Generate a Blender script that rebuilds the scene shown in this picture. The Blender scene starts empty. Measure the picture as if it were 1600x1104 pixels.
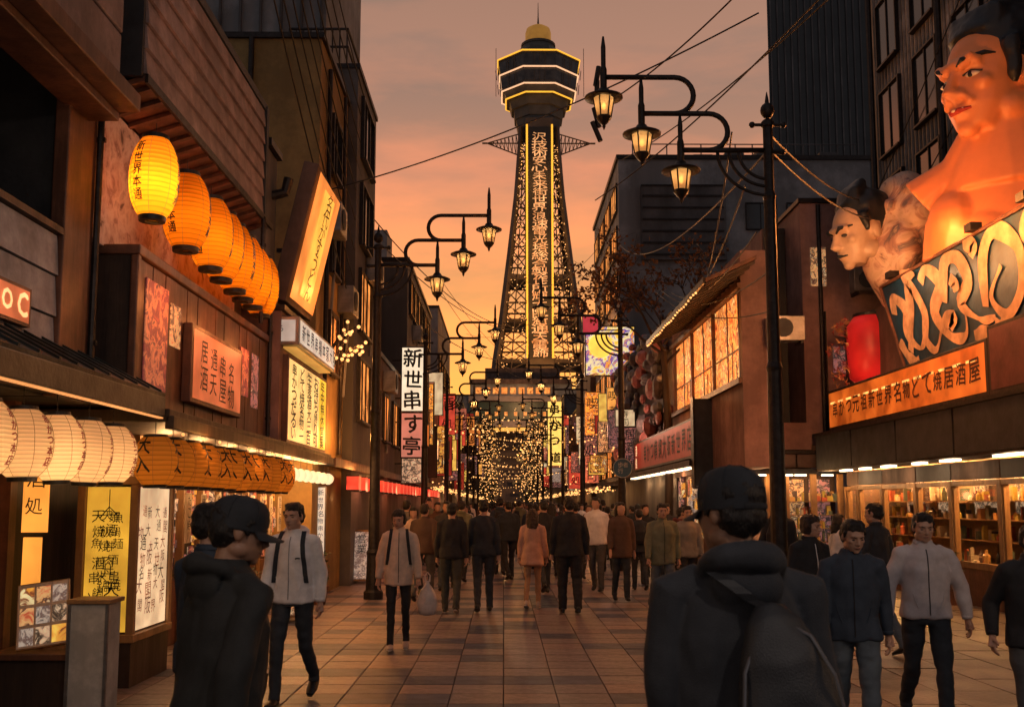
import bpy, bmesh, math, random
import numpy as np
from mathutils import Vector, Matrix, Euler, noise
R = math.radians
random.seed(7)
SC = bpy.context.scene
COL = SC.collection

# ------------------------------------------------------------------ camera, sky, sun, exposure
cam_d = bpy.data.cameras.new('camera'); cam = bpy.data.objects.new('camera', cam_d); COL.objects.link(cam)
cam_d.sensor_width = 36; cam_d.lens = 36.0; cam_d.shift_y = 54.5/1600
cam_d.clip_start = 0.05; cam_d.clip_end = 3000
cam.location = (0, 0, 1.65); cam.rotation_euler = (R(90+6.4), 0, -math.atan(13/1600))
cam_d.dof.use_dof = True; cam_d.dof.focus_distance = 17; cam_d.dof.aperture_fstop = 6.3
SC.camera = cam
w = bpy.data.worlds.new('World'); SC.world = w; w.use_nodes = True
nt = w.node_tree; nt.nodes.clear()
def wn(t, **k):
    n = nt.nodes.new(t)
    for a, b in k.items(): setattr(n, a, b)
    return n
L = nt.links.new
tc = wn('ShaderNodeTexCoord'); sep = wn('ShaderNodeSeparateXYZ'); L(tc.outputs['Generated'], sep.inputs[0])
ramp = wn('ShaderNodeValToRGB'); L(sep.outputs['Z'], ramp.inputs[0])
el = ramp.color_ramp.elements
stops = [(0.0, (.96,.48,.08)), (.10, (.92,.45,.085)), (.15, (.84,.36,.095)), (.21, (.66,.29,.105)), (.31, (.43,.205,.125)), (.42, (.215,.15,.122)), (.6, (.13,.105,.095)), (1.0, (.12,.09,.09))]
el[0].position = 0; el[0].color = stops[0][1]+(1,); el[1].position = 1; el[1].color = stops[-1][1]+(1,)
for p, c in stops[1:-1]:
    e = el.new(p); e.color = c+(1,)
# away from the sunset the sky is a duller dusk
dusk = wn('ShaderNodeValToRGB'); L(sep.outputs['Z'], dusk.inputs[0])
dusk.color_ramp.elements[0].color = (.115,.112,.118,1); dusk.color_ramp.elements[1].color = (.080,.088,.108,1)
az = wn('ShaderNodeMapRange'); L(sep.outputs['Y'], az.inputs['Value'])
az.inputs['From Min'].default_value = .05; az.inputs['From Max'].default_value = .9; az.interpolation_type = 'SMOOTHSTEP'
mx = wn('ShaderNodeMix', data_type='RGBA'); L(az.outputs[0], mx.inputs[0]); L(dusk.outputs[0], mx.inputs[6]); L(ramp.outputs[0], mx.inputs[7])
# thin streaky cloud
mp = wn('ShaderNodeMapping'); L(tc.outputs['Generated'], mp.inputs[0]); mp.inputs['Scale'].default_value = (2.6, 1.2, 9.5); mp.inputs['Rotation'].default_value = (0, R(12), 0)
nz = wn('ShaderNodeTexNoise'); L(mp.outputs[0], nz.inputs[0]); nz.inputs['Scale'].default_value = 1.6; nz.inputs['Detail'].default_value = 7; nz.inputs['Roughness'].default_value = .55
cr = wn('ShaderNodeValToRGB'); L(nz.outputs[0], cr.inputs[0])
cr.color_ramp.elements[0].position = .40; cr.color_ramp.elements[0].color = (0,0,0,1); cr.color_ramp.elements[1].position = .62; cr.color_ramp.elements[1].color = (.8,.8,.8,1)
cl = wn('ShaderNodeMix', data_type='RGBA'); L(cr.outputs[0], cl.inputs[0]); L(mx.outputs[2], cl.inputs[6])
tint = wn('ShaderNodeMix', data_type='RGBA', blend_type='MULTIPLY'); tint.inputs[0].default_value = 1; L(mx.outputs[2], tint.inputs[6]); tint.inputs[7].default_value = (1.75,1.28,1.05,1)
L(tint.outputs[2], cl.inputs[7])
bg = wn('ShaderNodeBackground'); L(cl.outputs[2], bg.inputs[0]); bg.inputs[1].default_value = 1.28
out = wn('ShaderNodeOutputWorld'); L(bg.outputs[0], out.inputs[0])
sd = bpy.data.lights.new('sun', 'SUN'); sd.energy = .5; sd.angle = R(6); sd.color = (1,.62,.36)
so = bpy.data.objects.new('sun', sd); COL.objects.link(so); so.rotation_euler = (R(-84), 0, R(4))
vs = SC.view_settings; vs.view_transform = 'Standard'; vs.look = 'None'; vs.exposure = 0; vs.gamma = 1; vs.use_curve_mapping = False
SC.cycles.use_denoising = True
SC.cycles.max_bounces = 6; SC.cycles.diffuse_bounces = 3; SC.cycles.glossy_bounces = 3; SC.cycles.transmission_bounces = 4; SC.cycles.transparent_max_bounces = 12
SC.cycles.sample_clamp_indirect = 4; SC.cycles.caustics_reflective = False; SC.cycles.caustics_refractive = False
SC.cycles.use_light_tree = True

# ------------------------------------------------------------------ materials
MATS = {}
def mat(name, col, rough=.6, metal=0, var=.25, scale=3, bump=.15, emit=0, ecol=None, grime=0, streak=False, bscale=None, spec=.5, rnd=0, coords='Object'):
    if name in MATS: return MATS[name]
    m = bpy.data.materials.new(name); m.use_nodes = True; t = m.node_tree; b = t.nodes['Principled BSDF']; MATS[name] = m
    N = lambda ty: t.nodes.new(ty); K = t.links.new
    b.inputs['Roughness'].default_value = rough; b.inputs['Metallic'].default_value = metal
    b.inputs['Specular IOR Level'].default_value = spec
    co = N('ShaderNodeTexCoord'); mpn = N('ShaderNodeMapping'); K(co.outputs[coords], mpn.inputs[0])
    if streak: mpn.inputs['Scale'].default_value = (1, 1, .12)
    n = N('ShaderNodeTexNoise'); K(mpn.outputs[0], n.inputs[0]); n.inputs['Scale'].default_value = scale; n.inputs['Detail'].default_value = 8; n.inputs['Roughness'].default_value = .62
    c1 = tuple(max(0, c*(1-var)) for c in col)+(1,); c2 = tuple(min(1, c*(1+var)) for c in col)+(1,)
    r = N('ShaderNodeValToRGB'); K(n.outputs[0], r.inputs[0]); r.color_ramp.elements[0].position = .33; r.color_ramp.elements[1].position = .67
    r.color_ramp.elements[0].color = c1; r.color_ramp.elements[1].color = c2
    cur = r.outputs[0]
    if grime:
        n2 = N('ShaderNodeTexNoise'); K(co.outputs[coords], n2.inputs[0]); n2.inputs['Scale'].default_value = scale*.37; n2.inputs['Detail'].default_value = 10; n2.inputs['Roughness'].default_value = .7
        r2 = N('ShaderNodeValToRGB'); K(n2.outputs[0], r2.inputs[0]); r2.color_ramp.elements[0].position = .45; r2.color_ramp.elements[1].position = .66
        x = N('ShaderNodeMix'); x.data_type = 'RGBA'; x.blend_type = 'MULTIPLY'; x.inputs[0].default_value = grime
        K(cur, x.inputs[6]); K(r2.outputs[0], x.inputs[7]); cur = x.outputs[2]
    if rnd:
        oi = N('ShaderNodeObjectInfo'); mr = N('ShaderNodeMapRange'); K(oi.outputs['Random'], mr.inputs[0]); mr.inputs[3].default_value = 1-rnd; mr.inputs[4].default_value = 1+rnd
        x = N('ShaderNodeVectorMath'); x.operation = 'SCALE'; K(cur, x.inputs[0]); K(mr.outputs[0], x.inputs['Scale']); cur = x.outputs[0]
    K(cur, b.inputs['Base Color'])
    rr = N('ShaderNodeMapRange'); K(n.outputs[0], rr.inputs[0]); rr.inputs[3].default_value = min(1, rough*1.25); rr.inputs[4].default_value = rough*.75; K(rr.outputs[0], b.inputs['Roughness'])
    if bump:
        n3 = N('ShaderNodeTexNoise'); K(mpn.outputs[0], n3.inputs[0]); n3.inputs['Scale'].default_value = bscale or scale*6; n3.inputs['Detail'].default_value = 6
        bp = N('ShaderNodeBump'); bp.inputs['Strength'].default_value = min(1, bump*2); bp.inputs['Distance'].default_value = .01; K(n3.outputs[0], bp.inputs['Height']); K(bp.outputs[0], b.inputs['Normal'])
    if emit:
        b.inputs['Emission Color'].default_value = (ecol or col)+(1,) if len(ecol or col) == 3 else (ecol or col)
        b.inputs['Emission Strength'].default_value = emit
    return m
def glow(name, col, strength, var=.2, scale=2.5, stretch=(1,1,1)):
    """a back-lit face: tubes behind it make it a little uneven"""
    if name in MATS: return MATS[name]
    m = bpy.data.materials.new(name); m.use_nodes = True; t = m.node_tree; b = t.nodes['Principled BSDF']; MATS[name] = m
    N = lambda ty: t.nodes.new(ty); K = t.links.new
    b.inputs['Base Color'].default_value = tuple(c*.5 for c in col)+(1,); b.inputs['Roughness'].default_value = .45
    co = N('ShaderNodeTexCoord'); mp_ = N('ShaderNodeMapping'); K(co.outputs['Object'], mp_.inputs[0]); mp_.inputs['Scale'].default_value = stretch
    n = N('ShaderNodeTexNoise'); K(mp_.outputs[0], n.inputs[0]); n.inputs['Scale'].default_value = scale; n.inputs['Detail'].default_value = 5
    mr = N('ShaderNodeMapRange'); K(n.outputs[0], mr.inputs[0]); mr.inputs[1].default_value = .3; mr.inputs[2].default_value = .7; mr.inputs[3].default_value = strength*(1-var); mr.inputs[4].default_value = strength*(1+var)
    b.inputs['Emission Color'].default_value = col+(1,); K(mr.outputs[0], b.inputs['Emission Strength'])
    return m
def paper(name, col, glowc, g):
    """lantern paper: lets the bulb inside shine through, ribs as fine bump"""
    m = bpy.data.materials.new(name); m.use_nodes = True; t = m.node_tree; t.nodes.clear(); MATS[name] = m
    N = lambda ty: t.nodes.new(ty); K = t.links.new
    o = N('ShaderNodeOutputMaterial'); tr = N('ShaderNodeBsdfTranslucent'); df = N('ShaderNodeBsdfDiffuse'); em = N('ShaderNodeEmission')
    co = N('ShaderNodeTexCoord'); wv = N('ShaderNodeTexWave'); wv.bands_direction = 'Z'; wv.inputs['Scale'].default_value = 11 if 'white' in name else 7; wv.inputs['Distortion'].default_value = .15
    K(co.outputs['Object'], wv.inputs[0])
    mr = N('ShaderNodeMapRange'); K(wv.outputs[1], mr.inputs[0]); mr.inputs[1].default_value = 0; mr.inputs[2].default_value = .35; mr.inputs[3].default_value = .68; mr.inputs[4].default_value = 1
    sc = N('ShaderNodeVectorMath'); sc.operation = 'SCALE'; sc.inputs[0].default_value = col; K(mr.outputs[0], sc.inputs['Scale'])
    bp = N('ShaderNodeBump'); bp.inputs['Strength'].default_value = .5; bp.inputs['Distance'].default_value = .01; K(wv.outputs[1], bp.inputs['Height'])
    for s in (tr, df): K(sc.outputs[0], s.inputs['Color']); K(bp.outputs[0], s.inputs['Normal'])
    m1 = N('ShaderNodeMixShader'); m1.inputs[0].default_value = .35; K(tr.outputs[0], m1.inputs[1]); K(df.outputs[0], m1.inputs[2])
    em.inputs[0].default_value = glowc+(1,); em.inputs[1].default_value = g
    ad = N('ShaderNodeAddShader'); K(m1.outputs[0], ad.inputs[0]); K(em.outputs[0], ad.inputs[1]); K(ad.outputs[0], o.inputs[0])
    return m
def picture(name, cols, scale=4, emit=0, seed=0, bg=None, dist=1.2):
    """flat print: a blotchy many-coloured printed picture, self-glowing when emit is set"""
    if name in MATS: return MATS[name]
    m = bpy.data.materials.new(name); m.use_nodes = True; t = m.node_tree; b = t.nodes['Principled BSDF']; MATS[name] = m
    N = lambda ty: t.nodes.new(ty); K = t.links.new
    co = N('ShaderNodeTexCoord'); mp_ = N('ShaderNodeMapping'); K(co.outputs['Object'], mp_.inputs[0]); mp_.inputs['Location'].default_value = (seed*3.1, seed*1.7, seed*.9)
    n = N('ShaderNodeTexNoise'); K(mp_.outputs[0], n.inputs[0]); n.inputs['Scale'].default_value = scale; n.inputs['Detail'].default_value = 4; n.inputs['Distortion'].default_value = dist; n.inputs['Roughness'].default_value = .6
    r = N('ShaderNodeValToRGB'); K(n.outputs[0], r.inputs[0]); r.color_ramp.interpolation = 'EASE'
    k = len(cols); e = r.color_ramp.elements
    e[0].position = .3; e[0].color = cols[0]+(1,); e[1].position = .7; e[1].color = cols[-1]+(1,)
    for i in range(1, k-1):
        q = e.new(.3+.4*i/(k-1)); q.color = cols[i]+(1,)
    K(r.outputs[0], b.inputs['Base Color']); b.inputs['Roughness'].default_value = .5
    if emit: K(r.outputs[0], b.inputs['Emission Color']); b.inputs['Emission Strength'].default_value = emit
    return m

# ------------------------------------------------------------------ mesh helpers
class MB:
    def __init__(s): s.v = []; s.f = []; s.m = []; s.mi = 0; s.sm = []; s.smooth = False
    def add(s, vs, fs):
        o = len(s.v); s.v += [tuple(v) for v in vs]
        for f in fs: s.f.append(tuple(i+o for i in f)); s.m.append(s.mi); s.sm.append(s.smooth)
        return s
    def box(s, x0, x1, y0, y1, z0, z1):
        if x0 > x1: x0, x1 = x1, x0
        if y0 > y1: y0, y1 = y1, y0
        if z0 > z1: z0, z1 = z1, z0
        return s.add([(x0,y0,z0),(x1,y0,z0),(x1,y1,z0),(x0,y1,z0),(x0,y0,z1),(x1,y0,z1),(x1,y1,z1),(x0,y1,z1)],
                     [(0,3,2,1),(4,5,6,7),(0,1,5,4),(1,2,6,5),(2,3,7,6),(3,0,4,7)])
    def hexa(s, p):   # 8 points, bottom loop then top loop
        return s.add(p, [(0,3,2,1),(4,5,6,7),(0,1,5,4),(1,2,6,5),(2,3,7,6),(3,0,4,7)])
    def quad(s, a, b, c, d): return s.add([a,b,c,d], [(0,1,2,3)])
    def slab(s, a, b, c, d, n, t):   # quad thickened along n by t
        n = Vector(n).normalized()*t; P = [Vector(q) for q in (a,b,c,d)]
        return s.hexa([tuple(q) for q in P]+[tuple(q+n) for q in P])
    def tube(s, pts, rad, n=8, closed=False, cap=True):
        P = [Vector(p) for p in pts]; k = len(P)
        if not isinstance(rad, (list, tuple)): rad = [rad]*k
        ref = Vector((0,0,1)); vs = []; fs = []
        prev = None
        for i in range(k):
            if closed: d = P[(i+1)%k]-P[i-1]
            else: d = P[min(i+1,k-1)]-P[max(i-1,0)]
            if d.length < 1e-9: d = Vector((0,0,1))
            d.normalize()
            if prev is None:
                a = ref if abs(d.dot(ref)) < .9 else Vector((0,1,0))
                u = d.cross(a).normalized()
            else:
                u = (prev-d*prev.dot(d)); u = u.normalized() if u.length > 1e-6 else d.cross(Vector((0,1,0))).normalized()
            prev = u; v = d.cross(u)
            r = rad[i]; rx, ry = r if isinstance(r, (list, tuple)) else (r, r)
            for j in range(n):
                a = 2*math.pi*j/n; vs.append(tuple(P[i]+u*math.cos(a)*rx+v*math.sin(a)*ry))
        for i in range(k if closed else k-1):
            for j in range(n):
                a = i*n+j; b = i*n+(j+1)%n; c = ((i+1)%k)*n+(j+1)%n; e = ((i+1)%k)*n+j
                fs.append((a,b,c,e))
        if cap and not closed: fs.append(tuple(range(n-1,-1,-1))); fs.append(tuple((k-1)*n+j for j in range(n)))
        return s.add(vs, fs)
    def lathe(s, prof, c=(0,0,0), n=12, a0=0, a1=2*math.pi, cap=False):
        full = abs(a1-a0-2*math.pi) < 1e-6; m = n if full else n+1; vs = []; fs = []
        for r, z in prof:
            for j in range(m):
                a = a0+(a1-a0)*j/n; vs.append((c[0]+r*math.cos(a), c[1]+r*math.sin(a), c[2]+z))
        for i in range(len(prof)-1):
            for j in range(n):
                b = (j+1)%m; fs.append((i*m+j, i*m+b, (i+1)*m+b, (i+1)*m+j))
        if cap: fs.append(tuple(range(m-1,-1,-1))); fs.append(tuple((len(prof)-1)*m+j for j in range(m)))
        return s.add(vs, fs)
    def ball(s, c, r, n=10, k=6):
        rx, ry, rz = r if isinstance(r, (list, tuple)) else (r,r,r)
        vs = [(c[0],c[1],c[2]-rz)]; fs = []
        for i in range(1, k):
            t = math.pi*i/k
            for j in range(n):
                a = 2*math.pi*j/n; vs.append((c[0]+rx*math.sin(t)*math.cos(a), c[1]+ry*math.sin(t)*math.sin(a), c[2]-rz*math.cos(t)))
        vs.append((c[0],c[1],c[2]+rz)); T = len(vs)-1
        for j in range(n): fs.append((0, 1+(j+1)%n, 1+j))
        for i in range(k-2):
            for j in range(n): fs.append((1+i*n+j, 1+i*n+(j+1)%n, 1+(i+1)*n+(j+1)%n, 1+(i+1)*n+j))
        for j in range(n): fs.append((T, 1+(k-2)*n+j, 1+(k-2)*n+(j+1)%n))
        return s.add(vs, fs)
    def merge(s, o):
        k = len(s.v); s.v += o.v; s.f += [tuple(i+k for i in f) for f in o.f]; s.m += o.m; s.sm += o.sm; return s
    def xf(s, M):
        s.v = [tuple(M @ Vector(v)) for v in s.v]; return s
    def mesh(s, name, mats, off=None):
        me = bpy.data.meshes.new(name)
        vs = s.v if off is None else [(v[0]-off[0], v[1]-off[1], v[2]-off[2]) for v in s.v]
        me.from_pydata(vs, [], s.f)
        for m in (mats if isinstance(mats, (list, tuple)) else [mats]): me.materials.append(m)
        me.polygons.foreach_set('material_index', s.m); me.polygons.foreach_set('use_smooth', s.sm)
        me.update(); return me
    def build(s, name, mats, parent=None, smooth=False, bevel=0):
        off = None
        if parent is not None: off = rootloc(parent)
        if smooth: s.sm = [True]*len(s.f)
        me = s.mesh(name, mats, off)
        o = bpy.data.objects.new(name, me); COL.objects.link(o)
        if parent is not None: o.parent = parent
        if bevel:
            b = o.modifiers.new('bevel', 'BEVEL'); b.width = bevel; b.segments = 2; b.limit_method = 'ANGLE'
        return o
def rootloc(o):
    p = Vector((0,0,0))
    while o is not None: p += o.location; o = o.parent
    return tuple(p)
def tag(o, label=None, cat=None, group=None, kind=None):
    if label: o['label'] = label
    if cat: o['category'] = cat
    if group: o['group'] = group
    if kind: o['kind'] = kind
    return o
def thing(name, loc, label, cat, group=None, rz=0):
    o = bpy.data.objects.new(name, None); COL.objects.link(o); o.location = loc; o.rotation_euler = (0,0,rz); o.empty_display_size = .2
    return tag(o, label, cat, group)
def copy_tree(o, parent=None):
    c = o.copy(); COL.objects.link(c)
    if parent is not None: c.parent = parent
    for ch in list(o.children): copy_tree(ch, c)
    return c
def lamp(name, loc, energy, col=(1,.62,.28), size=.1, parent=None, kind='POINT', rot=None, sy=None, spot=None):
    d = bpy.data.lights.new(name, kind); d.energy = energy; d.color = col
    if kind == 'AREA': d.shape = 'RECTANGLE'; d.size = size; d.size_y = sy or size
    else: d.shadow_soft_size = size
    if spot: d.spot_size = spot; d.spot_blend = .6
    o = bpy.data.objects.new(name, d); COL.objects.link(o)
    if parent is not None:
        o.parent = parent; q = rootloc(parent); o.location = (loc[0]-q[0], loc[1]-q[1], loc[2]-q[2])
    else: o.location = loc
    if rot: o.rotation_euler = rot
    return o
# glyphs ------------------------------------------------------------------
GL = {}; GR = random.Random(99)
def glyph(ch):
    if ch in GL: return GL[ch]
    c = bpy.data.curves.new('g', 'FONT'); c.body = ch; c.size = 1; c.resolution_u = 2
    o = bpy.data.objects.new('g', c); COL.objects.link(o)
    bpy.context.view_layer.update()
    me = bpy.data.meshes.new_from_object(o.evaluated_get(bpy.context.evaluated_depsgraph_get()))
    vs = [tuple(v.co) for v in me.vertices]; fs = [tuple(p.vertices) for p in me.polygons]
    bpy.data.objects.remove(o); bpy.data.curves.remove(c); bpy.data.meshes.remove(me)
    if vs:
        xs = [v[0] for v in vs]; ys = [v[1] for v in vs]; cx = (min(xs)+max(xs))/2; cy = (min(ys)+max(ys))/2
        k = 1/max(max(xs)-min(xs), max(ys)-min(ys), 1e-6)
        vs = [((v[0]-cx)*k, (v[1]-cy)*k) for v in vs]
    GL[ch] = (vs, fs); return GL[ch]
def write(mb, text, o, u, v, size, step, vertical=True, n=None, lift=.004, sx=1.0, bold=0):
    """glyphs centred on points from o along u (right) and v (up); o = centre of the first glyph"""
    o = Vector(o); u0 = Vector(u).normalized(); v0 = Vector(v).normalized(); nn = u0.cross(v0)*lift
    for i, ch in enumerate(text):
        if ch == ' ': continue
        c = o+(v0*(-step*i) if vertical else u0*(step*i))+nn
        g, f = glyph(ch); a_ = GR.uniform(-.07,.07); k_ = GR.uniform(.88,1.1); u = (u0*math.cos(a_)+v0*math.sin(a_))*k_; v = (v0*math.cos(a_+GR.uniform(-.05,.05))-u0*math.sin(a_))*k_; c = c+u0*size*GR.uniform(-.05,.05)
        mb.add([tuple(c+u*(a*size*sx)+v*(b*size)) for a, b in g], f)
        if bold:
            for dx, dy in ((bold,0),(0,bold)):
                mb.add([tuple(c+nn*.15*(1 if dx else 2)+u*(a*size*sx+dx)+v*(b*size+dy)) for a, b in g], f)
    return mb
# ------------------------------------------------------------------ palette
M = {}
M['paver'] = mat('paver', (.25,.195,.19), rough=.38, spec=.34, var=.2, scale=16, bump=.35, grime=.35, rnd=.16, bscale=60)
M['paver_blue'] = mat('paver_blue', (.05,.068,.12), rough=.4, spec=.25, var=.2, scale=5, bump=.35, grime=.25, rnd=.2, bscale=60)
M['paver_tan'] = mat('paver_tan', (.30,.205,.185), rough=.38, spec=.34, var=.2, scale=16, bump=.35, grime=.35, rnd=.16, bscale=60)
M['plaza'] = mat('plaza_stone', (.27,.21,.16), rough=.33, var=.25, scale=2.2, bump=.45, grime=.55, rnd=.14, bscale=26)
M['joint'] = mat('joint', (.035,.028,.025), rough=.9, scale=20)
M['asphalt'] = mat('far_ground', (.13,.09,.075), rough=.6, scale=4, grime=.3)
M['darkwood'] = mat('dark_wood', (.05,.027,.017), rough=.6, var=.45, scale=7, streak=True, grime=.4)
M['redwood'] = mat('red_wood', (.19,.075,.04), rough=.5, var=.4, scale=6, streak=True, grime=.5)
M['goldwood'] = mat('honey_wood', (.36,.19,.075), rough=.42, var=.3, scale=6, streak=True, grime=.3)
M['teal'] = mat('teal_metal', (.05,.062,.062), rough=.45, metal=.3, var=.35, scale=5, grime=.5)
M['clap'] = mat('grey_board', (.34,.34,.37), rough=.65, var=.22, scale=5, grime=.4, rnd=.08)
M['pinkboard'] = mat('pink_brown_board', (.44,.30,.27), rough=.6, var=.25, scale=3, grime=.55, rnd=.1)
M['charcoal'] = mat('charcoal_panel', (.03,.03,.033), rough=.6, var=.3, scale=4)
M['iron'] = mat('dark_iron', (.035,.028,.026), rough=.45, metal=.55, var=.4, scale=14, grime=.3)
M['ochre'] = mat('ochre_plaster', (.44,.27,.09), rough=.8, var=.18, scale=1.2, grime=.5, streak=True)
M['pinkwall'] = mat('pink_plaster', (.38,.22,.19), rough=.8, var=.2, scale=1.6, grime=.5, streak=True)
M['brownwall'] = mat('brown_plaster', (.17,.10,.075), rough=.75, var=.3, scale=2, grime=.5, streak=True)
M['greywall'] = mat('grey_plaster', (.36,.36,.37), rough=.8, var=.2, scale=.8, grime=.55, streak=True)
M['greydark'] = mat('dark_grey_wall', (.13,.12,.12), rough=.7, var=.3, scale=.9, grime=.5, streak=True)
M['corr'] = mat('corrugated_grey', (.36,.31,.27), rough=.55, metal=.2, var=.3, scale=1.6, grime=.65, streak=True)
M['glass_dark'] = mat('dark_glass', (.02,.022,.026), rough=.12, var=.2, scale=1, bump=0, spec=.8)
M['silver'] = mat('brushed_silver', (.45,.42,.40), rough=.35, metal=.7, var=.25, scale=3, grime=.5)
M['black'] = mat('black_paint', (.012,.011,.011), rough=.5, scale=8, bump=0)
M['ink'] = mat('ink', (.012,.01,.01), rough=.6, var=0, bump=0)
M['redink'] = mat('red_ink', (.30,.01,.01), rough=.6, var=0, bump=0)
M['mural'] = picture('faded_mural', [(.10,.045,.04), (.50,.36,.33), (.66,.52,.48), (.55,.38,.34), (.30,.16,.14), (.62,.48,.44)], scale=4.2, dist=.3)
M['g_yellow'] = glow('lit_yellow', (1,.50,.07), 1.0, var=.25)
M['g_cream'] = glow('lit_cream', (1,.74,.40), 1.05, var=.2)
M['g_white'] = glow('lit_white', (1,.80,.58), 1.0, var=.2)
M['g_silver'] = glow('lit_silver', (.95,.82,.66), .55, var=.35, scale=4)
M['g_orange'] = glow('lit_orange', (1,.30,.055), .85, var=.4, scale=1.6)
M['g_amber'] = glow('lit_amber', (1,.36,.05), 1.0, var=.35, scale=2)
M['g_pink'] = glow('lit_salmon', (1,.22,.08), .42, var=.6, scale=2)
M['g_red'] = glow('lit_red', (1,.10,.05), 1.1, var=.4)
M['g_dimred'] = glow('dim_red', (.7,.04,.03), .13, var=.5)
M['g_neon'] = glow('neon_amber', (1,.46,.04), 1.25, var=.1)
M['g_neonw'] = glow('neon_pale', (1,.55,.30), 1.1, var=.1)
M['g_bulb'] = glow('warm_bulb', (1,.46,.14), 1.8, var=.45, scale=1.3)
M['g_tubelight'] = glow('tube_light', (1,.78,.48), 7, var=.05)
M['g_winlit'] = glow('lit_window', (1,.34,.07), .7, var=.95, scale=3)
M['g_redlantern'] = glow('red_lantern_paper', (1,.07,.035), .75, var=.6, scale=5)
CLUT = [picture('glow_print_%d' % i, c, scale=s, emit=e, seed=i) for i, (c, s, e) in enumerate([
    ([(.9,.75,.5), (.75,.5,.3), (.05,.03,.02), (.8,.6,.4)], 9, .55),
    ([(.6,.12,.05), (.9,.5,.2), (.1,.03,.02), (.9,.7,.4)], 8, .5),
    ([(.95,.6,.1), (.8,.35,.05), (.2,.05,.02), (.95,.8,.4)], 7, .7),
    ([(.3,.2,.35), (.7,.3,.25), (.05,.04,.05), (.8,.55,.4)], 8, .25),
    ([(.85,.8,.7), (.2,.12,.1), (.7,.6,.5), (.05,.04,.04)], 12, .35),
    ([(.5,.1,.07), (.25,.05,.05), (.75,.25,.12), (.08,.03,.03)], 6, .3)])]  # posters and goods glow by themselves; lamplight is put into their material

# ------------------------------------------------------------------ ground
g = MB(); g.box(-400, 400, -30, 900, -.30, -.03)
tag(g.build('ground', M['asphalt']), kind='structure')
base = MB(); base.box(-4.4, 7.9, 1, 62, -.03, -.012)
pav = tag(base.build('pavement', M['joint']), kind='structure')
rt = random.Random(5)
T = .46
def tile_mesh(name, m, sx=T, sy=T, gap=.010):
    b = MB(); x = sx/2-gap/2; y = sy/2-gap/2; h = .006
    b.add([(-x,-y,-.012),(x,-y,-.012),(x,y,-.012),(-x,y,-.012),(-x,-y,-h*.4),(x,-y,-h*.4),(x,y,-h*.4),(-x,y,-h*.4),(-x+h,-y+h,0),(x-h,-y+h,0),(x-h,y-h,0),(-x+h,y-h,0)],
          [(0,1,5,4),(1,2,6,5),(2,3,7,6),(3,0,4,7),(4,5,9,8),(5,6,10,9),(6,7,11,10),(7,4,8,11),(8,9,10,11)])
    return b.mesh(name, m)
tmeshes = {k: tile_mesh('paving_slab_'+k, M[k]) for k in ('paver', 'paver_blue', 'paver_tan')}
def tile_kind(i, j):
    r = rt.random()
    if r < .22: return 'paver_blue'
    if r < .34: return 'paver_tan'
    return 'paver'
far = {k: MB() for k in tmeshes}; far_plaza = MB()
def put_far(b, x, y, sx, sy, z):
    gx = sx/2-.006; gy = sy/2-.006
    b.add([(x-gx,y-gy,-.011),(x+gx,y-gy,-.011),(x+gx,y+gy,-.011),(x-gx,y+gy,-.011),(x-gx,y-gy,z),(x+gx,y-gy,z),(x+gx,y+gy,z),(x-gx,y+gy,z)],
          [(0,1,5,4),(1,2,6,5),(2,3,7,6),(3,0,4,7),(4,5,6,7)])
ntile = 0
for j in range(15, 128):
    y = .46*j+.23; i0, i1 = -9, 7
    prev = None
    for i in range(i0, i1):
        x = T*i+T/2; k = tile_kind(i, j)
        if prev == 'paver_blue' and rt.random() < .3: k = 'paver_blue'
        prev = k
        z = rt.uniform(-.0015, .0015)
        if 17 <= j < 34 and ntile < 262:
            o = bpy.data.objects.new('paving_slab', tmeshes[k]); COL.objects.link(o); o.parent = pav; o.location = (x, y, z)
            o.rotation_euler = (rt.uniform(-.002,.002), rt.uniform(-.002,.002), math.pi*rt.randint(0,1)); ntile += 1
        else: put_far(far[k], x, y, T, T, z)
# the plaza in front of the glazed shop: longer stones
pm = tile_mesh('plaza_slab', M['plaza'], .62, 1.24, .016)
npz = 0
for i in range(8):
    for j in range(0, 48):
        x = T*7+.31+.62*i; y = 1.24*j+.62*(1+(i%2)); z = rt.uniform(-.003,.003)
        if x > 7.9: continue
        if 8 < y < 14 and npz < 36:
            o = bpy.data.objects.new('paving_slab', pm); COL.objects.link(o); o.parent = pav; o.location = (x, y, z); npz += 1
            o.rotation_euler = (rt.uniform(-.004,.004), rt.uniform(-.004,.004), math.pi*rt.randint(0,1))
        else: put_far(far_plaza, x, y, .61, 1.22, z)
for k, b in far.items(): tag(b.build('paving_slabs', M[k], pav), kind='stuff')
tag(far_plaza.build('paving_slabs', M['plaza'], pav), kind='stuff')

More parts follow.
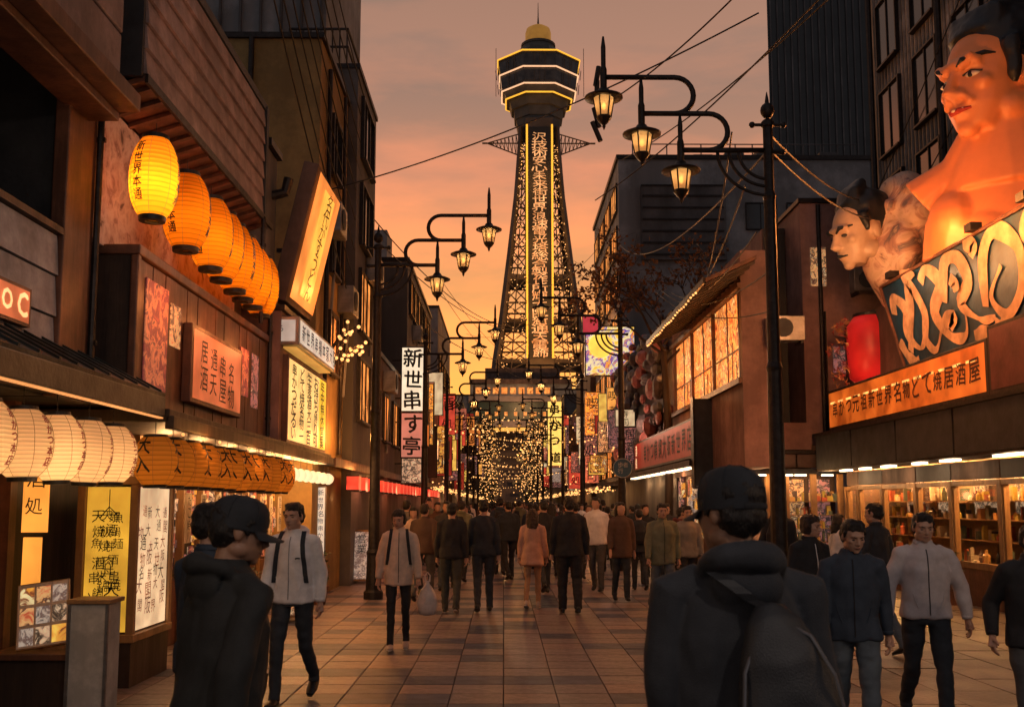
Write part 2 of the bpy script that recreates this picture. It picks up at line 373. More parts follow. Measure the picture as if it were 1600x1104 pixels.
# ------------------------------------------------------------------ near left building: boards, recess, eave
b1 = thing('shop_building', (-3.6, 6, 0), 'grey-boarded shop building with a dark recess at the left edge', 'building')
m = MB(); m.box(-9, -5.2, 1, 8.7, 0, 9); m.box(-5.2, -4.25, 1, 8.7, 0, 2.5); m.box(-5.2, -3.66, 1, 8.1, 2.5, 3.78); m.box(-5.2, -3.66, 1, 8.62, 5.3, 9); m.box(-5.2, -3.66, 8.2, 8.62, 2.5, 5.3)
m.build('wall', M['charcoal'], b1)
for k in range(3):
    z = 2.80+.335*k; m = MB(); m.hexa([(-3.655,2,z),(-3.585,2,z),(-3.585,8.12,z),(-3.655,8.12,z),(-3.655,2,z+.325),(-3.61,2,z+.325),(-3.61,8.12,z+.325),(-3.655,8.12,z+.325)])
    m.build('board', M['clap'], b1)
m = MB(); m.box(-3.66, -3.56, 2, 8.12, 3.805, 3.86); m.build('sill', M['darkwood'], b1)
m = MB(); m.box(-3.68, -3.56, 8.13, 8.64, 2.5, 5.12); m.box(-3.66,-3.57,8.66,8.72,2.5,5.3); m.build('pillar', M['redwood'], b1, bevel=.01)
m = MB()
for k in range(4): m.box(-4.9, -4.86, 2+1.5*k, 3.45+1.5*k, 3.86, 5.15)
m.build('window_pane', M['glass_dark'], b1)
m = MB(); m.box(-3.62, -3.12, 1, 8.5, 4.98, 5.13); m.box(-3.62,-3.3,1,8.5,4.9,4.975); m.build('beam', M['redwood'], b1, bevel=.01)
for k in range(6):
    z = 5.14+.42*k; m = MB(); m.box(-3.6, -3.2+.008*(k%2), 1, 8.22, z, z+.40); m.build('cladding_board', M['pinkboard'], b1, bevel=.012)
eave = thing('eave_roof', (-3.4, 6, 2.5), 'dark teal metal eave above the white lanterns', 'roof')
m = MB(); m.slab((-3.62,2,2.90), (-3.06,2,2.60), (-3.06,9.22,2.60), (-3.62,9.22,2.90), (.3,0,1), .03)
for k in range(24): m.slab((-3.62,2.2+.3*k,2.935), (-3.06,2.2+.3*k,2.635), (-3.06,2.23+.3*k,2.635), (-3.62,2.23+.3*k,2.935), (.3,0,1), .02)
m.build('roof_sheet', M['teal'], eave)
m = MB(); m.box(-3.11, -3.05, 2, 9.22, 2.42, 2.60); m.build('fascia', M['teal'], eave, bevel=.008)
m = MB(); m.box(-4.3, -3.12, 2, 9.2, 2.52, 2.56); m.build('soffit', M['darkwood'], eave)
m = MB(); m.box(-3.10, -3.06, 2, 9.2, 2.405, 2.417); m.build('light_strip', glow('edge_led', (1,.4,.12), .9), eave)
s = thing('glowing_sign', (-3.57, 7.2, 3.1), 'small glowing orange sign on the grey boards at the left edge', 'sign')
m = MB(); m.box(-3.60, -3.54, 6.7, 7.58, 2.95, 3.24); m.build('frame', M['redwood'], s)
m = MB(); m.quad((-3.537,6.73,2.975),(-3.537,7.55,2.975),(-3.537,7.55,3.215),(-3.537,6.73,3.215)); m.build('face', M['g_pink'], s)
m = MB(); write(m, 'ROC', (-3.535,6.95,3.095), (0,1,0), (0,0,1), .16, .24, vertical=False, sx=1.0, bold=.01); m.build('lettering', glow('letter_cream', (1,.62,.25), 1.1), s)

# ------------------------------------------------------------------ lanterns
pw = paper('white_paper', (.86,.68,.48), (1,.48,.2), .06)
py_ = paper('yellow_paper', (.86,.30,.012), (1,.22,.01), .07)
py2 = paper('yellow_paper_bright', (.98,.42,.02), (1,.28,.012), .30)
pd = paper('amber_paper_dim', (.60,.30,.07), (1,.32,.03), .05)
def lantern(name, loc, r, h, pm_, label, cat, grp, power, lcol, text, ink, rz=0, segs=20, small=False, boxy=.5):
    t = thing(name, loc, label, cat, grp, rz)
    m = MB(); prof = []; n = 14 if not small else 7
    for i in range(n+1):
        a = i/n; z = (a-.5)*h*.9; q = abs(2*a-1)
        rr = r*(1-q**2.6*(1-boxy)) ; prof.append((rr, z))
    m.lathe(prof, n=segs); m.smooth = True
    vx = t.location
    t.rotation_euler = (random.uniform(-.035,.035), random.uniform(-.035,.035), rz); t.scale = (random.uniform(.97,1.03),)*2+(random.uniform(.96,1.02),); power = power*random.uniform(.7,1.25)
    def bl(mm, nm, mt, sm=False):
        if sm: mm.sm = [True]*len(mm.f)
        me = mm.mesh(nm, mt); o = bpy.data.objects.new(nm, me); COL.objects.link(o); o.parent = t; return o
    bl(m, 'paper_body', pm_, True)
    for sgn in (-1, 1):
        m = MB(); z = sgn*h*.455; rr = r*boxy*.98
        if sgn > 0: m.lathe([(rr*.35,z+h*.045),(rr,z+h*.04),(rr*1.04,z-h*.015),(rr*.9,z-h*.02)], n=segs)
        else: m.lathe([(rr*.55,z-h*.05),(rr,z-h*.045),(rr*1.04,z+h*.015),(rr*.9,z+h*.02)], n=segs)
        bl(m, 'ring', M['black'])
    if not small:
        m = MB()
        for k in range(7):
            a = 2*math.pi*k/7+.3; m.tube([((p[0]+.003)*math.cos(a), (p[0]+.003)*math.sin(a), p[1]) for p in prof], .0018, n=4)
        bl(m, 'rib', mat('rib_brown', (.30,.16,.05), var=0, bump=0), False)  # thin ribs in one even brown
    if text:
        m = MB(); st = h*.7/len(text); sz = st*.92
        for a0 in (.02, -2.0, 1.5, 3.0):
            for k, ch in enumerate(text):
                zc = h*.33-st*(k+.15)
                gg, ff = glyph(ch); vs = []
                for (x, y) in gg:
                    zz = zc+y*sz; q = abs(2*zz/(h*.9)); rr = r*(1-min(1,q)**2.6*(1-boxy))+.006
                    a = a0+x*sz*.9/r; vs.append((rr*math.cos(a), rr*math.sin(a), zz))
                m.add(vs, ff); m.add([(v[0]*1.002,v[1]*1.002,v[2]+sz*.04) for v in vs], ff)
                m.add([(v[0]*1.004*math.cos(.022)-v[1]*1.004*math.sin(.022),v[0]*1.004*math.sin(.022)+v[1]*1.004*math.cos(.022),v[2]) for v in vs], ff)
        bl(m, 'lettering', ink)
    m = MB(); m.tube([(0,0,h*.48),(0,0,h*.48+.14)], .004, n=5); bl(m, 'hanging_wire', M['iron'])
    if power:
        m = MB(); m.ball((0,0,0), .03, 8, 5); bl(m, 'bulb', M['g_bulb'])
        d = bpy.data.lights.new('lantern_light', 'POINT'); d.energy = power; d.color = lcol; d.shadow_soft_size = .05; d.use_shadow = True
        o = bpy.data.objects.new('lantern_light', d); COL.objects.link(o); o.parent = t; o.location = (0,0,-h*.10)
    return t
ORD = ['first','second','third','fourth','fifth','sixth','seventh','eighth','ninth','tenth','eleventh','twelfth']+['%dth' % q for q in range(13,40)]
order = ['leftmost, cut by the picture edge', 'second from the left', 'middle one of the five', 'fourth from the left', 'rightmost of the five, next to the amber lanterns']
for k in range(5):
    lantern('paper_lantern', (-3.2, 6.32+.52*k, 2.045), .195, .52, pw, 'white paper lantern with dark red characters, '+order[k], 'lantern', 'white lanterns under the teal eave', 3.0, (1,.58,.26), '串かつ本店', M['redink'], rz=random.uniform(-.2,.2), boxy=.48)
m = MB(); m.tube([(-3.2,5.5,2.46),(-3.2,9.2,2.46)], .012, n=6); tag(m.build('lantern_rail', M['iron']), 'thin iron rail carrying the white lanterns', 'rail')
yo = ['bright yellow lantern nearest the mural, hanging lowest-left and alone', 'second big amber lantern, widest of the overlapping ones', 'third big amber lantern under the soffit, tucked behind the second', 'fourth big amber lantern under the soffit', 'fifth big amber lantern under the soffit', 'sixth big amber lantern under the soffit', 'seventh big amber lantern, last but one before the silver sign box', 'last big amber lantern, just above the silver sign box']
for k, (y, x) in enumerate([(9.12,-3.2),(10.15,-3.22),(10.95,-3.2),(11.45,-3.2),(11.95,-3.2),(12.4,-3.2),(12.85,-3.2),(13.3,-3.2)]):
    lantern('paper_lantern', (x, y, 4.6-.016*k), .235 if k else .225, .84, py2 if k == 0 else py_, yo[k], 'lantern', 'big yellow lanterns under the brown soffit', 12 if k == 0 else 4, (1,.60,.24), '新世界本通', M['ink'], rz=random.uniform(-.15,.15), segs=24, boxy=.55)
for k in range(12):
    lantern('paper_lantern', (-3.15, 9.3+.48*k, 2.03), .20, .50, pd, 'dim amber paper lantern, %s beyond the white ones under the dark canopy' % ORD[k], 'lantern', 'dim amber lanterns under the dark canopy', .8, (1,.45,.1), '大入', M['ink'], rz=random.uniform(0,6), segs=16, boxy=.55)
for k in range(7):
    lantern('paper_lantern', (-3.12, 15.3+.5*k, 2.08), .10, .22, M['g_cream'], 'small bright lantern, %s past the dim amber row on the left' % ORD[k], 'lantern', 'small bright lanterns past the amber row', 0, None, '', M['ink'], small=True, segs=10, boxy=.2)

# ------------------------------------------------------------------ louvred building with mural, soffit, brown box
b2 = thing('louvred_building', (-3.6, 11, 0), 'building with a louvred board front over a faded mural and amber lanterns', 'building')
m = MB(); m.box(-9, -4.5, 8.75, 14.15, 0, 6.7); m.box(-4.5, -3.66, 8.75, 14.1, 3.9, 6.6); m.build('wall', M['brownwall'], b2)
m = MB(); m.box(-3.65, -3.60, 8.75, 13.5, 3.95, 5.24); m.build('mural', M['mural'], b2)
m = MB(); m.box(-3.6, -3.22, 8.75, 8.80, 5.42, 7.1); m.box(-3.25,-3.18,13.30,13.42,5.42,6.95); m.box(-3.26,-3.2,8.74,13.4,6.90,7.0); m.build('panel_frame', M['charcoal'], b2)
for k in range(6):
    z = 5.47+.238*k; m = MB(); m.hexa([(-3.5,8.82,z),(-3.19,8.82,z),(-3.19,13.28,z),(-3.5,13.28,z),(-3.5,8.82,z+.222),(-3.215,8.82,z+.222),(-3.215,13.28,z+.222),(-3.5,13.28,z+.222)])
    m.build('louvre_board', M['pinkboard'], b2)
m = MB(); m.box(-3.52,-3.24,8.85,13.27,5.45,6.9); m.build('backing', M['charcoal'], b2)
m = MB(); m.slab((-3.6,8.8,5.27),(-3.19,8.8,5.40),(-3.19,13.5,5.40),(-3.6,13.5,5.27),(0,0,1),.05)
for k in range(16): m.slab((-3.6,8.9+.3*k,5.225),(-3.19,8.9+.3*k,5.355),(-3.19,8.96+.3*k,5.355),(-3.6,8.96+.3*k,5.225),(0,0,1),.04)
m.build('soffit', M['redwood'], b2)
m = MB(); m.box(-3.19,-3.16,8.76,13.7,5.36,5.44); m.build('edge_trim', M['iron'], b2)
bx = thing('fascia_box', (-3.6, 11.6, 3.2), 'long brown wooden fascia box below the big amber lanterns', 'fascia')
m = MB(); m.box(-4.4, -3.33, 9.08, 14.1, 2.52, 3.88); m.build('body', M['darkwood'], bx)
m = MB(); m.box(-4.42, -3.27, 9.04, 14.14, 3.88, 3.97); m.box(-3.35,-3.28,9.04,9.12,2.52,3.877); m.build('rim', M['redwood'], bx, bevel=.012)
for k in range(14):
    y0 = 9.15+.352*k
    m = MB(); m.box(-3.328, -3.305+.004*(k%3), y0, y0+.335, 2.55, 3.86); m.build('plank', M['redwood'], bx)
pl = [(9.30,.62,2.72,1.0,CLUT[5],'tall faded reddish poster nearest the camera on the brown fascia'),(10.0,.32,3.2,.42,CLUT[1],'small square poster on the brown fascia'),(12.7,.42,3.0,.6,CLUT[5],'dark poster right of the framed panel'),(13.3,.35,2.9,.7,CLUT[3],'narrow dull poster at the end of the brown fascia')]
for y, ww, z, hh, mt, lb in pl:
    m = MB(); m.box(-3.300, -3.288, y, y+ww, z, z+hh); tag(m.build('poster', mt), lb, 'poster')
s = thing('framed_sign', (-3.28, 11.4, 3.1), 'framed salmon-lit panel with dark figures on the brown fascia', 'sign')
m = MB(); m.box(-3.298, -3.20, 10.42, 12.45, 2.68, 3.50); m.build('frame', M['redwood'], s, bevel=.01)
m = MB(); m.quad((-3.197,10.48,2.73),(-3.197,12.39,2.73),(-3.197,12.39,3.45),(-3.197,10.48,3.45)); m.build('face', M['g_pink'], s)
m = MB()
for k, tx in enumerate(['居酒', '通天', '串屋', '名物']): write(m, tx, (-3.195,10.85+.36*k,3.25-.03*k), (0,1,0), (0,0,1), .26, .28)
m.build('lettering', M['ink'], s)
for k in range(3): lamp('panel_light', (-2.95, 9.7+1.6*k, 3.6), 7, (1,.28,.07), .08)

# ------------------------------------------------------------------ canopy of the second shop and its front
cn = thing('shop_canopy', (-3.5, 13.5, 2.4), 'dark timber canopy over the dim amber lanterns', 'canopy')
m = MB(); m.box(-4.5, -3.02, 9.25, 18.0, 2.38, 2.50); m.box(-3.06,-2.98,9.25,18.0,2.32,2.44); m.build('beam', M['darkwood'], cn, bevel=.01)
m = MB()
for k in range(9): m.ball((-3.0, 9.6+.62*k, 2.29), .018, 6, 4)
m.build('bulbs', M['g_bulb'], cn); m = MB(); m.box(-3.3,-3.04,14.9,18,2.33,2.375); m.build('light_strip', glow('canopy_strip', (1,.55,.2), 2.2, var=.5, scale=9), cn)
f = thing('storefront', (-4.0, 13, 0), 'narrow shop front hung with paper strips and goods under the dim lanterns', 'shop front')
m = MB(); m.box(-4.5, -4.15, 8.75, 18.0, 0, 2.38); m.build('wall', M['darkwood'], f)
for k in range(10):
    y = 10.9+.78*k; m = MB(); m.box(-3.95, -3.86, y, y+.09, 0, 2.37); m.build('post', M['goldwood'], f)
m = MB(); m.box(-4.1,-3.9,10.6,18,.0,.75); m.build('counter', M['redwood'], f)
rg = random.Random(11)
gm = [MB() for _ in CLUT]
for k in range(420):
    q = rg.randrange(len(CLUT)); y = rg.uniform(10.7, 17.9); z = rg.uniform(.78, 2.1); x = rg.uniform(-4.12, -3.92); a = rg.uniform(.03,.12); c = rg.uniform(.05,.2)
    gm[q].box(x, x+a*.6, y, y+a, z, z+c)
for q, mm in enumerate(gm): tag(mm.build('goods', CLUT[q], f), kind='stuff')
lw = mat('paper_strip', (.62,.52,.40), rough=.7, var=.15, scale=6, bump=.1)
for k in range(11):
    y = 10.9+.62*k; z0 = rg.uniform(.95,1.2); wd = rg.uniform(.16,.26)
    t = thing('paper_banner', (-3.7, y, 1.3), 'hanging paper strip with brush characters, %s from the sign cabinet on the left' % ORD[k], 'banner', 'paper strips hanging in the left shop front')
    m = MB(); m.box(-3.74, -3.728, y, y+wd, z0, 1.76); m.build('strip', [lw, CLUT[0], CLUT[2]][k%3] if k%2 else lw, t)
    m = MB(); write(m, rg.choice(['串かつ定食','名物どて焼','生ビール中','たこ焼八個','大阪新世界']), (-3.727, y+wd/2, 1.68), (0,1,0), (0,0,1), wd*.6, wd*.68); m.build('lettering', M['ink'], t)
    m = MB(); m.tube([(-3.735,y-.01,1.765),(-3.735,y+wd+.01,1.765)], .008, n=6); m.build('rod', M['goldwood'], t)
for k in range(6): lamp('shop_or_fill_light', (-3.62, 11.0+1.25*k, 2.2), 20, (1,.50,.18), .08)
for k in range(4): lamp('shop_or_fill_light', (-3.35, 15.2+1.6*k, 1.75), 16, (1,.45,.14), .1)
t = thing('standing_sign', (-3.3, 19, 0), 'white standing sign board with columns of small black characters by the shop', 'sign')
m = MB(); m.box(-3.46,-3.16,18.35,18.42,.25,1.95); m.box(-3.44,-3.18,18.36,18.41,0,.25); m.build('board', M['silver'], t, bevel=.008)
m = MB(); m.quad((-3.44,18.347,.5),(-3.18,18.347,.5),(-3.18,18.347,1.93),(-3.44,18.347,1.93)); m.build('face', glow('board_white', (1,.86,.68), .55), t)
m = MB()
for c, tx in ((-3.25,'新世界名物串かつ百円'),(-3.36,'営業中昼十一時より')): write(m, tx, (c,18.345,1.84), (1,0,0), (0,0,1), .10, .125)
m.build('lettering', M['ink'], t)

# ------------------------------------------------------------------ near left shop under the eave
f = thing('storefront', (-4.2, 7, 0), 'dark timber shop front behind the menu stand at the left edge', 'shop front')
m = MB()
for k in range(20): m.box(-4.25, -4.2+.01*(k%2), 3+.29*k, 3.27+.29*k, 0, 2.5)
m.build('planking', M['darkwood'], f)
for k in range(6): m = MB(); m.box(-4.2,-4.08,4.3+.85*k,4.42+.85*k,0,2.5); m.build('post', M['redwood'], f)
m = MB(); m.quad((-4.185,6.65,.55),(-4.185,7.25,.55),(-4.185,7.25,1.45),(-4.185,6.65,1.45)); m.build('window', CLUT[2], f)
lamp('shop_or_fill_light', (-3.9, 7.2, 2.2), 4, (1,.45,.14), .06)
t = thing('hanging_sign', (-3.72, 8.35, 1.6), 'amber hanging plank sign with characters behind the menu stand', 'sign')
m = MB(); m.box(-3.86,-3.66,8.3,8.33,1.42,2.1); m.box(-3.84,-3.70,8.3,8.33,.85,1.38); m.build('plank', M['g_amber'], t)
m = MB(); write(m, '酒処', (-3.76,8.297,1.85), (1,0,0), (0,0,1), .15, .22); m.build('lettering', M['ink'], t)
t = thing('menu_plinth', (-3.42, 7.8, 0), 'dark wooden box carrying the picture menu', 'box')
m = MB(); m.box(-3.72,-3.19,7.65,8.15,0,.52); m.build('body', M['darkwood'], t); m = MB(); m.box(-3.76,-3.15,7.6,8.18,.52,.565); m.build('top', M['redwood'], t, bevel=.006)
t = thing('menu_board', (-3.45, 7.8, .57), 'tilted picture menu standing on the dark wooden box', 'menu')
a = Vector((-3.56,7.66,.58)); u = Vector((.36,.06,.05)); vv = Vector((-.08,.16,.46)); nn = u.cross(vv).normalized()
m = MB(); m.slab(a, a+u, a+u+vv, a+vv, -nn, .03); m.build('board', M['goldwood'], t, bevel=.004)
fa = a+nn*.003; m = MB()
for r_ in range(3):
    for c_ in range(3):
        p = fa+u*(.06+.31*c_)+vv*(.05+.31*r_); m.mi = (r_*3+c_)%4; m.add([p, p+u*.27, p+u*.27+vv*.26, p+vv*.26], [(0,1,2,3)])
m.build('photos', [CLUT[4], CLUT[0], CLUT[2], CLUT[1]], t)
m = MB(); m.add([fa-nn*.001+u*.02+vv*.02, fa-nn*.001+u*.98+vv*.02, fa-nn*.001+u*.98+vv*.98, fa-nn*.001+u*.02+vv*.98], [(0,1,2,3)]); m.build('sheet', mat('menu_paper', (.55,.40,.30), bump=0), t)
m = MB(); m.box(-3.5,-3.46,7.9,8.1,.565,.95); m.build('prop', M['goldwood'], t)
lamp('menu_light', (-2.75, 6.9, 1.7), 3.2, (1,.6,.3), .05)
t = thing('bollard_box', (-2.98, 7.6, 0), 'white boxed pillar standing in front of the yellow lit sign', 'pillar')
m = MB(); m.box(-3.11,-2.84,7.5,7.76,0,.93); m.build('body', mat('off_white_box', (.78,.72,.64), rough=.5, var=.18, scale=3, grime=.5, streak=True), t, bevel=.006)
m = MB(); m.box(-3.13,-2.82,7.48,7.78,.933,.965); m.build('cap', M['goldwood'], t, bevel=.004)
m = MB(); m.box(-3.12,-3.10,7.485,7.51,0,.93); m.box(-2.85,-2.83,7.485,7.51,0,.93); m.build('corner_trim', M['silver'], t)
k = thing('sign_cabinet', (-3.6, 9.9, 0), 'timber corner cabinet with a yellow lit face and a white lit face', 'sign cabinet')
m = MB(); m.box(-3.90,-3.37,9.48,10.52,0,.44); m.box(-3.86,-3.40,9.52,10.48,.44,1.80); m.build('body', M['darkwood'], k)
m = MB()
for x, y in ((-3.90,9.46),(-3.42,9.46),(-3.42,10.46),(-3.9,10.46)): m.box(x, x+.07, y, y+.07, .44, 1.82)
m.box(-3.91,-3.34,9.45,10.54,1.82,1.90); m.box(-3.91,-3.34,9.45,10.54,.40,.47); m.build('frame', M['goldwood'], k, bevel=.006)
m = MB(); m.quad((-3.825,9.50,.49),(-3.425,9.50,.49),(-3.425,9.50,1.80),(-3.825,9.50,1.80)); m.build('yellow_face', glow('cab_yellow', (.95,.48,.045), .62, var=.5), k)
m = MB(); m.quad((-3.385,9.54,.49),(-3.385,10.45,.49),(-3.385,10.45,1.80),(-3.385,9.54,1.80)); m.build('white_face', glow('cab_white', (1,.66,.36), .75, var=.45), k)
m = MB()
for r_ in range(7):
    for c_ in range(4): write(m, rg.choice('酒肉魚米麺丼飯鍋串焼天'), (-3.72+.06*c_+rg.uniform(-.03,.03), 9.497, 1.5-.125*r_+rg.uniform(-.04,.04)), (1,0,0), (0,0,1), rg.uniform(.09,.13), 1)
m.tube([(-3.62,9.495,1.55),(-3.62,9.495,1.78)], .004, n=4); m.tube([(-3.70,9.495,1.52),(-3.62,9.495,1.62),(-3.55,9.495,1.55)], .006, n=4)
m.build('yellow_lettering', M['ink'], k)
m = MB()
for r_ in range(7):
    for c_ in range(4): m.mi = rg.randrange(3); write(m, rg.choice('新世界通天閣大阪名物'), (-3.382, 9.70+.2*c_+rg.uniform(-.05,.05), 1.55-.14*r_+rg.uniform(-.04,.04)), (0,1,0), (0,0,1), rg.uniform(.10,.17), 1)
m.build('white_lettering', [M['ink'], mat('orange_print', (.5,.14,.02), bump=0), M['redink']], k)
lamp('cabinet_light', (-3.55, 9.1, 2.1), 3, (1,.5,.16), .06)

# ------------------------------------------------------------------ third building with its signs
b3 = thing('low_building', (-3.3, 16, 0), 'low pinkish building carrying the yellow lettered sign', 'building')
m = MB(); m.box(-8, -3.14, 14.25, 17.65, 2.52, 4.35); m.build('wall', M['pinkwall'], b3); m = MB(); m.box(-8,-3.08,14.2,17.7,4.35,4.43); m.build('coping', M['iron'], b3)
s = thing('lit_sign', (-3.1, 16, 3.1), 'yellow lit sign with five columns of black characters', 'sign')
m = MB(); m.box(-3.138, -3.06, 14.45, 17.6, 2.50, 3.76); m.build('frame', M['redwood'], s)
m = MB(); m.quad((-3.057,14.5,2.55),(-3.057,16.9,2.55),(-3.057,16.9,3.71),(-3.057,14.5,3.71)); m.build('cream_face', glow('sign_cream', (1,.62,.20), .95, var=.35), s)
m = MB(); m.quad((-3.057,16.9,2.55),(-3.057,17.55,2.55),(-3.057,17.55,3.71),(-3.057,16.9,3.71)); m.build('yellow_face', glow('sign_yellow', (1,.58,.04), .9), s)
m = MB()
for c, tx in enumerate(['串かつだるい','どて焼名物一','生麦酒大三百','お持ち帰り可','年中無休営業']): write(m, tx, (-3.054,14.85+.58*c,3.58), (0,1,0), (0,0,1), .19, .185, sx=1.8, bold=.006)
m.build('lettering', M['ink'], s)
s = thing('box_sign', (-3.2, 15.8, 4.1), 'silver box sign with pale lettered side jutting over the street', 'sign')
m = MB(); m.box(-3.75,-2.89,14.3,17.35,3.87,4.28); m.build('body', M['silver'], s, bevel=.01)
m = MB(); m.quad((-2.885,14.36,3.91),(-2.885,17.3,3.91),(-2.885,17.3,4.24),(-2.885,14.36,4.24)); m.build('face', M['g_silver'], s)
m = MB(); m.quad((-3.7,14.296,3.92),(-2.94,14.296,3.92),(-2.94,14.296,4.23),(-3.7,14.296,4.23)); m.build('end_face', glow('sign_end', (.9,.8,.68), .30, var=.5, scale=3), s)
m = MB(); write(m, '新世界串揚本家大阪', (-2.882,14.6,4.07), (0,1,0), (0,0,1), .25, .33, vertical=False, bold=.006); write(m, 'いろ', (-3.5,14.293,4.1), (1,0,0), (0,0,1), .10, .35, vertical=False); m.build('lettering', M['ink'], s)
m = MB(); m.box(-3.6,-2.95,14.45,17.3,3.845,3.866); m.build('down_light', glow('sign_under', (1,.5,.1), .5), s)
s = thing('tilted_sign', (-2.9, 15.3, 5.4), 'tall amber lit sign leaning out over the silver box sign', 'sign')
A = Vector((-3.10,14.3,4.50)); B = Vector((-3.10,16.25,4.55)); C_ = Vector((-2.66,16.25,6.45)); D = Vector((-2.66,14.3,6.50)); n_ = (B-A).cross(D-A).normalized()
m = MB(); m.slab(A,B,C_,D,-n_,.22); m.build('box', M['brownwall'], s, bevel=.01)
e = n_*.03; uu = (B-A); vv = (D-A)
m = MB(); m.add([A+uu*.05+vv*.04+e, A+uu*.95+vv*.04+e, A+uu*.95+vv*.96+e, A+uu*.05+vv*.96+e], [(0,1,2,3)]); m.build('face', M['g_orange'], s)
m = MB(); m.add([A+uu*.3+vv*.1+e*1.5, A+uu*.72+vv*.1+e*1.5, A+uu*.72+vv*.9+e*1.5, A+uu*.3+vv*.9+e*1.5], [(0,1,2,3)]); m.build('bright_panel', M['g_yellow'], s)
m = MB(); write(m, '名代かすうどん', A+uu*.5+vv*.84+e*2, uu, vv, .27, .235, sx=1.5); m.build('lettering', mat('sign_brown', (.12,.02,.01), bump=0), s)
m = MB(); m.box(-3.6,-3.1,14.6,14.66,4.9,4.96); m.box(-3.6,-2.95,15.9,15.96,5.6,5.66); m.build('bracket', M['iron'], s)
d = thing('vent_duct', (-3.5, 13.8, 5.2), 'dark grey vertical vent duct beside the louvre boards', 'duct')
m = MB(); m.box(-3.62,-3.22,13.55,14.15,4.45,6.5); m.build('shaft', M['greydark'], d, bevel=.03); m = MB(); m.box(-3.66,-3.16,13.5,14.2,6.5,6.6); m.tube([(-3.25,13.9,5.9),(-3.05,13.9,5.95),(-3.0,13.9,6.15)], .07, n=10); m.build('cowl', M['iron'], d)

# ------------------------------------------------------------------ buildings further along (generic builder)
def window(parent, face, a0, a1, z0, z1, at, lit=None, sign=1, deep=.08, bars=1):
    """face 'x': plane x=at, spans y a0..a1, sign = outward x; face 'y': plane y=at facing -y"""
    t = .05
    def bx_(mm, u0, u1, w0, w1, d0, d1):
        if face == 'x': mm.box(at+sign*d0, at+sign*d1, u0, u1, w0, w1)
        else: mm.box(u0, u1, at-d0, at-d1, w0, w1)
    m = MB(); bx_(m, a0-t, a0, z0-t, z1+t, -.02, deep); bx_(m, a1, a1+t, z0-t, z1+t, -.02, deep); bx_(m, a0, a1, z1, z1+t, -.02, deep); bx_(m, a0, a1, z0-t, z0, -.02, deep+.04)
    for k in range(1, bars+1): u = a0+(a1-a0)*k/(bars+1); bx_(m, u-.02, u+.02, z0, z1, .0, .05)
    fr = m.build('window', M['iron'], parent)
    m = MB(); bx_(m, a0, a1, z0, z1, .005, .02); m.build('pane', lit or M['glass_dark'], fr)
    return fr
b = thing('plaster_building', (-5, 19, 0), 'tall ochre plaster building behind the leaning sign', 'building')
m = MB(); m.box(-11, -3.3, 17.75, 20.9, 0, 10.0); m.build('wall', M['ochre'], b)
m = MB(); m.box(-11.05,-3.24,17.68,20.95,10.0,10.1); m.build('coping', M['iron'], b)
m = MB(); m.tube([(-4.55,17.69,4.4),(-4.55,17.69,10.0)], .05, n=8); m.tube([(-3.24,18.4,2.6),(-3.24,18.4,9.7)], .045, n=8); m.tube([(-3.24,20.2,2.6),(-3.24,20.2,9.9)], .035, n=8); m.build('pipe', M['iron'], b)
for k in range(3): window(b, 'x', 18.9, 19.8, 4.1+1.9*k, 5.2+1.9*k, -3.3, M['g_winlit'] if k == 0 else None)
lamp('wall_light', (-2.75, 19.6, 4.4), 40, (1,.36,.08), .08)
lamp('wall_light', (-2.75, 19.4, 2.9), 70, (1,.36,.08), .08)
b = thing('orange_lit_building', (-3.3, 22, 0), 'dark narrow building with railing on its roof beyond the ochre one', 'building')
m = MB(); m.box(-8, -3.1, 20.95, 24.0, 0, 10.85); m.build('wall', M['greydark'], b)
m = MB(); m.box(-8,-3.06,20.92,24.03,10.85,10.95); m.build('coping', M['iron'], b)
m = MB()
for z in (11.35, 11.75): m.tube([(-4.6,21,z),(-3.35,21,z),(-3.35,23.9,z)], .03, n=6)
for q in range(9): m.tube([(-4.6+.155*q,21,10.95),(-4.6+.155*q,21,11.75)], .018, n=5)
m.build('railing', M['iron'], b)
for k in range(4): window(b, 'x', 21.5, 23.2, 3.4+1.9*k, 4.7+1.9*k, -3.1, M['g_winlit'] if k in (0,1) else None, bars=2)
b = thing('tall_grey_building', (-7, 24, 0), 'tall grey building rising behind the ochre one at the top left', 'building')
m = MB(); m.box(-16,-4.4,24.2,30,0,18); m.build('wall', M['greywall'], b)
m = MB()
for q in range(12): m.tube([(-10+.5*q,24.12,8),(-10+.5*q,24.12,18)], .04, n=6)
m.build('pipe', M['greydark'], b)
def block(name, label, x, y0, y1, h, m_, depth=5, side=-1, floors=None, lit=.5, wpitch=2.2, rng=None, roofbits=True, ground=2.5):
    r_ = rng or random.Random(int(y0*10+h))
    b = thing(name, (x, (y0+y1)/2, 0), label, 'building')
    x2 = x+side*depth; m = MB(); m.box(x, x2, y0, y1, 0, h); m.build('wall', m_, b)
    m = MB(); m.box(x-side*.06, x2, y0-.05, y1+.05, h, h+.12); m.build('coping', M['iron'], b)
    z = ground+.8
    while z < h-1.6:
        y = y0+.6
        while y < y1-1.2:
            ww = min(wpitch*.6, y1-.4-y)
            window(b, 'x', y, y+ww, z, z+1.2, x, r_.choice([M['g_winlit'], M['g_amber'], M['g_orange']]) if r_.random() < lit else None, sign=-side, bars=1)
            y += wpitch
        z += 2.4
    if roofbits:
        m = MB()
        for k in range(3):
            yy = r_.uniform(y0, y1-1.5); xx = x+side*r_.uniform(.3, depth-1.6); m.box(xx, xx+side*1.2, yy, yy+1.2, h+.12, h+.12+r_.uniform(.5,1.4))
        m.build('roof_plant', M['greydark'], b)
    return b
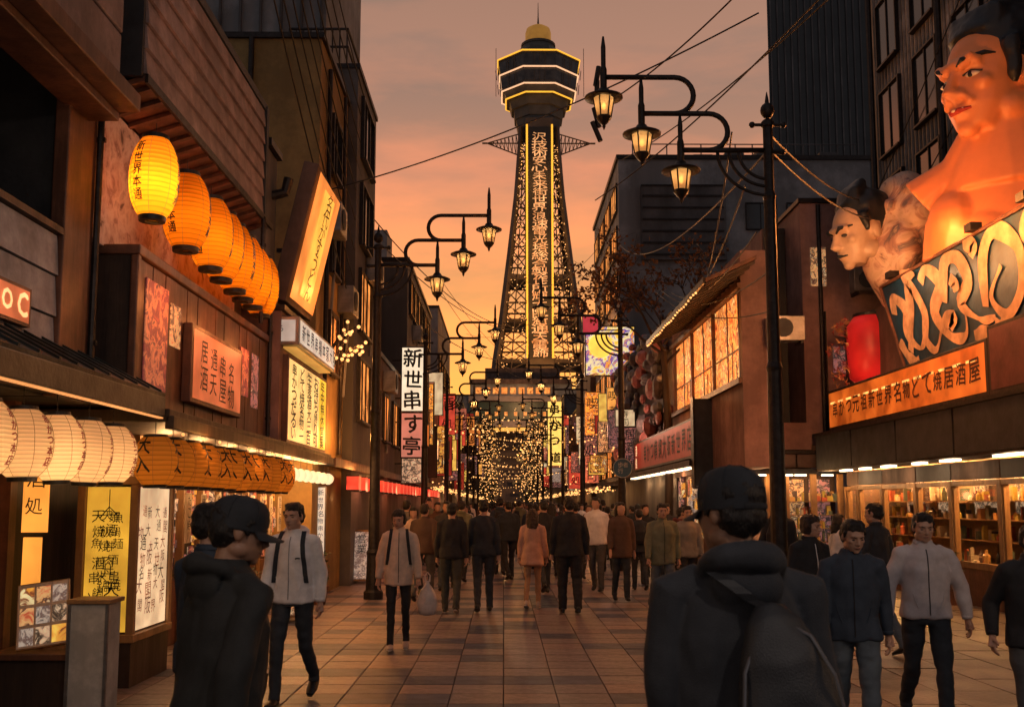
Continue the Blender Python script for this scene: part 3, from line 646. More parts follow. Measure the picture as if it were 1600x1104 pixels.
block('shop_building', 'low brown shop building past the first left lamp post', -3.2, 24.1, 33.9, 5.4, M['brownwall'], lit=.7)
block('dark_building', 'dark block with amber lit flank left of the second lamp post', -3.25, 34, 45, 9.8, M['greydark'], lit=.85, wpitch=1.6)
block('shop_building', 'low reddish shop building beyond the dark block on the left', -3.2, 45.1, 52, 6, M['pinkwall'], lit=.6)
block('grey_building', 'grey stepped building in the left distance before the tower', -3.4, 52.2, 64, 11.7, M['greywall'], depth=9, lit=.5)
block('shop_building', 'narrow brown house in the left distance past the grey building', -3.2, 64.2, 78, 8.4, M['brownwall'], lit=.6)
block('shop_building', 'dim house at the far left end of the street', -3.2, 78.2, 96, 9.2, M['greydark'], lit=.5)
block('shop_building', 'last low house on the left before the tower base', -3.3, 96.2, 128, 7.2, M['brownwall'], lit=.6, wpitch=3)
m = MB(); m.box(-9,-5.5,55,60,11.85,14.5); m.box(-7.5,-6.3,54,56.5,14.5,16.3); tag(m.build('water_tank', M['greywall']), 'boxy rooftop tank on the grey left building', 'water tank')
# ------------------------------------------------------------------ right: glazed shop under the painted wrestlers
b = thing('glazed_shop', (8, 16, 0), 'glazed shop with honey wood frames and a lit display on the right', 'building')
m = MB(); m.box(9.6, 16, 4, 22.95, 0, 4.4); m.box(7.75, 9.6, 4, 22.95, 2.55, 5.7); m.box(7.72,16,22.8,22.95,0,2.5); m.build('wall', M['brownwall'], b)
m = MB(); m.box(7.62, 9.6, 4, 22.9, 0, .60); m.build('base_wall', M['redwood'], b)
ys = [6.6, 8.2, 9.8, 11.4, 13.0, 14.6, 15.75, 17.5, 19.0, 20.7, 22.1, 22.85]
for i, y in enumerate(ys):
    m = MB(); m.box(7.60, 7.74, y-.06, y+.06, .60, 2.02); m.build('mullion', M['goldwood'], b, bevel=.006)
for i in range(len(ys)-1):
    y0, y1 = ys[i]+.06, ys[i+1]-.06
    m = MB(); m.box(7.61,7.72,y0,y1,.60,.70); m.box(7.61,7.72,y0,y1,1.94,2.02); m.box(7.63,7.71,y0,y0+.05,.70,1.94); m.box(7.63,7.71,y1-.05,y1,.70,1.94); fr = m.build('window_frame', M['goldwood'], b)
    m = MB(); m.box(7.66,7.668,y0+.05,y1-.05,.70,1.94)
    if 'shopglass' not in MATS:
        gm_ = bpy.data.materials.new('shop_glass'); gm_.use_nodes = True; t_ = gm_.node_tree; t_.nodes.clear(); MATS['shopglass'] = gm_
        o_ = t_.nodes.new('ShaderNodeOutputMaterial'); tr_ = t_.nodes.new('ShaderNodeBsdfTransparent'); gl_ = t_.nodes.new('ShaderNodeBsdfGlossy'); mi_ = t_.nodes.new('ShaderNodeMixShader'); fz = t_.nodes.new('ShaderNodeMath'); fz.operation = 'MULTIPLY_ADD'; fz.inputs[1].default_value = .35; fz.inputs[2].default_value = .03; pw_ = t_.nodes.new('ShaderNodeMath'); pw_.operation = 'POWER'; pw_.inputs[1].default_value = 4; lw_ = t_.nodes.new('ShaderNodeLayerWeight'); t_.links.new(lw_.outputs['Facing'], pw_.inputs[0]); t_.links.new(pw_.outputs[0], fz.inputs[0])
        gl_.inputs['Roughness'].default_value = .03; tr_.inputs[0].default_value = (.92,.9,.86,1); t_.links.new(fz.outputs[0], mi_.inputs[0]); t_.links.new(tr_.outputs[0], mi_.inputs[1]); t_.links.new(gl_.outputs[0], mi_.inputs[2]); t_.links.new(mi_.outputs[0], o_.inputs[0])
    m.build('pane', MATS['shopglass'], fr)
    m = MB(); m.box(7.64,7.72,y0-.04,y1+.04,2.04,2.33); m.build('header_panel', M['greydark'] if i%2 else M['brownwall'], b, bevel=.006)
    lamp('display_light', (8.05, (y0+y1)/2, 2.2), 70 if y0 > 8 else 26, (1,.50,.17), .06)
m = MB(); m.box(8.95,9.0,4,22.8,.6,2.4); m.build('display_back', mat('display_back', (.55,.38,.22), rough=.6), b)
m = MB(); m.box(7.75,9.0,4,22.8,2.40,2.45); m.build('display_ceiling', mat('display_back', (.55,.38,.22)), b)
m = MB()
for z in (.62, 1.0, 1.36, 1.68): m.box(8.2,8.9,4.4,22.7,z,z+.02)
m.build('shelf', M['goldwood'], b)
rg = random.Random(3); gm = [MB() for _ in range(6)]
for z in (.64, 1.02, 1.38, 1.70):
    y = 6.7
    while y < 22.6:
        wd = rg.uniform(.05,.16); hh = rg.uniform(.08,.27); x = rg.uniform(8.0,8.5) if z > .7 else rg.uniform(7.8,8.4)
        if z > .7: x = rg.uniform(8.22,8.6)
        q = rg.randrange(6)
        if rg.random() < .4: gm[q].lathe([(wd*.45,0),(wd*.45,hh*.6),(wd*.18,hh*.8),(wd*.18,hh)], (x,y+wd/2,z), 7, cap=True)
        else: gm[q].box(x, x+wd, y, y+wd*.9, z, z+hh)
        y += wd+rg.uniform(.01,.06)
gc = [mat('goods_a', (.55,.30,.10), rough=.3), mat('goods_b', (.45,.10,.05), rough=.3), mat('goods_c', (.60,.50,.36), rough=.4), mat('goods_d', (.08,.05,.04), rough=.25), mat('goods_e', (.50,.38,.08), rough=.3), mat('goods_f', (.12,.16,.13), rough=.3)]
for q, mm in enumerate(gm): tag(mm.build('display_goods', gc[q], b), kind='stuff')
m = MB()
for i in range(9):
    y = 9+1.6*i
    for z0 in (1.45,): m.box(8.93,8.94,y,y+.9,z0,z0+.8)
m.build('poster', CLUT[0], b)
cn = thing('canopy', (7.4, 15, 2.4), 'dark canopy with strip lights over the glazed shop on the right', 'canopy')
m = MB(); m.box(7.0, 7.76, 4, 22.9, 2.36, 2.50); m.box(7.0,7.12,4,22.9,2.51,3.15); m.build('soffit', M['darkwood'], cn)
for q in range(8): m = MB(); m.box(6.975,6.998,4.1+2.35*q,6.38+2.35*q,2.40,3.12); m.build('fascia_panel', M['charcoal'], cn)
m = MB(); m.box(6.94,7.0,4,22.95,3.125,3.19); m.build('edge_trim', M['iron'], cn)
for y, l in ((9.6,.9),(12.4,1.0),(14.1,.9),(16.3,.55),(17.6,.4),(19.0,.5),(20.3,.4),(21.4,.5)):
    m = MB(); m.box(7.18,7.30,y,y+l,2.325,2.357); m.build('strip_light', M['g_tubelight'], cn)
    lamp('strip_lamp', (7.24,y+l/2,2.2), 5, (1,.62,.32), .08)
s = thing('fascia_sign', (7.1, 18.4, 3.6), 'long orange lit fascia sign with dark characters below the blue one', 'sign')
m = MB(); m.box(7.05,7.75,14.72,22.1,3.20,4.06); m.build('case', M['darkwood'], s, bevel=.02)
m = MB(); m.quad((7.045,22.02,3.27),(7.045,14.8,3.27),(7.045,14.8,4.0),(7.045,22.02,4.0)); m.build('face', glow('fascia_orange', (1,.19,.02), .42, var=.7, scale=1.9), s)
m = MB(); write(m, '串かつ元祖新世界名物どて焼居酒屋', (7.041,21.6,3.62), (0,-1,0), (0,0,1), .34, .43, vertical=False, lift=.006, bold=.01); m.build('lettering', mat('fascia_ink', (.09,.02,.01), bump=0), s)
m = MB()
for q in range(14): m.box(7.035,7.043,21.9-.5*q,21.6-.5*q,3.76,3.80)
tag(m.build('tubes', glow('tube_orange', (1,.50,.12), 1.3, var=.6, scale=5), s), kind='stuff')
s = thing('fascia_sign', (7.1, 11.5, 3.6), 'dull pink lit fascia sign cut by the right picture edge', 'sign')
m = MB(); m.box(7.03,7.75,8,14.66,3.20,4.2); m.build('case', M['darkwood'], s); m = MB(); m.quad((7.025,14.6,3.27),(7.025,8,3.27),(7.025,8,4.15),(7.025,14.6,4.15)); m.build('face', mat('fascia_red', (.14,.035,.03), rough=.5, var=.3), s)
# the blue sign with white brush strokes, leaning back a little
s = thing('painted_sign', (7.2, 16, 4.9), 'big dark blue sign with pale swirling brush strokes below the wrestler figure', 'sign')
def SP(u, v, off=0):   # u 0..1 far end -> near end, v 0 bottom..1 top
    y = (18.3+(19.35-18.3)*v)*(1-u)+11.2*u
    return Vector((7.28-off-.0*v, y, 4.08+1.70*v))
m = MB(); P_ = [SP(0,0), SP(1,0), SP(1,1), SP(0,1)]; m.slab(*P_, (1,0,0), .35); m.build('board', mat('navy_paint', (.008,.045,.10), rough=.45, var=.5, scale=2, grime=.3), s, bevel=.015)
m = MB(); m.tube([SP(0,1,.02), SP(1,1,.02)], .035, n=6); m.tube([SP(0,0,.02), SP(0,1,.02)], .03, n=6); m.build('edge', M['redwood'], s)
def stroke(mb, pts, w0, lift):
    P = [Vector((p[0], p[1], 0)) for p in pts]; S = []
    for i in range(len(P)-1):   # catmull-rom
        a, b_, c, d = P[max(i-1,0)], P[i], P[i+1], P[min(i+2,len(P)-1)]
        for k in range(7):
            t = k/7; S.append(.5*((2*b_)+(c-a)*t+(2*a-5*b_+4*c-d)*t*t+(3*b_-a-3*c+d)*t*t*t))
    S.append(P[-1]); vs = []; fs = []; n = len(S)
    for i, q in enumerate(S):
        dd = S[min(i+1,n-1)]-S[max(i-1,0)]; dd = Vector((dd.x*7.5, dd.y*1.7, 0)).normalized(); nn = Vector((-dd.y, dd.x, 0)); t = i/(n-1)
        ww = w0*(.45+.75*math.sin(math.pi*min(1,t*1.15+.08))**.6+.2*math.sin(9*t+q.x*40))
        for sg in (-1,1): vs.append(SP(q.x+nn.x*ww*sg/7.5, q.y+nn.y*ww*sg/1.7, lift))
    for i in range(n-1): fs.append((2*i,2*i+1,2*i+3,2*i+2))
    mb.add(vs, fs)
m = MB()
ST = [[(.03,.62),(.05,.80),(.10,.60),(.07,.35),(.12,.15),(.17,.30)], [(.06,.15),(.12,.55),(.15,.85),(.19,.50),(.16,.22),(.20,.08),(.26,.30)],
      [(.21,.82),(.25,.92),(.30,.70),(.24,.45),(.29,.15),(.36,.12),(.38,.35)], [(.30,.50),(.34,.88),(.40,.86),(.42,.60),(.37,.42),(.44,.20),(.50,.18)],
      [(.47,.30),(.50,.75),(.56,.93),(.63,.70),(.62,.35),(.55,.16),(.50,.36),(.56,.60)], [(.66,.15),(.70,.50),(.66,.80),(.72,.95),(.80,.80),(.82,.40),(.76,.15)],
      [(.84,.85),(.90,.60),(.86,.25),(.93,.10),(.99,.4)], [(.02,.30),(.05,.08),(.10,.05)], [(.40,.08),(.47,.05),(.60,.06)], [(.27,.30),(.33,.33),(.30,.22)], [(.13,.95),(.16,.97),(.20,.93)], [(.44,.95),(.48,.90),(.46,.80)], [(.64,.08),(.70,.06),(.74,.12)], [(.355,.70),(.37,.62),(.36,.55)], [(.50,.10),(.53,.06),(.56,.12)]]
for i, p in enumerate(ST): stroke(m, p, .115, .012+.003*i)
m.build('brush_strokes', mat('brush_cream', (.66,.38,.22), rough=.6, var=.4, scale=3, grime=.3), s)
lamp('sign_flood', (5.9, 14.5, 5.6), 16, (1,.42,.15), .15); lamp('sign_flood', (5.9, 17.6, 5.6), 13, (1,.42,.15), .15)
# corrugated tower wall above
b = thing('corrugated_building', (9, 15, 8), 'tall corrugated grey building behind the wrestler figure', 'building')
m = MB(); m.box(10.0, 16, 2, 26.6, 4.5, 26); m.build('wall', M['corr'], b)
m = MB(); y = 6
while y < 26.4: m.hexa([(9.99,y,5.7),(9.95,y+.03,5.7),(9.95,y+.08,5.7),(9.99,y+.11,5.7),(9.99,y,26),(9.95,y+.03,26),(9.95,y+.08,26),(9.99,y+.11,26)]); y += .22
tag(m.build('corrugation', M['corr'], b), kind='stuff')
for z in (8.2, 10.6, 13.0):
    for y in (13.0, 15.4, 17.8, 20.2, 22.4, 24.6): window(b, 'x', y, y+1.25, z, z+1.7, 9.93, None, sign=-1, bars=1)
m = MB()
for y in (19.5, 22.1, 26.3): m.tube([(9.84,y,5.7),(9.84,y,26)], .08, n=8)
m.build('pipe', M['iron'], b)

# ------------------------------------------------------------------ setback shop and pink building at Y=23
b = thing('pink_building', (7, 24, 0), 'dull pink building with a dark vertical gap behind the right lamp post', 'building')
m = MB(); m.box(6.85,9.9,23.05,30.2,2.95,8.55); m.box(5.72,6.30,23.05,30.2,2.95,6.0); m.box(6.30,6.85,24.4,30.2,2.95,8.3); m.box(5.45,6.25,22.98,23.04,2.95,5.1); m.box(6.2,6.9,22.9,23.04,2.85,3.45); m.build('wall', M['pinkwall'], b)
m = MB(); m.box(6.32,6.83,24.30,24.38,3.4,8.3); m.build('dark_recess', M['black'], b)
m = MB(); m.box(6.8,9.2,22.98,30.3,8.56,8.66); m.box(5.4,7.72,22.90,23.04,2.30,2.42); m.box(5.4,7.75,22.95,23.0,2.75,2.84); m.build('coping', M['iron'], b)
m = MB(); m.tube([(7.25,22.98,2.9),(7.25,22.98,8.5)], .05, n=8); m.tube([(7.33,22.99,2.9),(7.33,22.99,6)], .03, n=6); m.tube([(5.95,22.95,2.9),(5.95,22.95,5)], .03, n=6); m.build('pipe', M['iron'], b)
for q in range(4): m = MB(); m.box(5.42+.58*q,5.97+.58*q,22.94,23.0,2.44,2.74); m.build('header_panel', M['brownwall'], b, bevel=.01)
f = thing('corner_storefront', (6.5, 23.2, 0), 'brightly lit corner shop front beside the glazed shop', 'shop front')
for x in (5.42, 5.88, 6.28, 6.9, 7.5): m = MB(); m.box(x,x+.12,23.0,23.12,0,2.3); m.build('post', M['goldwood'], f)
for q, (x0, x1) in enumerate(((5.54,5.88),(6.0,6.28),(6.40,6.9),(7.02,7.5))):
    m = MB(); m.box(x0,x1,23.6,23.62,.3,2.2); m.build('display', CLUT[(0,2,1,3)[q]], f)
rg = random.Random(9); gm = [MB() for _ in range(6)]
for q in range(160):
    z = rg.choice((.5,.8,1.1,1.4,1.7)); gm[rg.randrange(6)].box(*(lambda x, y: (x, x+rg.uniform(.04,.12), y, y+.08))(rg.uniform(5.5,7.5), rg.uniform(23.1,23.5)), z, z+rg.uniform(.06,.24))
for q, mm in enumerate(gm): tag(mm.build('goods', gc[q], f), kind='stuff')
m = MB()
for z in (.48,.78,1.08,1.38,1.68): m.box(5.5,7.6,23.1,23.6,z,z+.018)
m.build('shelf', M['goldwood'], f); m = MB(); m.box(5.4,7.62,23.62,23.7,0,2.3); m.build('back_wall', M['brownwall'], f)
for x in (5.8,6.6,7.25): lamp('shop_or_fill_light', (x,22.85,2.15), 11, (1,.52,.2), .08)
for x in (5.6,6.2,6.5,7.1): m = MB(); m.box(x,x+.25,22.84,22.9,2.26,2.29); m.build('spot_light', M['g_tubelight'], f)
s = thing('projecting_sign', (5.45, 22, 3.3), 'small amber lit sign with dark characters hanging by the right lamp post', 'sign')
m = MB(); m.box(5.24,5.70,21.95,22.10,2.76,3.84); m.build('case', M['redwood'], s, bevel=.01); m = MB(); m.quad((5.27,21.946,2.8),(5.67,21.946,2.8),(5.67,21.946,3.8),(5.27,21.946,3.8)); m.build('face', glow('proj_amber', (1,.40,.16), .75, var=.4), s)
m = MB(); write(m, '喫茶軽食', (5.47,21.94,3.62), (1,0,0), (0,0,1), .19, .225); m.build('lettering', M['ink'], s)

# ------------------------------------------------------------------ eaved building with the lit upper window
b = thing('eaved_building', (5, 25, 0), 'old building with a deep ribbed eave and a glowing upper window band', 'building')
m = MB(); m.box(5.02,5.7,21.3,30.2,2.4,4.2); m.box(5.02,5.7,21.3,30.2,6.25,7.0); m.box(5.3,5.7,21.3,30.2,4.2,6.25); m.box(5.02,5.3,21.3,21.5,4.2,6.25); m.box(5.02,5.3,29.9,30.2,4.2,6.25); m.build('wall', M['pinkwall'], b)
m = MB(); m.box(4.93,5.02,21.3,30.2,4.16,4.28); m.box(4.95,5.02,21.3,30.2,6.2,6.3); m.build('sill_beam', M['redwood'], b)
wm = picture('win_glow', [(.05,.01,.005),(.9,.16,.03),(1,.40,.08),(.25,.04,.015),(1,.62,.2),(.5,.08,.02)], scale=2.1, emit=1.0, dist=1.4)
for q in range(3):
    y0 = 21.55+2.8*q; m = MB(); m.box(5.02,5.10,y0,y0+.1,4.28,6.2); m.box(5.07,5.095,y0+1.4,y0+1.43,4.28,6.2); m.box(5.07,5.095,y0+.1,y0+2.8,4.95,4.98); fr = m.build('window_frame', M['redwood'], b)
    m = MB(); m.box(5.10,5.12,y0+.1,y0+2.8,4.28,6.2); m.build('pane', wm, fr)
    m = MB()
    for z in range(3): m.box(5.085,5.095,y0+.15+.41*z,y0+.20+.41*z,4.3,4.3+rg.uniform(.4,1.0))
    m.build('curtain', M['brownwall'], fr)
ev = thing('ribbed_eave', (4.5, 24, 6), 'deep dark ribbed eave edged with a string of amber bulbs', 'eave')
m = MB(); m.slab((4.0,20.0,6.02),(5.05,20.0,6.50),(5.05,28.1,6.50),(4.0,28.1,6.02),(0,0,1),.08); m.build('sheet', M['redwood'], ev)
for q in range(18): m = MB(); m.slab((4.02,20.1+.45*q,5.96),(5.04,20.1+.45*q,6.43),(5.04,20.18+.45*q,6.43),(4.02,20.18+.45*q,5.96),(0,0,1),.06); m.build('rafter', M['darkwood'], ev)
m = MB()
for q in range(26): m.ball((3.97,20.8+.285*q,5.97+.02*math.sin(q)), .026, 6, 4)
m.build('bulbs', M['g_bulb'], ev)
m = MB(); m.box(3.96,4.02,20.0,28.15,6.0,6.12); m.build('edge_trim', M['iron'], ev)
t = thing('bare_tree', (4.6, 29.2, 0), 'twiggy brown-leaved tree reaching above the eave on the right side', 'tree')
rt2 = random.Random(12); m = MB(); m.tube([(4.7,29.4,0),(4.75,29.3,3.5),(4.6,29.2,6.0)], [.13,.11,.09], n=8); tips = []
def br(p, d, l, r, dep):
    q = p+d*l; mid = p.lerp(q,.5)+Vector((rt2.uniform(-.1,.1),rt2.uniform(-.1,.1),rt2.uniform(-.05,.1)))*l; m.tube([p,mid,q],[r,r*.8,r*.6],n=5)
    if dep <= 2: tips.append((p,q))
    if dep == 0: return
    for k in range(3): br(q, (d+Vector((rt2.uniform(-.8,.8),rt2.uniform(-.8,.8),rt2.uniform(-.45,.6)))).normalized(), l*rt2.uniform(.6,.85), r*.58, dep-1)
for k in range(5): a = k*1.257+.3; br(Vector((4.62,29.2,5.6+.15*k)), Vector((math.cos(a)*.9, math.sin(a)*.5, .75)).normalized(), 1.25, .05, 4)
m.build('trunk', M['darkwood'], t)
ml = MB()
for p, q in tips:
    for k in range(3):
        c = p.lerp(q, rt2.random())+Vector((rt2.gauss(0,.09),rt2.gauss(0,.09),rt2.gauss(0,.09))); e1 = Vector((rt2.uniform(-1,1),rt2.uniform(-1,1),rt2.uniform(-1,1))).normalized()*rt2.uniform(.05,.10); e2 = e1.cross(Vector((rt2.uniform(-1,1),1,rt2.uniform(-1,1)))).normalized()*.04
        ml.add([c-e1,c+e2,c+e1,c-e2],[(0,1,2,3)])
tag(ml.build('crown', mat('brown_leaf', (.20,.085,.03), rough=.7, var=.6, scale=3, bump=0), t), kind='stuff')
lamp('tree_glow', (4.0, 27.5, 4.6), 45, (1,.38,.1), .2)
# red sign and dark end
s = thing('fascia_sign', (4.6, 30, 3.2), 'long dull red fascia sign with dark characters beside the dark panel', 'sign')
m = MB(); m.box(4.62,5.0,24.85,36.2,2.76,3.74); m.build('case', M['iron'], s)
m = MB(); m.quad((4.615,36.1,2.82),(4.615,24.95,2.82),(4.615,24.95,3.68),(4.615,36.1,3.68)); m.build('face', M['g_dimred'], s)
m = MB(); write(m, '串かつ横綱大阪新世界店', (4.61,33.4,3.25), (0,-1,0), (0,0,1), .62, .8, vertical=False, bold=.02); m.build('lettering', M['ink'], s)
m = MB(); write(m, '酒処', (4.61,35.6,3.45), (0,-1,0), (0,0,1), .4, .42); m.build('side_lettering', glow('cream_letter', (1,.7,.35), 1.4), s)
s = thing('blank_panel', (5.2, 24.8, 3), 'blank dark panel at the end of the red sign', 'panel')
m = MB(); m.box(4.58,5.86,24.55,24.8,2.06,4.16); m.build('sheet', M['charcoal'], s, bevel=.01); m = MB(); m.box(4.55,4.60,24.5,24.84,2.02,4.2); m.box(4.58,5.86,24.53,24.82,2.0,2.05); m.build('frame', M['iron'], s)
f = thing('storefront', (5.2, 30, 0), 'shop front with bare bulbs and hanging goods under the red sign', 'shop front')
m = MB(); m.box(5.25,5.6,23.7,46,0,2.75); m.build('wall', M['redwood'], f); m = MB(); m.box(4.5,5.3,24.85,46,2.55,2.70); m.build('canopy', M['darkwood'], f)
gm = [MB() for _ in CLUT]
for k in range(260):
    q = rg.randrange(6); y = rg.uniform(24.9,45); z = rg.uniform(.6,2.2); a = rg.uniform(.06,.25); gm[q].box(5.15,5.24,y,y+a,z,z+rg.uniform(.1,.45))
for q, mm in enumerate(gm): tag(mm.build('goods', CLUT[q], f), kind='stuff')
m = MB()
for q in range(12): m.box(4.55,4.75,25.2+1.0*q,25.8+1.0*q,2.50,2.54)
m.build('strip_lights', glow('pale_strip', (1,.75,.45), 3.5, var=.5, scale=8), f)
for q in range(5): lamp('shop_or_fill_light', (4.75,26+2.6*q,2.35), 14, (1,.5,.2), .1)

# ------------------------------------------------------------------ right far: grey office block, dark skyscraper, far houses
b = thing('grey_office_block', (8, 50, 0), 'large grey office block with a blank pale front and a dark sign panel', 'building')
m = MB(); m.box(5.3,17,46,58.5,0,17.5); m.build('wall', M['greywall'], b); m = MB(); m.box(5.2,17.1,45.9,58.6,17.5,17.7); m.build('coping', M['iron'], b)
m = MB(); m.box(6.3,10.2,45.75,45.99,12.7,16.2); m.build('dark_panel', M['greydark'], b)
m = MB()
for q in range(6): m.box(6.35,10.1,45.70,45.745,12.9+.55*q,12.98+.55*q)
m.box(6.3,10.2,45.70,45.745,16.15,16.22); m.build('panel_rail', M['iron'], b)
for q in range(7):
    for k in range(4):
        window(b, 'x', 46.6+3.0*k, 48.9+3.0*k, 2.9+2.05*q, 4.2+2.05*q, 5.3, M['g_orange'] if (q+k)%3 else M['g_winlit'], sign=-1, bars=2)
for q in range(3): window(b, 'y', 11.2+1.9*q, 12.5+1.9*q, 14.2, 15.4, 46, None)
m = MB()
for q in range(5): xx = 9+1.5*q; m.box(xx,xx+.9,47,48,17.7,18.1+.12*(q%3)); 
for q in range(14): m.tube([(6+.8*q,46.2,17.7),(6+.8*q,46.2,18.3)], .03, n=5)
m.tube([(6,46.2,18.3),(16.5,46.2,18.3)], .03, n=5); m.build('roof_plant', M['greydark'], b)
b = thing('dark_skyscraper', (29, 95, 0), 'dark skyscraper rising out of the picture at the top right', 'tower block')
m = MB(); m.hexa([(24.3,90,0),(36,90,0),(40,104,0),(28.3,104,0),(24.3,90,62),(36,90,62),(40,104,62),(28.3,104,62)]); m.build('wall', mat('night_curtain_wall', (.022,.026,.028), rough=.35, var=.3, scale=.6), b)
for q in range(18): m = MB(); m.box(24.5+.64*q,24.62+.64*q,89.85,89.99,0,62); m.build('mullion', M['greydark'], b)
for x_, y0, y1, h, mt, lb in ((5.1,30.3,45.9,7.3,'greydark','decorated grey shop building beyond the red sign'),(5.0,58.7,70,9.5,'brownwall','brown house on the right beyond the grey office block'),(5.2,70.1,84,8.2,'pinkwall','pinkish house in the right distance'),(5.0,84.1,104,10.5,'greydark','dark house at the far right end of the street'),(5.2,104.1,128,8.0,'brownwall','last low house on the right before the tower base')):
    block('shop_building', lb, x_, y0, y1, h, M[mt], side=1, lit=.65, wpitch=1.9, depth=4)
# relief ornaments on the decorated building
gm = [MB(), MB(), MB()]
for k in range(150):
    y = rg.uniform(30.4, 45); z = rg.uniform(3.0, 7.6); r_ = rg.uniform(.12,.42); q = rg.randrange(3)
    gm[q].ball((5.0-r_*.25, y, z), (r_*rg.uniform(.4,.9), r_*rg.uniform(.8,2), r_*rg.uniform(.5,1.1)), 7, 5)
orn = thing('relief_ornaments', (4.9, 38, 5), 'grey and pink figure reliefs massed on the front beyond the red sign', 'ornament')
for q, mt in enumerate((mat('orn_grey', (.18,.18,.19), rough=.6, var=.4, scale=4), mat('orn_pink', (.40,.14,.12), rough=.6, var=.4, scale=4), mat('orn_dark', (.06,.045,.05), rough=.6, var=.4, scale=4))): tag(gm[q].build('relief', mt, orn), kind='stuff')
lamp('relief_light', (4.0, 35, 4.2), 40, (1,.45,.3), .3); lamp('relief_light', (4.0, 42, 4.6), 60, (1,.45,.3), .3)

# ------------------------------------------------------------------ projecting signs along both sides
def psign(name, label, x0, x1, y, z0, z1, face, text='', ink=None, case=None, grp=None, size=None, depth=.14, cols=1, bold=0):
    s = thing(name, ((x0+x1)/2, y, z0), label, 'sign', grp)
    m = MB(); m.box(x0-.03, x1+.03, y, y+depth, z0-.03, z1+.03); xs = x0 if x0 < 0 else x1; xe = -3.3 if x0 < 0 else 5.2
    for z in (z0+.2*(z1-z0), z0+.8*(z1-z0)): m.box(xs, xe, y+.04, y+.08, z-.02, z+.02)
    m.build('case', case or M['iron'], s)
    m = MB(); m.quad((x0,y-.004,z0),(x1,y-.004,z0),(x1,y-.004,z1),(x0,y-.004,z1)); m.build('face', face, s)
    if text:
        m = MB(); n = len(text); st = (z1-z0)/n; sz = size or min(st*.85, (x1-x0)*.8)
        for c in range(cols): write(m, text, (x0+(x1-x0)*(c+.5)/cols, y-.006, z1-st*.5), (1,0,0), (0,0,1), sz, st, bold=bold)
        m.build('lettering', ink or M['ink'], s)
    return s
psign('vertical_sign', 'white vertical sign with bold black characters left of the second lamp post', -3.0, -2.38, 30, 4.35, 6.22, glow('vs_white', (1,.80,.55), .95), '新世串', bold=.02)
psign('vertical_sign', 'salmon lower half of the white vertical sign, with one bold character', -3.0, -2.38, 30.05, 3.0, 4.28, glow('vs_salmon', (1,.36,.25), .45), 'す亭', bold=.02)
psign('vertical_sign', 'cream pictorial lit sign below the white vertical sign', -2.98, -2.42, 30.1, 2.25, 2.95, CLUT[0])
psign('vertical_sign', 'tall yellow vertical sign with black characters over the right side of the street', 3.25, 4.25, 75, 4.4, 9.1, glow('vy', (1,.60,.12), 1.25), '串かつ道', bold=.05)
psign('vertical_sign', 'white square plate with small black characters below the tall yellow sign', 3.35, 4.15, 74.8, 3.2, 4.2, CLUT[4])
s = thing('billboard', (4.7, 45, 8.4), 'bright yellow and purple picture billboard over the right shops', 'billboard')
m = MB(); m.box(3.6,5.85,45,45.3,7.25,9.5); m.build('case', M['iron'], s)
m = MB(); m.quad((3.65,44.99,7.3),(5.8,44.99,7.3),(5.8,44.99,9.45),(3.65,44.99,9.45)); m.build('picture', picture('bb', [(.25,.03,.12),(.95,.55,.04),(.9,.75,.4),(.12,.05,.35),(.95,.4,.03),(.5,.04,.1)], scale=1.5, emit=.95, dist=2), s)
m = MB(); m.lathe([(.55,0),(.5,.12)], (0,0,0), 20, cap=True); m.xf(Matrix.Translation((4.3,44.95,8.6)) @ Matrix.Rotation(R(90),4,'X')); m.build('round_boss', glow('bb_yellow', (1,.6,.08), 1.2), s)
psign('hanging_sign', 'small red lit plate above the picture billboard', 3.45, 4.1, 44, 9.0, 9.75, glow('plate_red', (.8,.06,.08), .6))
names = ['amber','dull red','cream','salmon','yellow','orange','bright red','pictorial beige','pictorial red','pictorial orange','pictorial violet','unlit dark','unlit brown']
faces = [glow('fs%d' % i, c, e, var=.5, scale=3) for i, (c, e) in enumerate([((1,.42,.08),.75),((.8,.07,.04),.22),((1,.72,.4),.55),((1,.28,.16),.3),((1,.58,.1),.7),((1,.28,.05),.5),((1,.1,.05),.5)])]+CLUT[:4]+[M['greydark'], M['brownwall']]
rg = random.Random(21)
for k in range(112):
    L_ = k%2; y = 26+k*.72+rg.uniform(-.5,.5); h = rg.uniform(.5,2.2); wd = rg.uniform(.28,.55)*(1+y/90); z0 = rg.uniform(2.5, 3.4+y*.045)
    if (L_ and y < 33) or (not L_ and y < 37.5): continue
    tx = rg.choice(['酒処','串かつ','居酒屋','うどん','遊技','寿司','','喫茶'])
    if L_: x0 = -3.15; x1 = x0+wd
    else:
        x1 = 4.95; x0 = x1-wd
    fi = rg.randrange(len(faces)); nb = min(5, int((y-18)/12)); sz_ = 'tall narrow' if h > 1.5 else 'small'
    psign('projecting_sign', '%s %s sign on the %s side between the %s and %s lamp posts' % (sz_, names[fi], 'left' if L_ else 'right', ORD[nb], ORD[nb+1]), x0, x1, y, z0, z0+h, faces[fi], tx, None, None, 'small signs on the left of the far street' if L_ else 'small signs on the right of the far street', depth=.12)
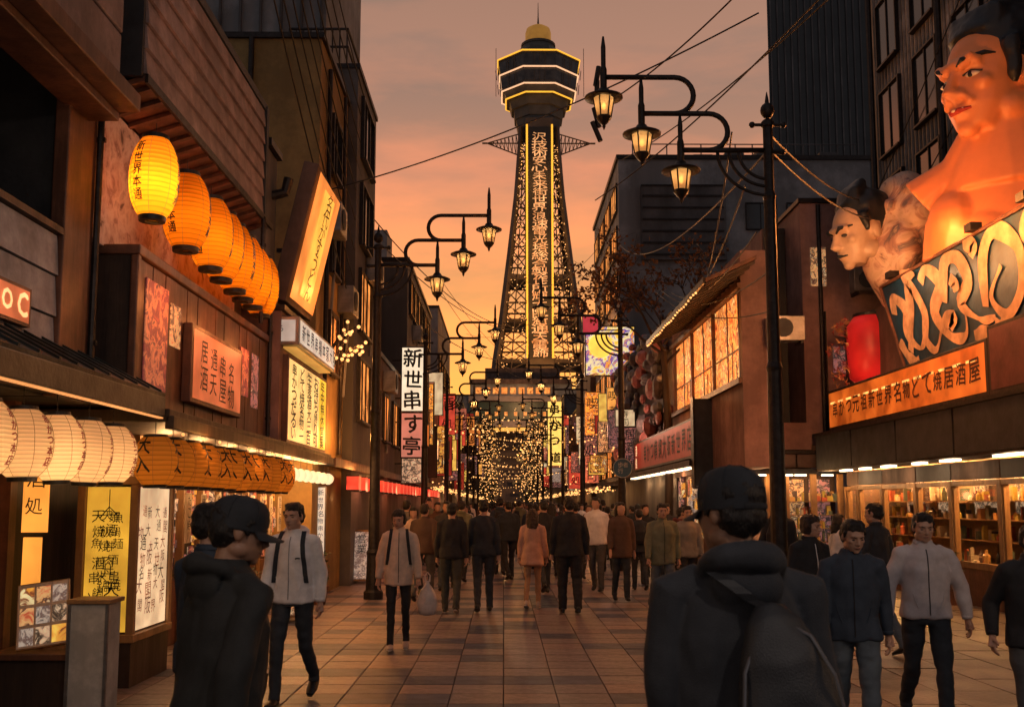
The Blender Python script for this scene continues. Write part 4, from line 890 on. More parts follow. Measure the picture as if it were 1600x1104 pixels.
# far canopies with lanterns
for sd_, x, y0, y1, lb in ((-1,-3.0,18.2,60,'low dark canopy along the left shops beyond the first lamp post'),(1,4.4,46.2,100,'low dark canopy along the right shops in the distance')):
    cn = thing('street_canopy', (x,(y0+y1)/2,2.4), lb, 'canopy')
    m = MB(); m.box(x, x+sd_*.9, y0, y1, 2.36, 2.44)
    m.build('sheet', M['darkwood'], cn); m = MB(); m.box(x-sd_*.03, x, y0, y1, 2.30, 2.46); m.build('fascia', M['redwood'], cn)
for k in range(26):
    y = 20.3+1.0*k
    t = thing('red_lantern', (-2.98, y, 2.0), 'square red lit lantern, %s past the first left lamp post' % ORD[k], 'lantern', 'red lanterns under the left canopy')
    m = MB(); m.box(-3.1,-2.86,y,y+.34,1.92,2.18); m.build('paper_body', M['g_redlantern'], t); m = MB(); m.box(-3.11,-2.85,y-.01,y+.35,2.18,2.21); m.box(-3.11,-2.85,y-.01,y+.35,1.89,1.92); m.build('ring', M['black'], t)
for k in range(6): lamp('lantern_glow_fill', (-2.75, 22+6*k, 1.95), 13, (1,.28,.12), .15)
for k in range(5): lamp('street_glow', (4.1, 44+9*k, 2.2), 40, (1,.45,.15), .2)
for k in range(4): lamp('street_glow', (-2.6, 60+12*k, 2.2), 45, (1,.45,.15), .2)
f = thing('storefront', (-3.4, 26, 0), 'row of dim shop fronts behind the red lanterns on the left', 'shop front')
m = MB(); m.box(-3.9,-3.5,18.05,60,0,2.36); m.build('wall', M['redwood'], f)
gm = [MB() for _ in CLUT]
for k in range(330):
    q = rg.randrange(6); y = rg.uniform(18.2,58); z = rg.uniform(.2,1.9); a = rg.uniform(.06,.3); gm[q].box(-3.5,-3.4,y,y+a,z,z+rg.uniform(.1,.6))
for q, mm in enumerate(gm): tag(mm.build('goods', CLUT[q], f), kind='stuff')
# small lights strung towards the vanishing point
m = MB()
for k in range(900):
    y = 40+rg.random()**1.0*95; sd_ = rg.choice((-1,1)); x = (rg.uniform(-3.1,-2.4) if sd_ < 0 else rg.uniform(3.6,4.8)); z = rg.choice((2.2,2.3,rg.uniform(2.2,2.2+y*.06)))
    m.ball((x,y,z), rg.uniform(.02,.05), 5, 3)
tag(m.build('distant_lights', M['g_bulb']), 'countless small amber lamps of the distant shop fronts', 'lights', kind='stuff')

# ------------------------------------------------------------------ tower
TY = 205; TX = 7.15
tw = thing('lattice_tower', (TX, TY, 0), 'tall lattice observation tower with glowing amber outlines at the end of the street', 'tower')
steel = mat('tower_steel', (.085,.065,.055), rough=.6, metal=.2, var=.3, scale=.3)
deckm = mat('tower_deck', (.11,.10,.09), rough=.6, var=.3, scale=.4, grime=.3)
def hw(z):   # half width of the flare
    pts = [(20,10.6),(26,9.4),(29,9.1),(38,7.75),(51,6.2),(64,4.75),(77,3.9),(79,3.9)]
    for (a, b_), (c, d) in zip(pts, pts[1:]):
        if z <= c: return b_+(d-b_)*(z-a)/(c-a)
    return 3.9
zs = [20,23,26,29,33,37.5,41,46,50.5,55,59,63,67,71,75,78]
m = MB()
for sx in (-1,1):
    for sy in (-1,1): m.tube([(TX+sx*hw(z)*.95, TY+sy*hw(z)*.8, z) for z in zs], [ .95-.006*z for z in zs], n=4)
m.build('leg', steel, tw)
m = MB(); rb = random.Random(2)
for f_ in (-1, 1):
    for a, b_ in zip(zs, zs[1:]):
        for sx in (-1, 1):
            for k in range(1):
                y = TY+f_*hw(a)*.8
                xi, xo = 2.6, hw(a)*.95; xo2 = hw(b_)*.95
                m.tube([(TX+sx*xi,y,a+rb.uniform(0,.8)),(TX+sx*xo2,y,b_-rb.uniform(0,.8))], .13, n=4)
                m.tube([(TX+sx*xo,y,a),(TX+sx*xi,y,b_-k*.9)], .11, n=4)
            m.tube([(TX+sx*2.6,y,a),(TX+sx*xo,y,a)], .2, n=4)
            mid = (xi+xo)/2; m.tube([(TX+sx*mid,y,a),(TX+sx*(xi+xo2)/2,y,b_)], .11, n=4)
for a, b_ in zip(zs, zs[1:]):
    for sx in (-1,1):
        m.tube([(TX+sx*hw(a)*.95,TY-hw(a)*.8,a),(TX+sx*hw(b_)*.95,TY+hw(b_)*.8,b_)], .13, n=4); m.tube([(TX+sx*hw(a)*.95,TY+hw(a)*.8,a),(TX+sx*hw(b_)*.95,TY-hw(b_)*.8,b_)], .13, n=4)
tag(m.build('lattice', steel, tw), kind='stuff')
for z in (29.5, 37.5, 46.5): h_ = hw(z)*1.02; m = MB(); m.box(TX-h_, TX+h_, TY-5.2, TY+h_*.85, z-.45, z+.45); m.build('platform', steel, tw)
m = MB(); m.box(TX-2.75,TX+2.75,TY-5.6,TY+5,26,79); m.build('lift_shaft', steel, tw)
yF = TY-5.66
for x0, x1 in ((-2.72,-2.35),(2.35,2.72)):
    m = MB(); m.box(TX+x0,TX+x1,yF-.3,yF,30,77.5); m.build('neon_line', M['g_neon'], tw)
m = MB(); m.box(TX-2.3,TX+2.3,yF-.12,yF,30,77); m.build('sign_panel', M['black'], tw)
m = MB(); write(m, '沢技術安心未来街世界浪速電光塔総合製作所輝大阪新通天電飾', (TX,yF-.16,75.0), (1,0,0), (0,0,1), 1.75, 1.63, sx=1.75, bold=.03, lift=.02); m.build('lettering', glow('tower_letters', (1,.50,.20), .62, var=.8, scale=.5), tw)
m = MB()
def octo(r, z, k=8): return [(TX+r*math.cos(math.pi/8+2*math.pi*i/k), TY+r*math.sin(math.pi/8+2*math.pi*i/k), z) for i in range(k)]
def rings(mb, L_):
    vs = []; fs = []
    for r, z in L_: vs += octo(r, z)
    for i in range(len(L_)-1):
        for j in range(8): fs.append((i*8+j, i*8+(j+1)%8, (i+1)*8+(j+1)%8, (i+1)*8+j))
    fs.append(tuple(range(7,-1,-1))); fs.append(tuple((len(L_)-1)*8+j for j in range(8))); mb.add(vs, fs)
rings(m, [(4.0,76.5),(4.6,78),(5.0,80.0),(5.3,80.05),(5.5,82),(6.0,82.05),(6.5,83.8),(7.1,83.85),(7.6,85.4),(8.0,85.5),(8.35,88.6),(8.5,88.65),(8.75,91.6),(9.0,91.7),(9.0,92.2),(6.4,92.6),(5.6,92.7)]); m.build('deck', deckm, tw)
m = MB(); rings(m, [(8.22,86.1),(8.42,88.2)]); rings(m, [(8.62,89.2),(8.83,91.3)]); m.build('deck_window', mat('deck_glass', (.05,.045,.045), rough=.15, var=.6, scale=.8, bump=0), tw)
m = MB()
for z0, z1, r0, r1 in ((86.1,88.2,8.28,8.48),(89.2,91.3,8.68,8.9)):
    for k in range(48):
        a = 2*math.pi*k/48; q = math.cos(math.pi/8)/math.cos(((a) % (math.pi/4))-math.pi/8)
        m.tube([(TX+r0*q*math.cos(a),TY+r0*q*math.sin(a),z0),(TX+r1*q*math.cos(a),TY+r1*q*math.sin(a),z1)], .07, n=4)
m.build('deck_mullions', steel, tw)
for r, z, mt in ((9.1,92.0,'g_neon'),(8.72,88.75,'g_neonw'),(8.2,85.45,'g_neonw'),(7.3,83.95,'g_neon')):
    m = MB(); m.tube(octo(r, z), .17, n=5, closed=True); m.build('neon_ring', M[mt], tw)
m = MB(); m.lathe([(5.2,92.6),(5.0,94.2),(4.2,95.2),(3.5,95.6),(3.4,96.6)], (TX,TY,0), 20, cap=True); m.box(TX-2,TX+2,TY-5.3,TY-4,92.8,94.6); m.build('upper_drum', deckm, tw)
m = MB(); m.lathe([(3.6,96.3),(3.6,96.8),(2.7,97.0)], (TX,TY,0), 20, cap=True); m.build('collar', steel, tw)
m = MB(); m.lathe([(2.7,96.8),(2.7,99.4),(2.45,100.2),(1.5,100.8),(.3,101)], (TX,TY,0), 24); m.build('dome', glow('dome_amber', (.8,.36,.06), .26, var=.3, scale=.4), tw, smooth=True)
m = MB(); m.tube([(TX,TY,100.8),(TX,TY,103),(TX,TY,106.2)], [.25,.12,.05], n=6); m.build('antenna', steel, tw)
m = MB()
for sx in (-1,1):
    tip = (TX+sx*10.6,TY-2,74.9)
    for zz in (77.0,74.9,72.2): m.tube([(TX+sx*3.7,TY-2,zz),tip], .14, n=4)
    for k in range(8):
        t_ = k/8; x = TX+sx*(3.9+6.2*t_); hi = 77.0+(74.9-77.0)*t_; lo = 72.2+(74.9-72.2)*t_; m.tube([(x,TY-2,lo),(x,TY-2,hi)], .08, n=4); m.tube([(x,TY-2,lo),(x+sx*.78,TY-2,hi-.2)], .07, n=4)
    m.tube([(TX+sx*10.6,TY-2,74.9),(TX+sx*11.6,TY-2,74.9)], .2, n=4)
    for k in range(9): m.box(TX+sx*(8.75+.0*k)-.05,TX+sx*8.75+.05,TY-9,TY-8.9,82,92)
m.build('side_arms', steel, tw)
lamp('arch_fill', (2, 138, 9), 2600, (1,.5,.2), .5); lamp('arch_fill', (3, 150, 17), 1800, (1,.5,.2), .5)  # added fill without a fitting, lifts the black archway
for z, e in ((68,2000),(54,2600),(40,3600),(28,4200)): lamp('tower_light', (TX, TY-16, z), e, (1,.42,.10), 1)
# base building with its decks
bs = thing('tower_base_building', (4, 150, 0), 'layered base building spanning the street under the tower', 'building')
BY = 160
m = MB(); m.box(-5.3,10.6,BY,BY+12,18.0,20.9); m.box(-8,-5.3,BY,BY+12,0,18.6); m.box(10.6,16,BY,BY+12,0,19.5); m.build('wall', M['greywall'], bs)
m = MB(); m.box(-5.4,10.6,BY-.6,BY-.01,20.3,21.0); m.box(-3,9,BY+3,BY+10,20.9,23.2); m.build('balcony', M['brownwall'], bs)
for z0, z1, mt in ((17.4,18.3,'silver'),(13.4,14.4,'silver')):
    m = MB(); m.box(-5.5,11.5,BY-1.2,BY-.3,z0,z1); m.build('pale_beam', mat('pale_beam', (.30,.24,.22), rough=.6, var=.3, scale=.5), bs)
m = MB(); m.box(-5.4,11.5,BY-.9,BY-.2,14.45,17.35); m.build('green_band', mat('green_band', (.035,.06,.045), rough=.4, var=.4, scale=.7), bs)
m = MB(); m.box(-5.5,11.5,BY+8,BY+9,0,13.4); m.build('dark_arch', mat('arch_dark', (.30,.22,.19), rough=.8, var=.25, scale=.3), bs)
for k in range(9): m = MB(); m.box(-4.4+1.35*k,-3.5+1.35*k,BY-.10,BY-.02,18.75,19.75); m.build('window', M['g_orange'] if k%2 else M['g_winlit'], bs)
for k in range(10): m = MB(); m.box(-4.4+1.5*k,-3.9+1.5*k,BY-.98,BY-.905,15.2,15.8); m.build('window', M['g_winlit'], bs)
m = MB()
for k in range(9): m.box(-1+.35*k,5.5-.3*k,BY+7-.5*k,BY+7.5-.5*k,12-1.4*k,12.5-1.4*k)
m.build('stair_flight', mat('stair_grey', (.17,.12,.10), rough=.7, var=.3, scale=.4), bs)
for sx, x0, x1 in ((-1,-5.0,-.6),(1,1.8,8.6)):
    t = thing('lit_tree', ((x0+x1)/2, 140, 0), 'tall street tree wound with amber fairy lights, '+('left' if sx < 0 else 'right')+' of the dark archway', 'tree')
    cx = (x0+x1)/2; hwid = (x1-x0)/2
    m = MB(); m.tube([(cx,140,0),(cx+.1,140,4),(cx,140,11)], [.3,.2,.05], n=7)
    for k in range(10): a = k*2.4; z = 2.5+k*.8; m.tube([(cx,140,z),(cx+math.cos(a)*hwid*.6,140+math.sin(a)*1.5,z+1.5)], [.09,.03], n=5)
    m.build('trunk', M['darkwood'], t)
    m = MB(); mb_ = MB()
    for k in range(1300):
        z = rg.uniform(1.5, 13.0); w_ = hwid*(1.15-.45*max(0,(z-5)/8))*rg.uniform(.2,1); a = rg.uniform(0,6.28)
        c = Vector((cx+w_*math.cos(a), 140+1.8*math.sin(a), z)); e1 = Vector((rg.uniform(-1,1),rg.uniform(-1,1),rg.uniform(-1,1))).normalized()*.3; e2 = e1.cross(Vector((rg.uniform(-1,1),1,rg.uniform(-1,1)))).normalized()*.22
        m.add([c-e1,c+e2,c+e1,c-e2],[(0,1,2,3)])
        if k%2 == 0: mb_.ball((c.x, c.y-.3, c.z), rg.uniform(.05,.10), 5, 3)
    tag(m.build('crown', mat('dark_leaf', (.035,.035,.02), rough=.7), t), kind='stuff'); tag(mb_.build('fairy_lights', M['g_bulb'], t), kind='stuff')

# ------------------------------------------------------------------ street lamps
glassm = None
def lamp_glass():
    m = bpy.data.materials.new('lamp_glass'); m.use_nodes = True; t = m.node_tree; t.nodes.clear(); N = lambda ty: t.nodes.new(ty); K = t.links.new
    o = N('ShaderNodeOutputMaterial'); tl = N('ShaderNodeBsdfTranslucent'); tp = N('ShaderNodeBsdfTransparent'); mi = N('ShaderNodeMixShader'); em = N('ShaderNodeEmission'); ad = N('ShaderNodeAddShader')
    tl.inputs[0].default_value = (.9,.75,.55,1); tp.inputs[0].default_value = (.85,.75,.6,1); mi.inputs[0].default_value = .45; em.inputs[0].default_value = (1,.5,.16,1); em.inputs[1].default_value = .09
    K(tl.outputs[0], mi.inputs[1]); K(tp.outputs[0], mi.inputs[2]); K(mi.outputs[0], ad.inputs[0]); K(em.outputs[0], ad.inputs[1]); K(ad.outputs[0], o.inputs[0]); return m
glassm = lamp_glass()
def make_post():
    t = thing('street_lamp', (0,0,0), '', 'street lamp', 'three-lantern street lamps along the street')
    def pt(mm, nm, mt, par=None, sm=False):
        if sm: mm.sm = [True]*len(mm.f)
        o = bpy.data.objects.new(nm, mm.mesh(nm, mt)); COL.objects.link(o); o.parent = par or t; return o
    m = MB(); m.lathe([(.17,0),(.17,.12),(.135,.16),(.12,.75),(.135,.8),(.10,.86),(.088,3.2),(.10,3.25),(.078,3.32),(.07,5.3),(.085,5.34),(.06,5.4),(.06,6.2),(.08,6.22),(.08,6.27),(.055,6.3)], n=14, cap=True); pt(m, 'pole', M['iron'], sm=False)
    m = MB(); m.ball((0,0,6.42), (.085,.085,.1), 12, 8); m.lathe([(.03,6.5),(.02,6.58),(.004,6.66)], n=8); pt(m, 'finial', M['iron'], sm=True)
    m = MB(); m.tube([(-.18,0,6.24),(.18,0,6.24)], .02, n=6); m.ball((-.19,0,6.24), .04, 8, 5); m.ball((.19,0,6.24), .04, 8, 5); m.tube([(-.16,0,5.9),(0,0,5.9)], .03, n=6); m.ball((-.17,0,5.9), .04, 8, 5); pt(m, 'cross_bar', M['iron'])
    def arc(cx, cz, r, a0, a1, n=12): return [(cx+r*math.cos(R(a0+(a1-a0)*k/n)), 0, cz+r*math.sin(R(a0+(a1-a0)*k/n))) for k in range(n+1)]
    m = MB(); m.tube([(0,0,5.92),(1.07,0,5.92)], .034, n=8); pt(m, 'arm', M['iron'], sm=True)
    m = MB(); m.tube(arc(.72,6.15,.23,-90,-270)+[(1.54,0,6.38)], .034, n=8); pt(m, 'arm', M['iron'], sm=True)
    m = MB(); m.tube(arc(1.13,6.61,.23,-90,-270)+[(2.0,0,6.84)], .034, n=8); pt(m, 'arm', M['iron'], sm=True)
    for u, d in ((.36,.34),(.48,.43),(.62,.54)):
        m = MB(); m.tube([(u-u*(1-math.cos(R(a)))*1.0, 0, 5.90-d*math.sin(R(a))) for a in range(0,91,9)], .022, n=6); pt(m, 'brace', M['iron'], sm=True)
    for u, za, zt in ((1.07,5.92,6.38),(1.54,6.38,6.84),(2.0,6.84,7.36)):
        zl = za-.20
        m = MB(); m.lathe([(.042,zl),(.042,za+.1),(.03,za+.14),(.03,zt-.14),(.012,zt)], (u,0,0), 10); h = pt(m, 'lamp_head', M['iron'], sm=False)
        m = MB(); m.lathe([(.02,zl+.07),(.06,zl+.05),(.09,zl),(.17,zl-.025),(.235,zl-.055),(.235,zl-.07),(.1,zl-.06)], (u,0,0), 20); pt(m, 'hat', M['iron'], h, True)
        m = MB(); m.lathe([(.125,zl-.065),(.085,zl-.30)], (u,0,0), 6); pt(m, 'glass', glassm, h)
        m = MB()
        for k in range(6): a = 2*math.pi*k/6; m.tube([(u+.128*math.cos(a),.128*math.sin(a),zl-.06),(u+.088*math.cos(a),.088*math.sin(a),zl-.305)], .009, n=4)
        m.lathe([(.09,zl-.30),(.095,zl-.32),(.06,zl-.37),(.02,zl-.41),(.022,zl-.43),(.003,zl-.47)], (u,0,0), 10); pt(m, 'cage', M['iron'], h)
        m = MB(); m.ball((u,0,zl-.17), (.028,.028,.045), 8, 6); pt(m, 'bulb', glow('street_bulb', (1,.45,.10), 3.5), h)
    return t
post = make_post()
ords = ['nearest', 'second', 'third', 'fourth', 'fifth', 'sixth', 'seventh', 'eighth', 'ninth', 'tenth']
posts = [(-1, -2.27, 18.14), (-1, -2.25, 29.2), (-1, -2.25, 40.5), (-1,-2.25,52), (-1,-2.25,64), (-1,-2.25,77), (-1,-2.25,90), (1, 3.22, 12.05), (1, 2.95, 25.6), (1, 2.95, 38.4), (1,2.95,51), (1,2.95,64), (1,2.95,77), (1,2.95,90)]
for i, (sd_, x, y) in enumerate(posts):
    o = post if i == 0 else copy_tree(post)
    o.location = (x, y, 0); o.rotation_euler = (0, 0, 0 if sd_ < 0 else math.pi)
    kth = i if i < 7 else i-7
    o['label'] = ('tall three-lantern street lamp, %s from the camera on the %s side' % (ords[kth], 'left' if sd_ < 0 else 'right'))
    if y < 42:
        for u, zl in ((1.07,5.72),(1.54,6.18),(2.0,6.64)):
            d = bpy.data.lights.new('street_lamp_or_fill', 'POINT'); d.energy = 1.0 if y < 30 else 2.5; d.color = (1,.58,.22); d.shadow_soft_size = .03
            q = bpy.data.objects.new('street_lamp_or_fill', d); COL.objects.link(q); q.location = (x-sd_*u, y, zl-.13)
# round blue sign on the second right post
s = thing('round_road_sign', (2.95, 25.4, 2.7), 'round blue road sign with small white marks on the second right lamp post', 'road sign')
m = MB(); m.lathe([(.235,0),(.235,.02)], (0,0,0), 28, cap=True); m.xf(Matrix.Translation((2.95,25.45,2.52)) @ Matrix.Rotation(R(90),4,'X')); m.build('plate', mat('blue_sign', (.02,.085,.16), rough=.45, var=.1), s)
m = MB(); m.tube([(2.95+.235*math.cos(a_*.35),25.43,2.52+.235*math.sin(a_*.35)) for a_ in range(18)], .010, n=4, closed=True); m.build('rim', mat('sign_white', (.4,.42,.42), bump=0), s)
m = MB(); write(m, '歩行', (2.90,25.42,2.60), (1,0,0), (0,0,1), .13, .15); write(m, '者', (3.02,25.42,2.60), (1,0,0), (0,0,1), .12, .15); m.build('lettering', mat('sign_white', (.4,.42,.42), bump=0), s)

# ------------------------------------------------------------------ overhead wires
def cable(name, label, a, b_, sag, r=.014, n=24):
    a, b_ = Vector(a), Vector(b_); m = MB(); m.tube([a.lerp(b_, k/n)-Vector((0,0,sag*4*(k/n)*(1-k/n))) for k in range(n+1)], r, n=5)
    return tag(m.build(name, M['black']), label, 'cable', 'overhead cables')
cable('overhead_cable', 'long single cable crossing the sky in front of the tower deck', (-3.2,17.0,6.9), (3.4,13.0,8.15), .25, .012)
wires = [((3.1,26,10.6),(5.2,12,9.0),.3),((1.9,20,9.6),(4.4,11,9.4),.35),((2.2,24,8.9),(4.6,12,8.6),.25),((-3.1,24,8.4),(0.1,40,8.6),.5),((-3.1,25,8.1),(1.2,60,12),.8),((-2.2,29,6.7),(1.0,60,10.4),.6),((-3.3,52,13.2),(2.8,95,14.5),1.2),((-3.3,52,12.6),(2.6,95,13.2),1.3),((5.2,47,14.5),(1.8,90,21.5),1.5),((5.2,46.2,13.9),(-2.6,70,13.3),1.8),((9.8,26,9.8),(9.7,12,17.5),.3),((9.8,26,8.0),(9.7,11,15.0),.4),((9.8,26,6.2),(9.7,13,12.2),.2),((3.2,12.1,6.2),(9.85,25,9.4),.5),((3.2,12.1,6.0),(9.85,24,8.8),.6),((3.2,12.1,5.9),(5.2,45,13.2),.8)]
WL = ['highest cable above the nearest lamp arm','second cable above the nearest lamp arm','third cable above the nearest lamp arm','cable leaving the dark narrow building towards the tower','lower cable leaving the dark narrow building','cable starting at the first left lamp post','far cable from the grey left building','far lower cable from the grey left building','cable from the grey office corner to the tower','cable from the grey office crossing back left','top cable on the corrugated building','middle cable on the corrugated building','bottom cable on the corrugated building','cable from the near right post to the corrugated corner','second cable from the near right post to the right','cable from the near right post to the grey office']
for i, (a, b_, sg) in enumerate(wires): cable('overhead_cable', 'thin black '+WL[i], a, b_, sg)
for i in range(9):
    y = 18.3+.33*i; cable('overhead_cable', 'thin black cable running down the ochre building side, %s from the camera' % ORD[i], (-3.15+.02*i, 11+.4*i, 9.6+.25*i), (-3.12, 23+.1*i, 5.0+.7*i), .35, .012)
for i in range(5): cable('overhead_cable', 'thin black cable looping past the right lamp post, %s from the post' % ORD[i], (3.0+.4*i, 13+i, 6.5-.4*i), (5.0, 26+2*i, 6.9+.5*i), .5, .012)
m = MB()
for k in range(5): m.tube([(1.6+.02*k,17.2,8.9-.25*k),(1.66-.03*k,17.2,9.25-.25*k)], .045, n=6)
tag(m.build('cable_clamp', M['iron']), 'dark cable splice hanging on the wires near the right lamp', 'cable clamp')

# small rooftop and wall clutter
for i, (x, y, z, sd_, lb) in enumerate([(-3.3,18.3,6.6,1,'upper left on the ochre building'),(-3.3,20.0,5.4,1,'lower on the ochre building'),(-3.1,22.6,6.6,1,'on the dark narrow building'),(-3.2,27,4.6,1,'on the low brown shop at left'),(5.45,22.9,4.3,-1,'by the small amber sign at right'),(5.3,48,4.6,-1,'on the grey office flank'),(-3.25,36,7.4,1,'on the dark block')]):
    t = thing('air_conditioner', (x, y, z), 'box air conditioner unit '+lb, 'air conditioner', 'air conditioners on the walls')
    m = MB(); m.box(x, x+sd_*.32, y, y+.75, z, z+.55); m.build('casing', M['silver'], t, bevel=.015)
    m = MB(); m.lathe([(.2,0),(.2,.02),(.05,.03)], (0,0,0), 14, cap=True); m.xf(Matrix.Translation((x+sd_*.32, y+.3, z+.28)) @ Matrix.Rotation(R(90*sd_),4,'Y')); m.build('fan_grille', M['charcoal'], t)
    m = MB(); m.tube([(x+sd_*.1,y+.7,z),(x+sd_*.1,y+.75,z-.3),(x+sd_*.03,y+.75,z-1.6)], .03, n=6); m.build('hose', M['greywall'], t)
g_ = thing('bulb_garland', (-2.9, 19, 4.6), 'tangle of amber bulbs on bare twigs beside the silver box sign', 'garland')
m = MB(); mb_ = MB(); rg = random.Random(8)
for k in range(9):
    p = Vector((-3.25, 18.2+.22*k, 4.2+rg.uniform(-.2,.3))); q = p+Vector((rg.uniform(.25,.7), rg.uniform(-.4,.4), rg.uniform(.1,.9))); mid = p.lerp(q,.5)+Vector((0,0,.15)); m.tube([p,mid,q], [.018,.012,.006], n=5)
    for c in (mid, q, q.lerp(mid,.5)): mb_.ball(tuple(c+Vector((0,0,-.03))), .035, 6, 4)
m.build('twigs', M['darkwood'], g_); tag(mb_.build('bulbs', M['g_bulb'], g_), kind='stuff')
m = MB(); 
for k in range(520):
    z = 22+52*rg.random()**1.25; sx = rg.choice((-1,1)); m.ball((TX+sx*rg.uniform(2.9, hw(z)*.93), TY-hw(z)*.8-.3, z), rg.uniform(.05,.13), 5, 3)
tag(m.build('lights', M['g_bulb'], tw), kind='stuff')

# added fill lamps for boards and walkers, then canopy and facade lamps
for x, y, z, e, cc in ((-2.5,10.2,4.7,16,(1,.5,.28)),(-2.5,12.6,4.7,16,(1,.5,.28)),(-2.3,7.6,3.6,9,(1,.62,.45))): lamp('lantern_glow_fill', (x,y,z), e, cc, .25)  # added to brighten the upper boards, standing in for lantern spill
lamp('street_lamp_or_fill', (1.9, -1.2, 5.7), 190, (1,.80,.66), .15); lamp('shop_or_fill_light', (-2.6, 1.5, 2.6), 36, (1,.62,.36), .15); lamp('shop_or_fill_light', (5.2, 3.0, 2.8), 60, (1,.58,.30), .15)  # unseen fill without fittings, added behind and beside the view to light the people
for x, y, z, e in ((-2.85,10.3,2.25,6),(-2.85,12.4,2.2,7),(-2.8,14.6,2.2,8),(-2.8,17.2,2.2,12),(-2.75,20.5,2.3,12),(-2.7,24,2.3,12)): lamp('canopy_light', (x,y,z), e, (1,.36,.08), .06)
for x, y, z, e in ((-2.7,16.0,4.9,14),(-2.7,26,4.0,25),(-2.7,35,5.5,60),(-2.7,42,4.2,50),(4.3,22.5,5.2,26),(4.2,25.6,5.0,26),(4.3,31,5.5,30),(4.4,50,9.5,160),(4.4,50,5,140),(4.4,62,6,140)): lamp('facade_light', (x,y,z), e, (1,.33,.07), .1)

for k in range(16):
    y = 46+5.2*k; z1 = rg.uniform(3.2, 4.2+y*.05); z2 = z1+rg.uniform(-.8,.8)
    t = thing('string_lights', (0.8, y, z1), 'string of small amber bulbs slung across the far street, %s from the camera' % ORD[k], 'string lights', 'strings of bulbs across the far street')
    P = [Vector((-3.1,y,z1)).lerp(Vector((4.8,y+2,z2)), q/26)-Vector((0,0,4*.45*(q/26)*(1-q/26))) for q in range(27)]
    m = MB(); m.tube(P, .012, n=4); m.build('wire', M['black'], t)
    m = MB()
    for p in P: 
        if rg.random() < .8: m.ball((p.x+rg.uniform(-.1,.1), p.y, p.z-.06), rg.uniform(.035,.06), 5, 3)
    tag(m.build('bulbs', M['g_bulb'], t), kind='stuff')
m = MB()
for k in range(240):
    x = rg.uniform(-5, 9); z = rg.uniform(1.5, 14.5)
    if abs(x-1.2) < 1.5*(1-z/16) and rg.random() < .8: continue
    m.ball((x, rg.uniform(134,139), z), rg.uniform(.04,.085), 5, 3)
tag(m.build('hanging_lights', M['g_bulb']), 'loose curtain of amber bulbs hanging in front of the tower base', 'lights', kind='stuff')
PW = [(-3.17,13.2,3.98,5.4,'down the mural wall'),(-3.27,14.18,2.5,4.4,'at the corner of the low pinkish building'),(-3.54,8.72,2.7,5.2,'beside the reddish pillar'),(5.40,22.93,2.9,6.0,'on the pink building edge'),(6.27,22.96,3.4,8.5,'beside the dark gap of the pink building')]
for x, y, z0, z1, lb in PW: m = MB(); m.tube([(x,y,z0),(x,y,z1)], .03, n=8); m.box(x-.04,x+.04,y-.01,y+.03,z0+.3,z0+.34); m.box(x-.04,x+.04,y-.01,y+.03,z1-.4,z1-.36); tag(m.build('drain_pipe', M['iron']), 'thin dark drain pipe '+lb, 'pipe')
for i, (x, z, w_, h, mt, lb) in enumerate([(7.5,4.6,.5,.6,CLUT[3],'upper'),(8.1,3.4,.7,.45,CLUT[5],'lower'),(7.05,6.6,.35,.9,CLUT[1],'high narrow')]):
    m = MB(); m.box(x,x+w_,23.0,23.04,z,z+h); tag(m.build('poster', mt), lb+' worn poster on the pink building wall', 'poster')
for i, (x, y, z, lb) in enumerate([(7.9,22.4,6.4,'high on the pink building'),(5.5,20.7,5.0,'below the ribbed eave end')]):
    t = thing('air_conditioner', (x, y, z), 'box air conditioner unit '+lb, 'air conditioner', 'air conditioners on the walls'); m = MB(); m.box(x,x+.75,y+.2,y+.55,z,z+.52); m.build('casing', M['silver'], t, bevel=.015)
    m = MB(); m.lathe([(.2,0),(.2,.02),(.05,.03)], (0,0,0), 14, cap=True); m.xf(Matrix.Translation((x+.3,y+.2,z+.27)) @ Matrix.Rotation(R(90),4,'X')); m.build('fan_grille', M['charcoal'], t)
    m = MB(); m.box(x+.05,x+.1,y+.2,y+.62,z-.06,z); m.box(x+.65,x+.7,y+.2,y+.62,z-.06,z); m.build('bracket', M['iron'], t)
# ------------------------------------------------------------------ figures
from mathutils.bvhtree import BVHTree
def fuse(mb, voxel, smooth=2, dec=None, disp=0, dscale=6, mats=None, name='body', seed=0, stretch=(1,1,1)):
    me = bpy.data.meshes.new('tmp'); me.from_pydata(mb.v, [], mb.f); me.update()
    o = bpy.data.objects.new('tmp', me); COL.objects.link(o)
    r_ = o.modifiers.new('r', 'REMESH'); r_.mode = 'VOXEL'; r_.voxel_size = voxel; r_.use_smooth_shade = True
    if smooth: s_ = o.modifiers.new('s', 'SMOOTH'); s_.iterations = smooth; s_.factor = .5
    if dec: d_ = o.modifiers.new('d', 'DECIMATE'); d_.ratio = dec
    bpy.context.view_layer.update()
    m2 = bpy.data.meshes.new_from_object(o.evaluated_get(bpy.context.evaluated_depsgraph_get()))
    bpy.data.objects.remove(o); bpy.data.meshes.remove(me)
    m2.name = name
    if disp:
        co = [v.co.copy() for v in m2.vertices]; no = [v.normal.copy() for v in m2.vertices]
        for v, c, n_ in zip(m2.vertices, co, no):
            q = Vector((c.x*dscale*stretch[0]+seed, c.y*dscale*stretch[1], c.z*dscale*stretch[2]))
            d = noise.noise(q)+.5*noise.noise(q*2.1); rid = 1-abs(noise.noise(q*.8+Vector((9,3,seed))))*2
            v.co = c+n_*disp*(d+.5*rid)
    m2.polygons.foreach_set('use_smooth', [True]*len(m2.polygons)); m2.materials.clear()
    if mats: m2.materials.append(mats)
    m2.update(); return m2
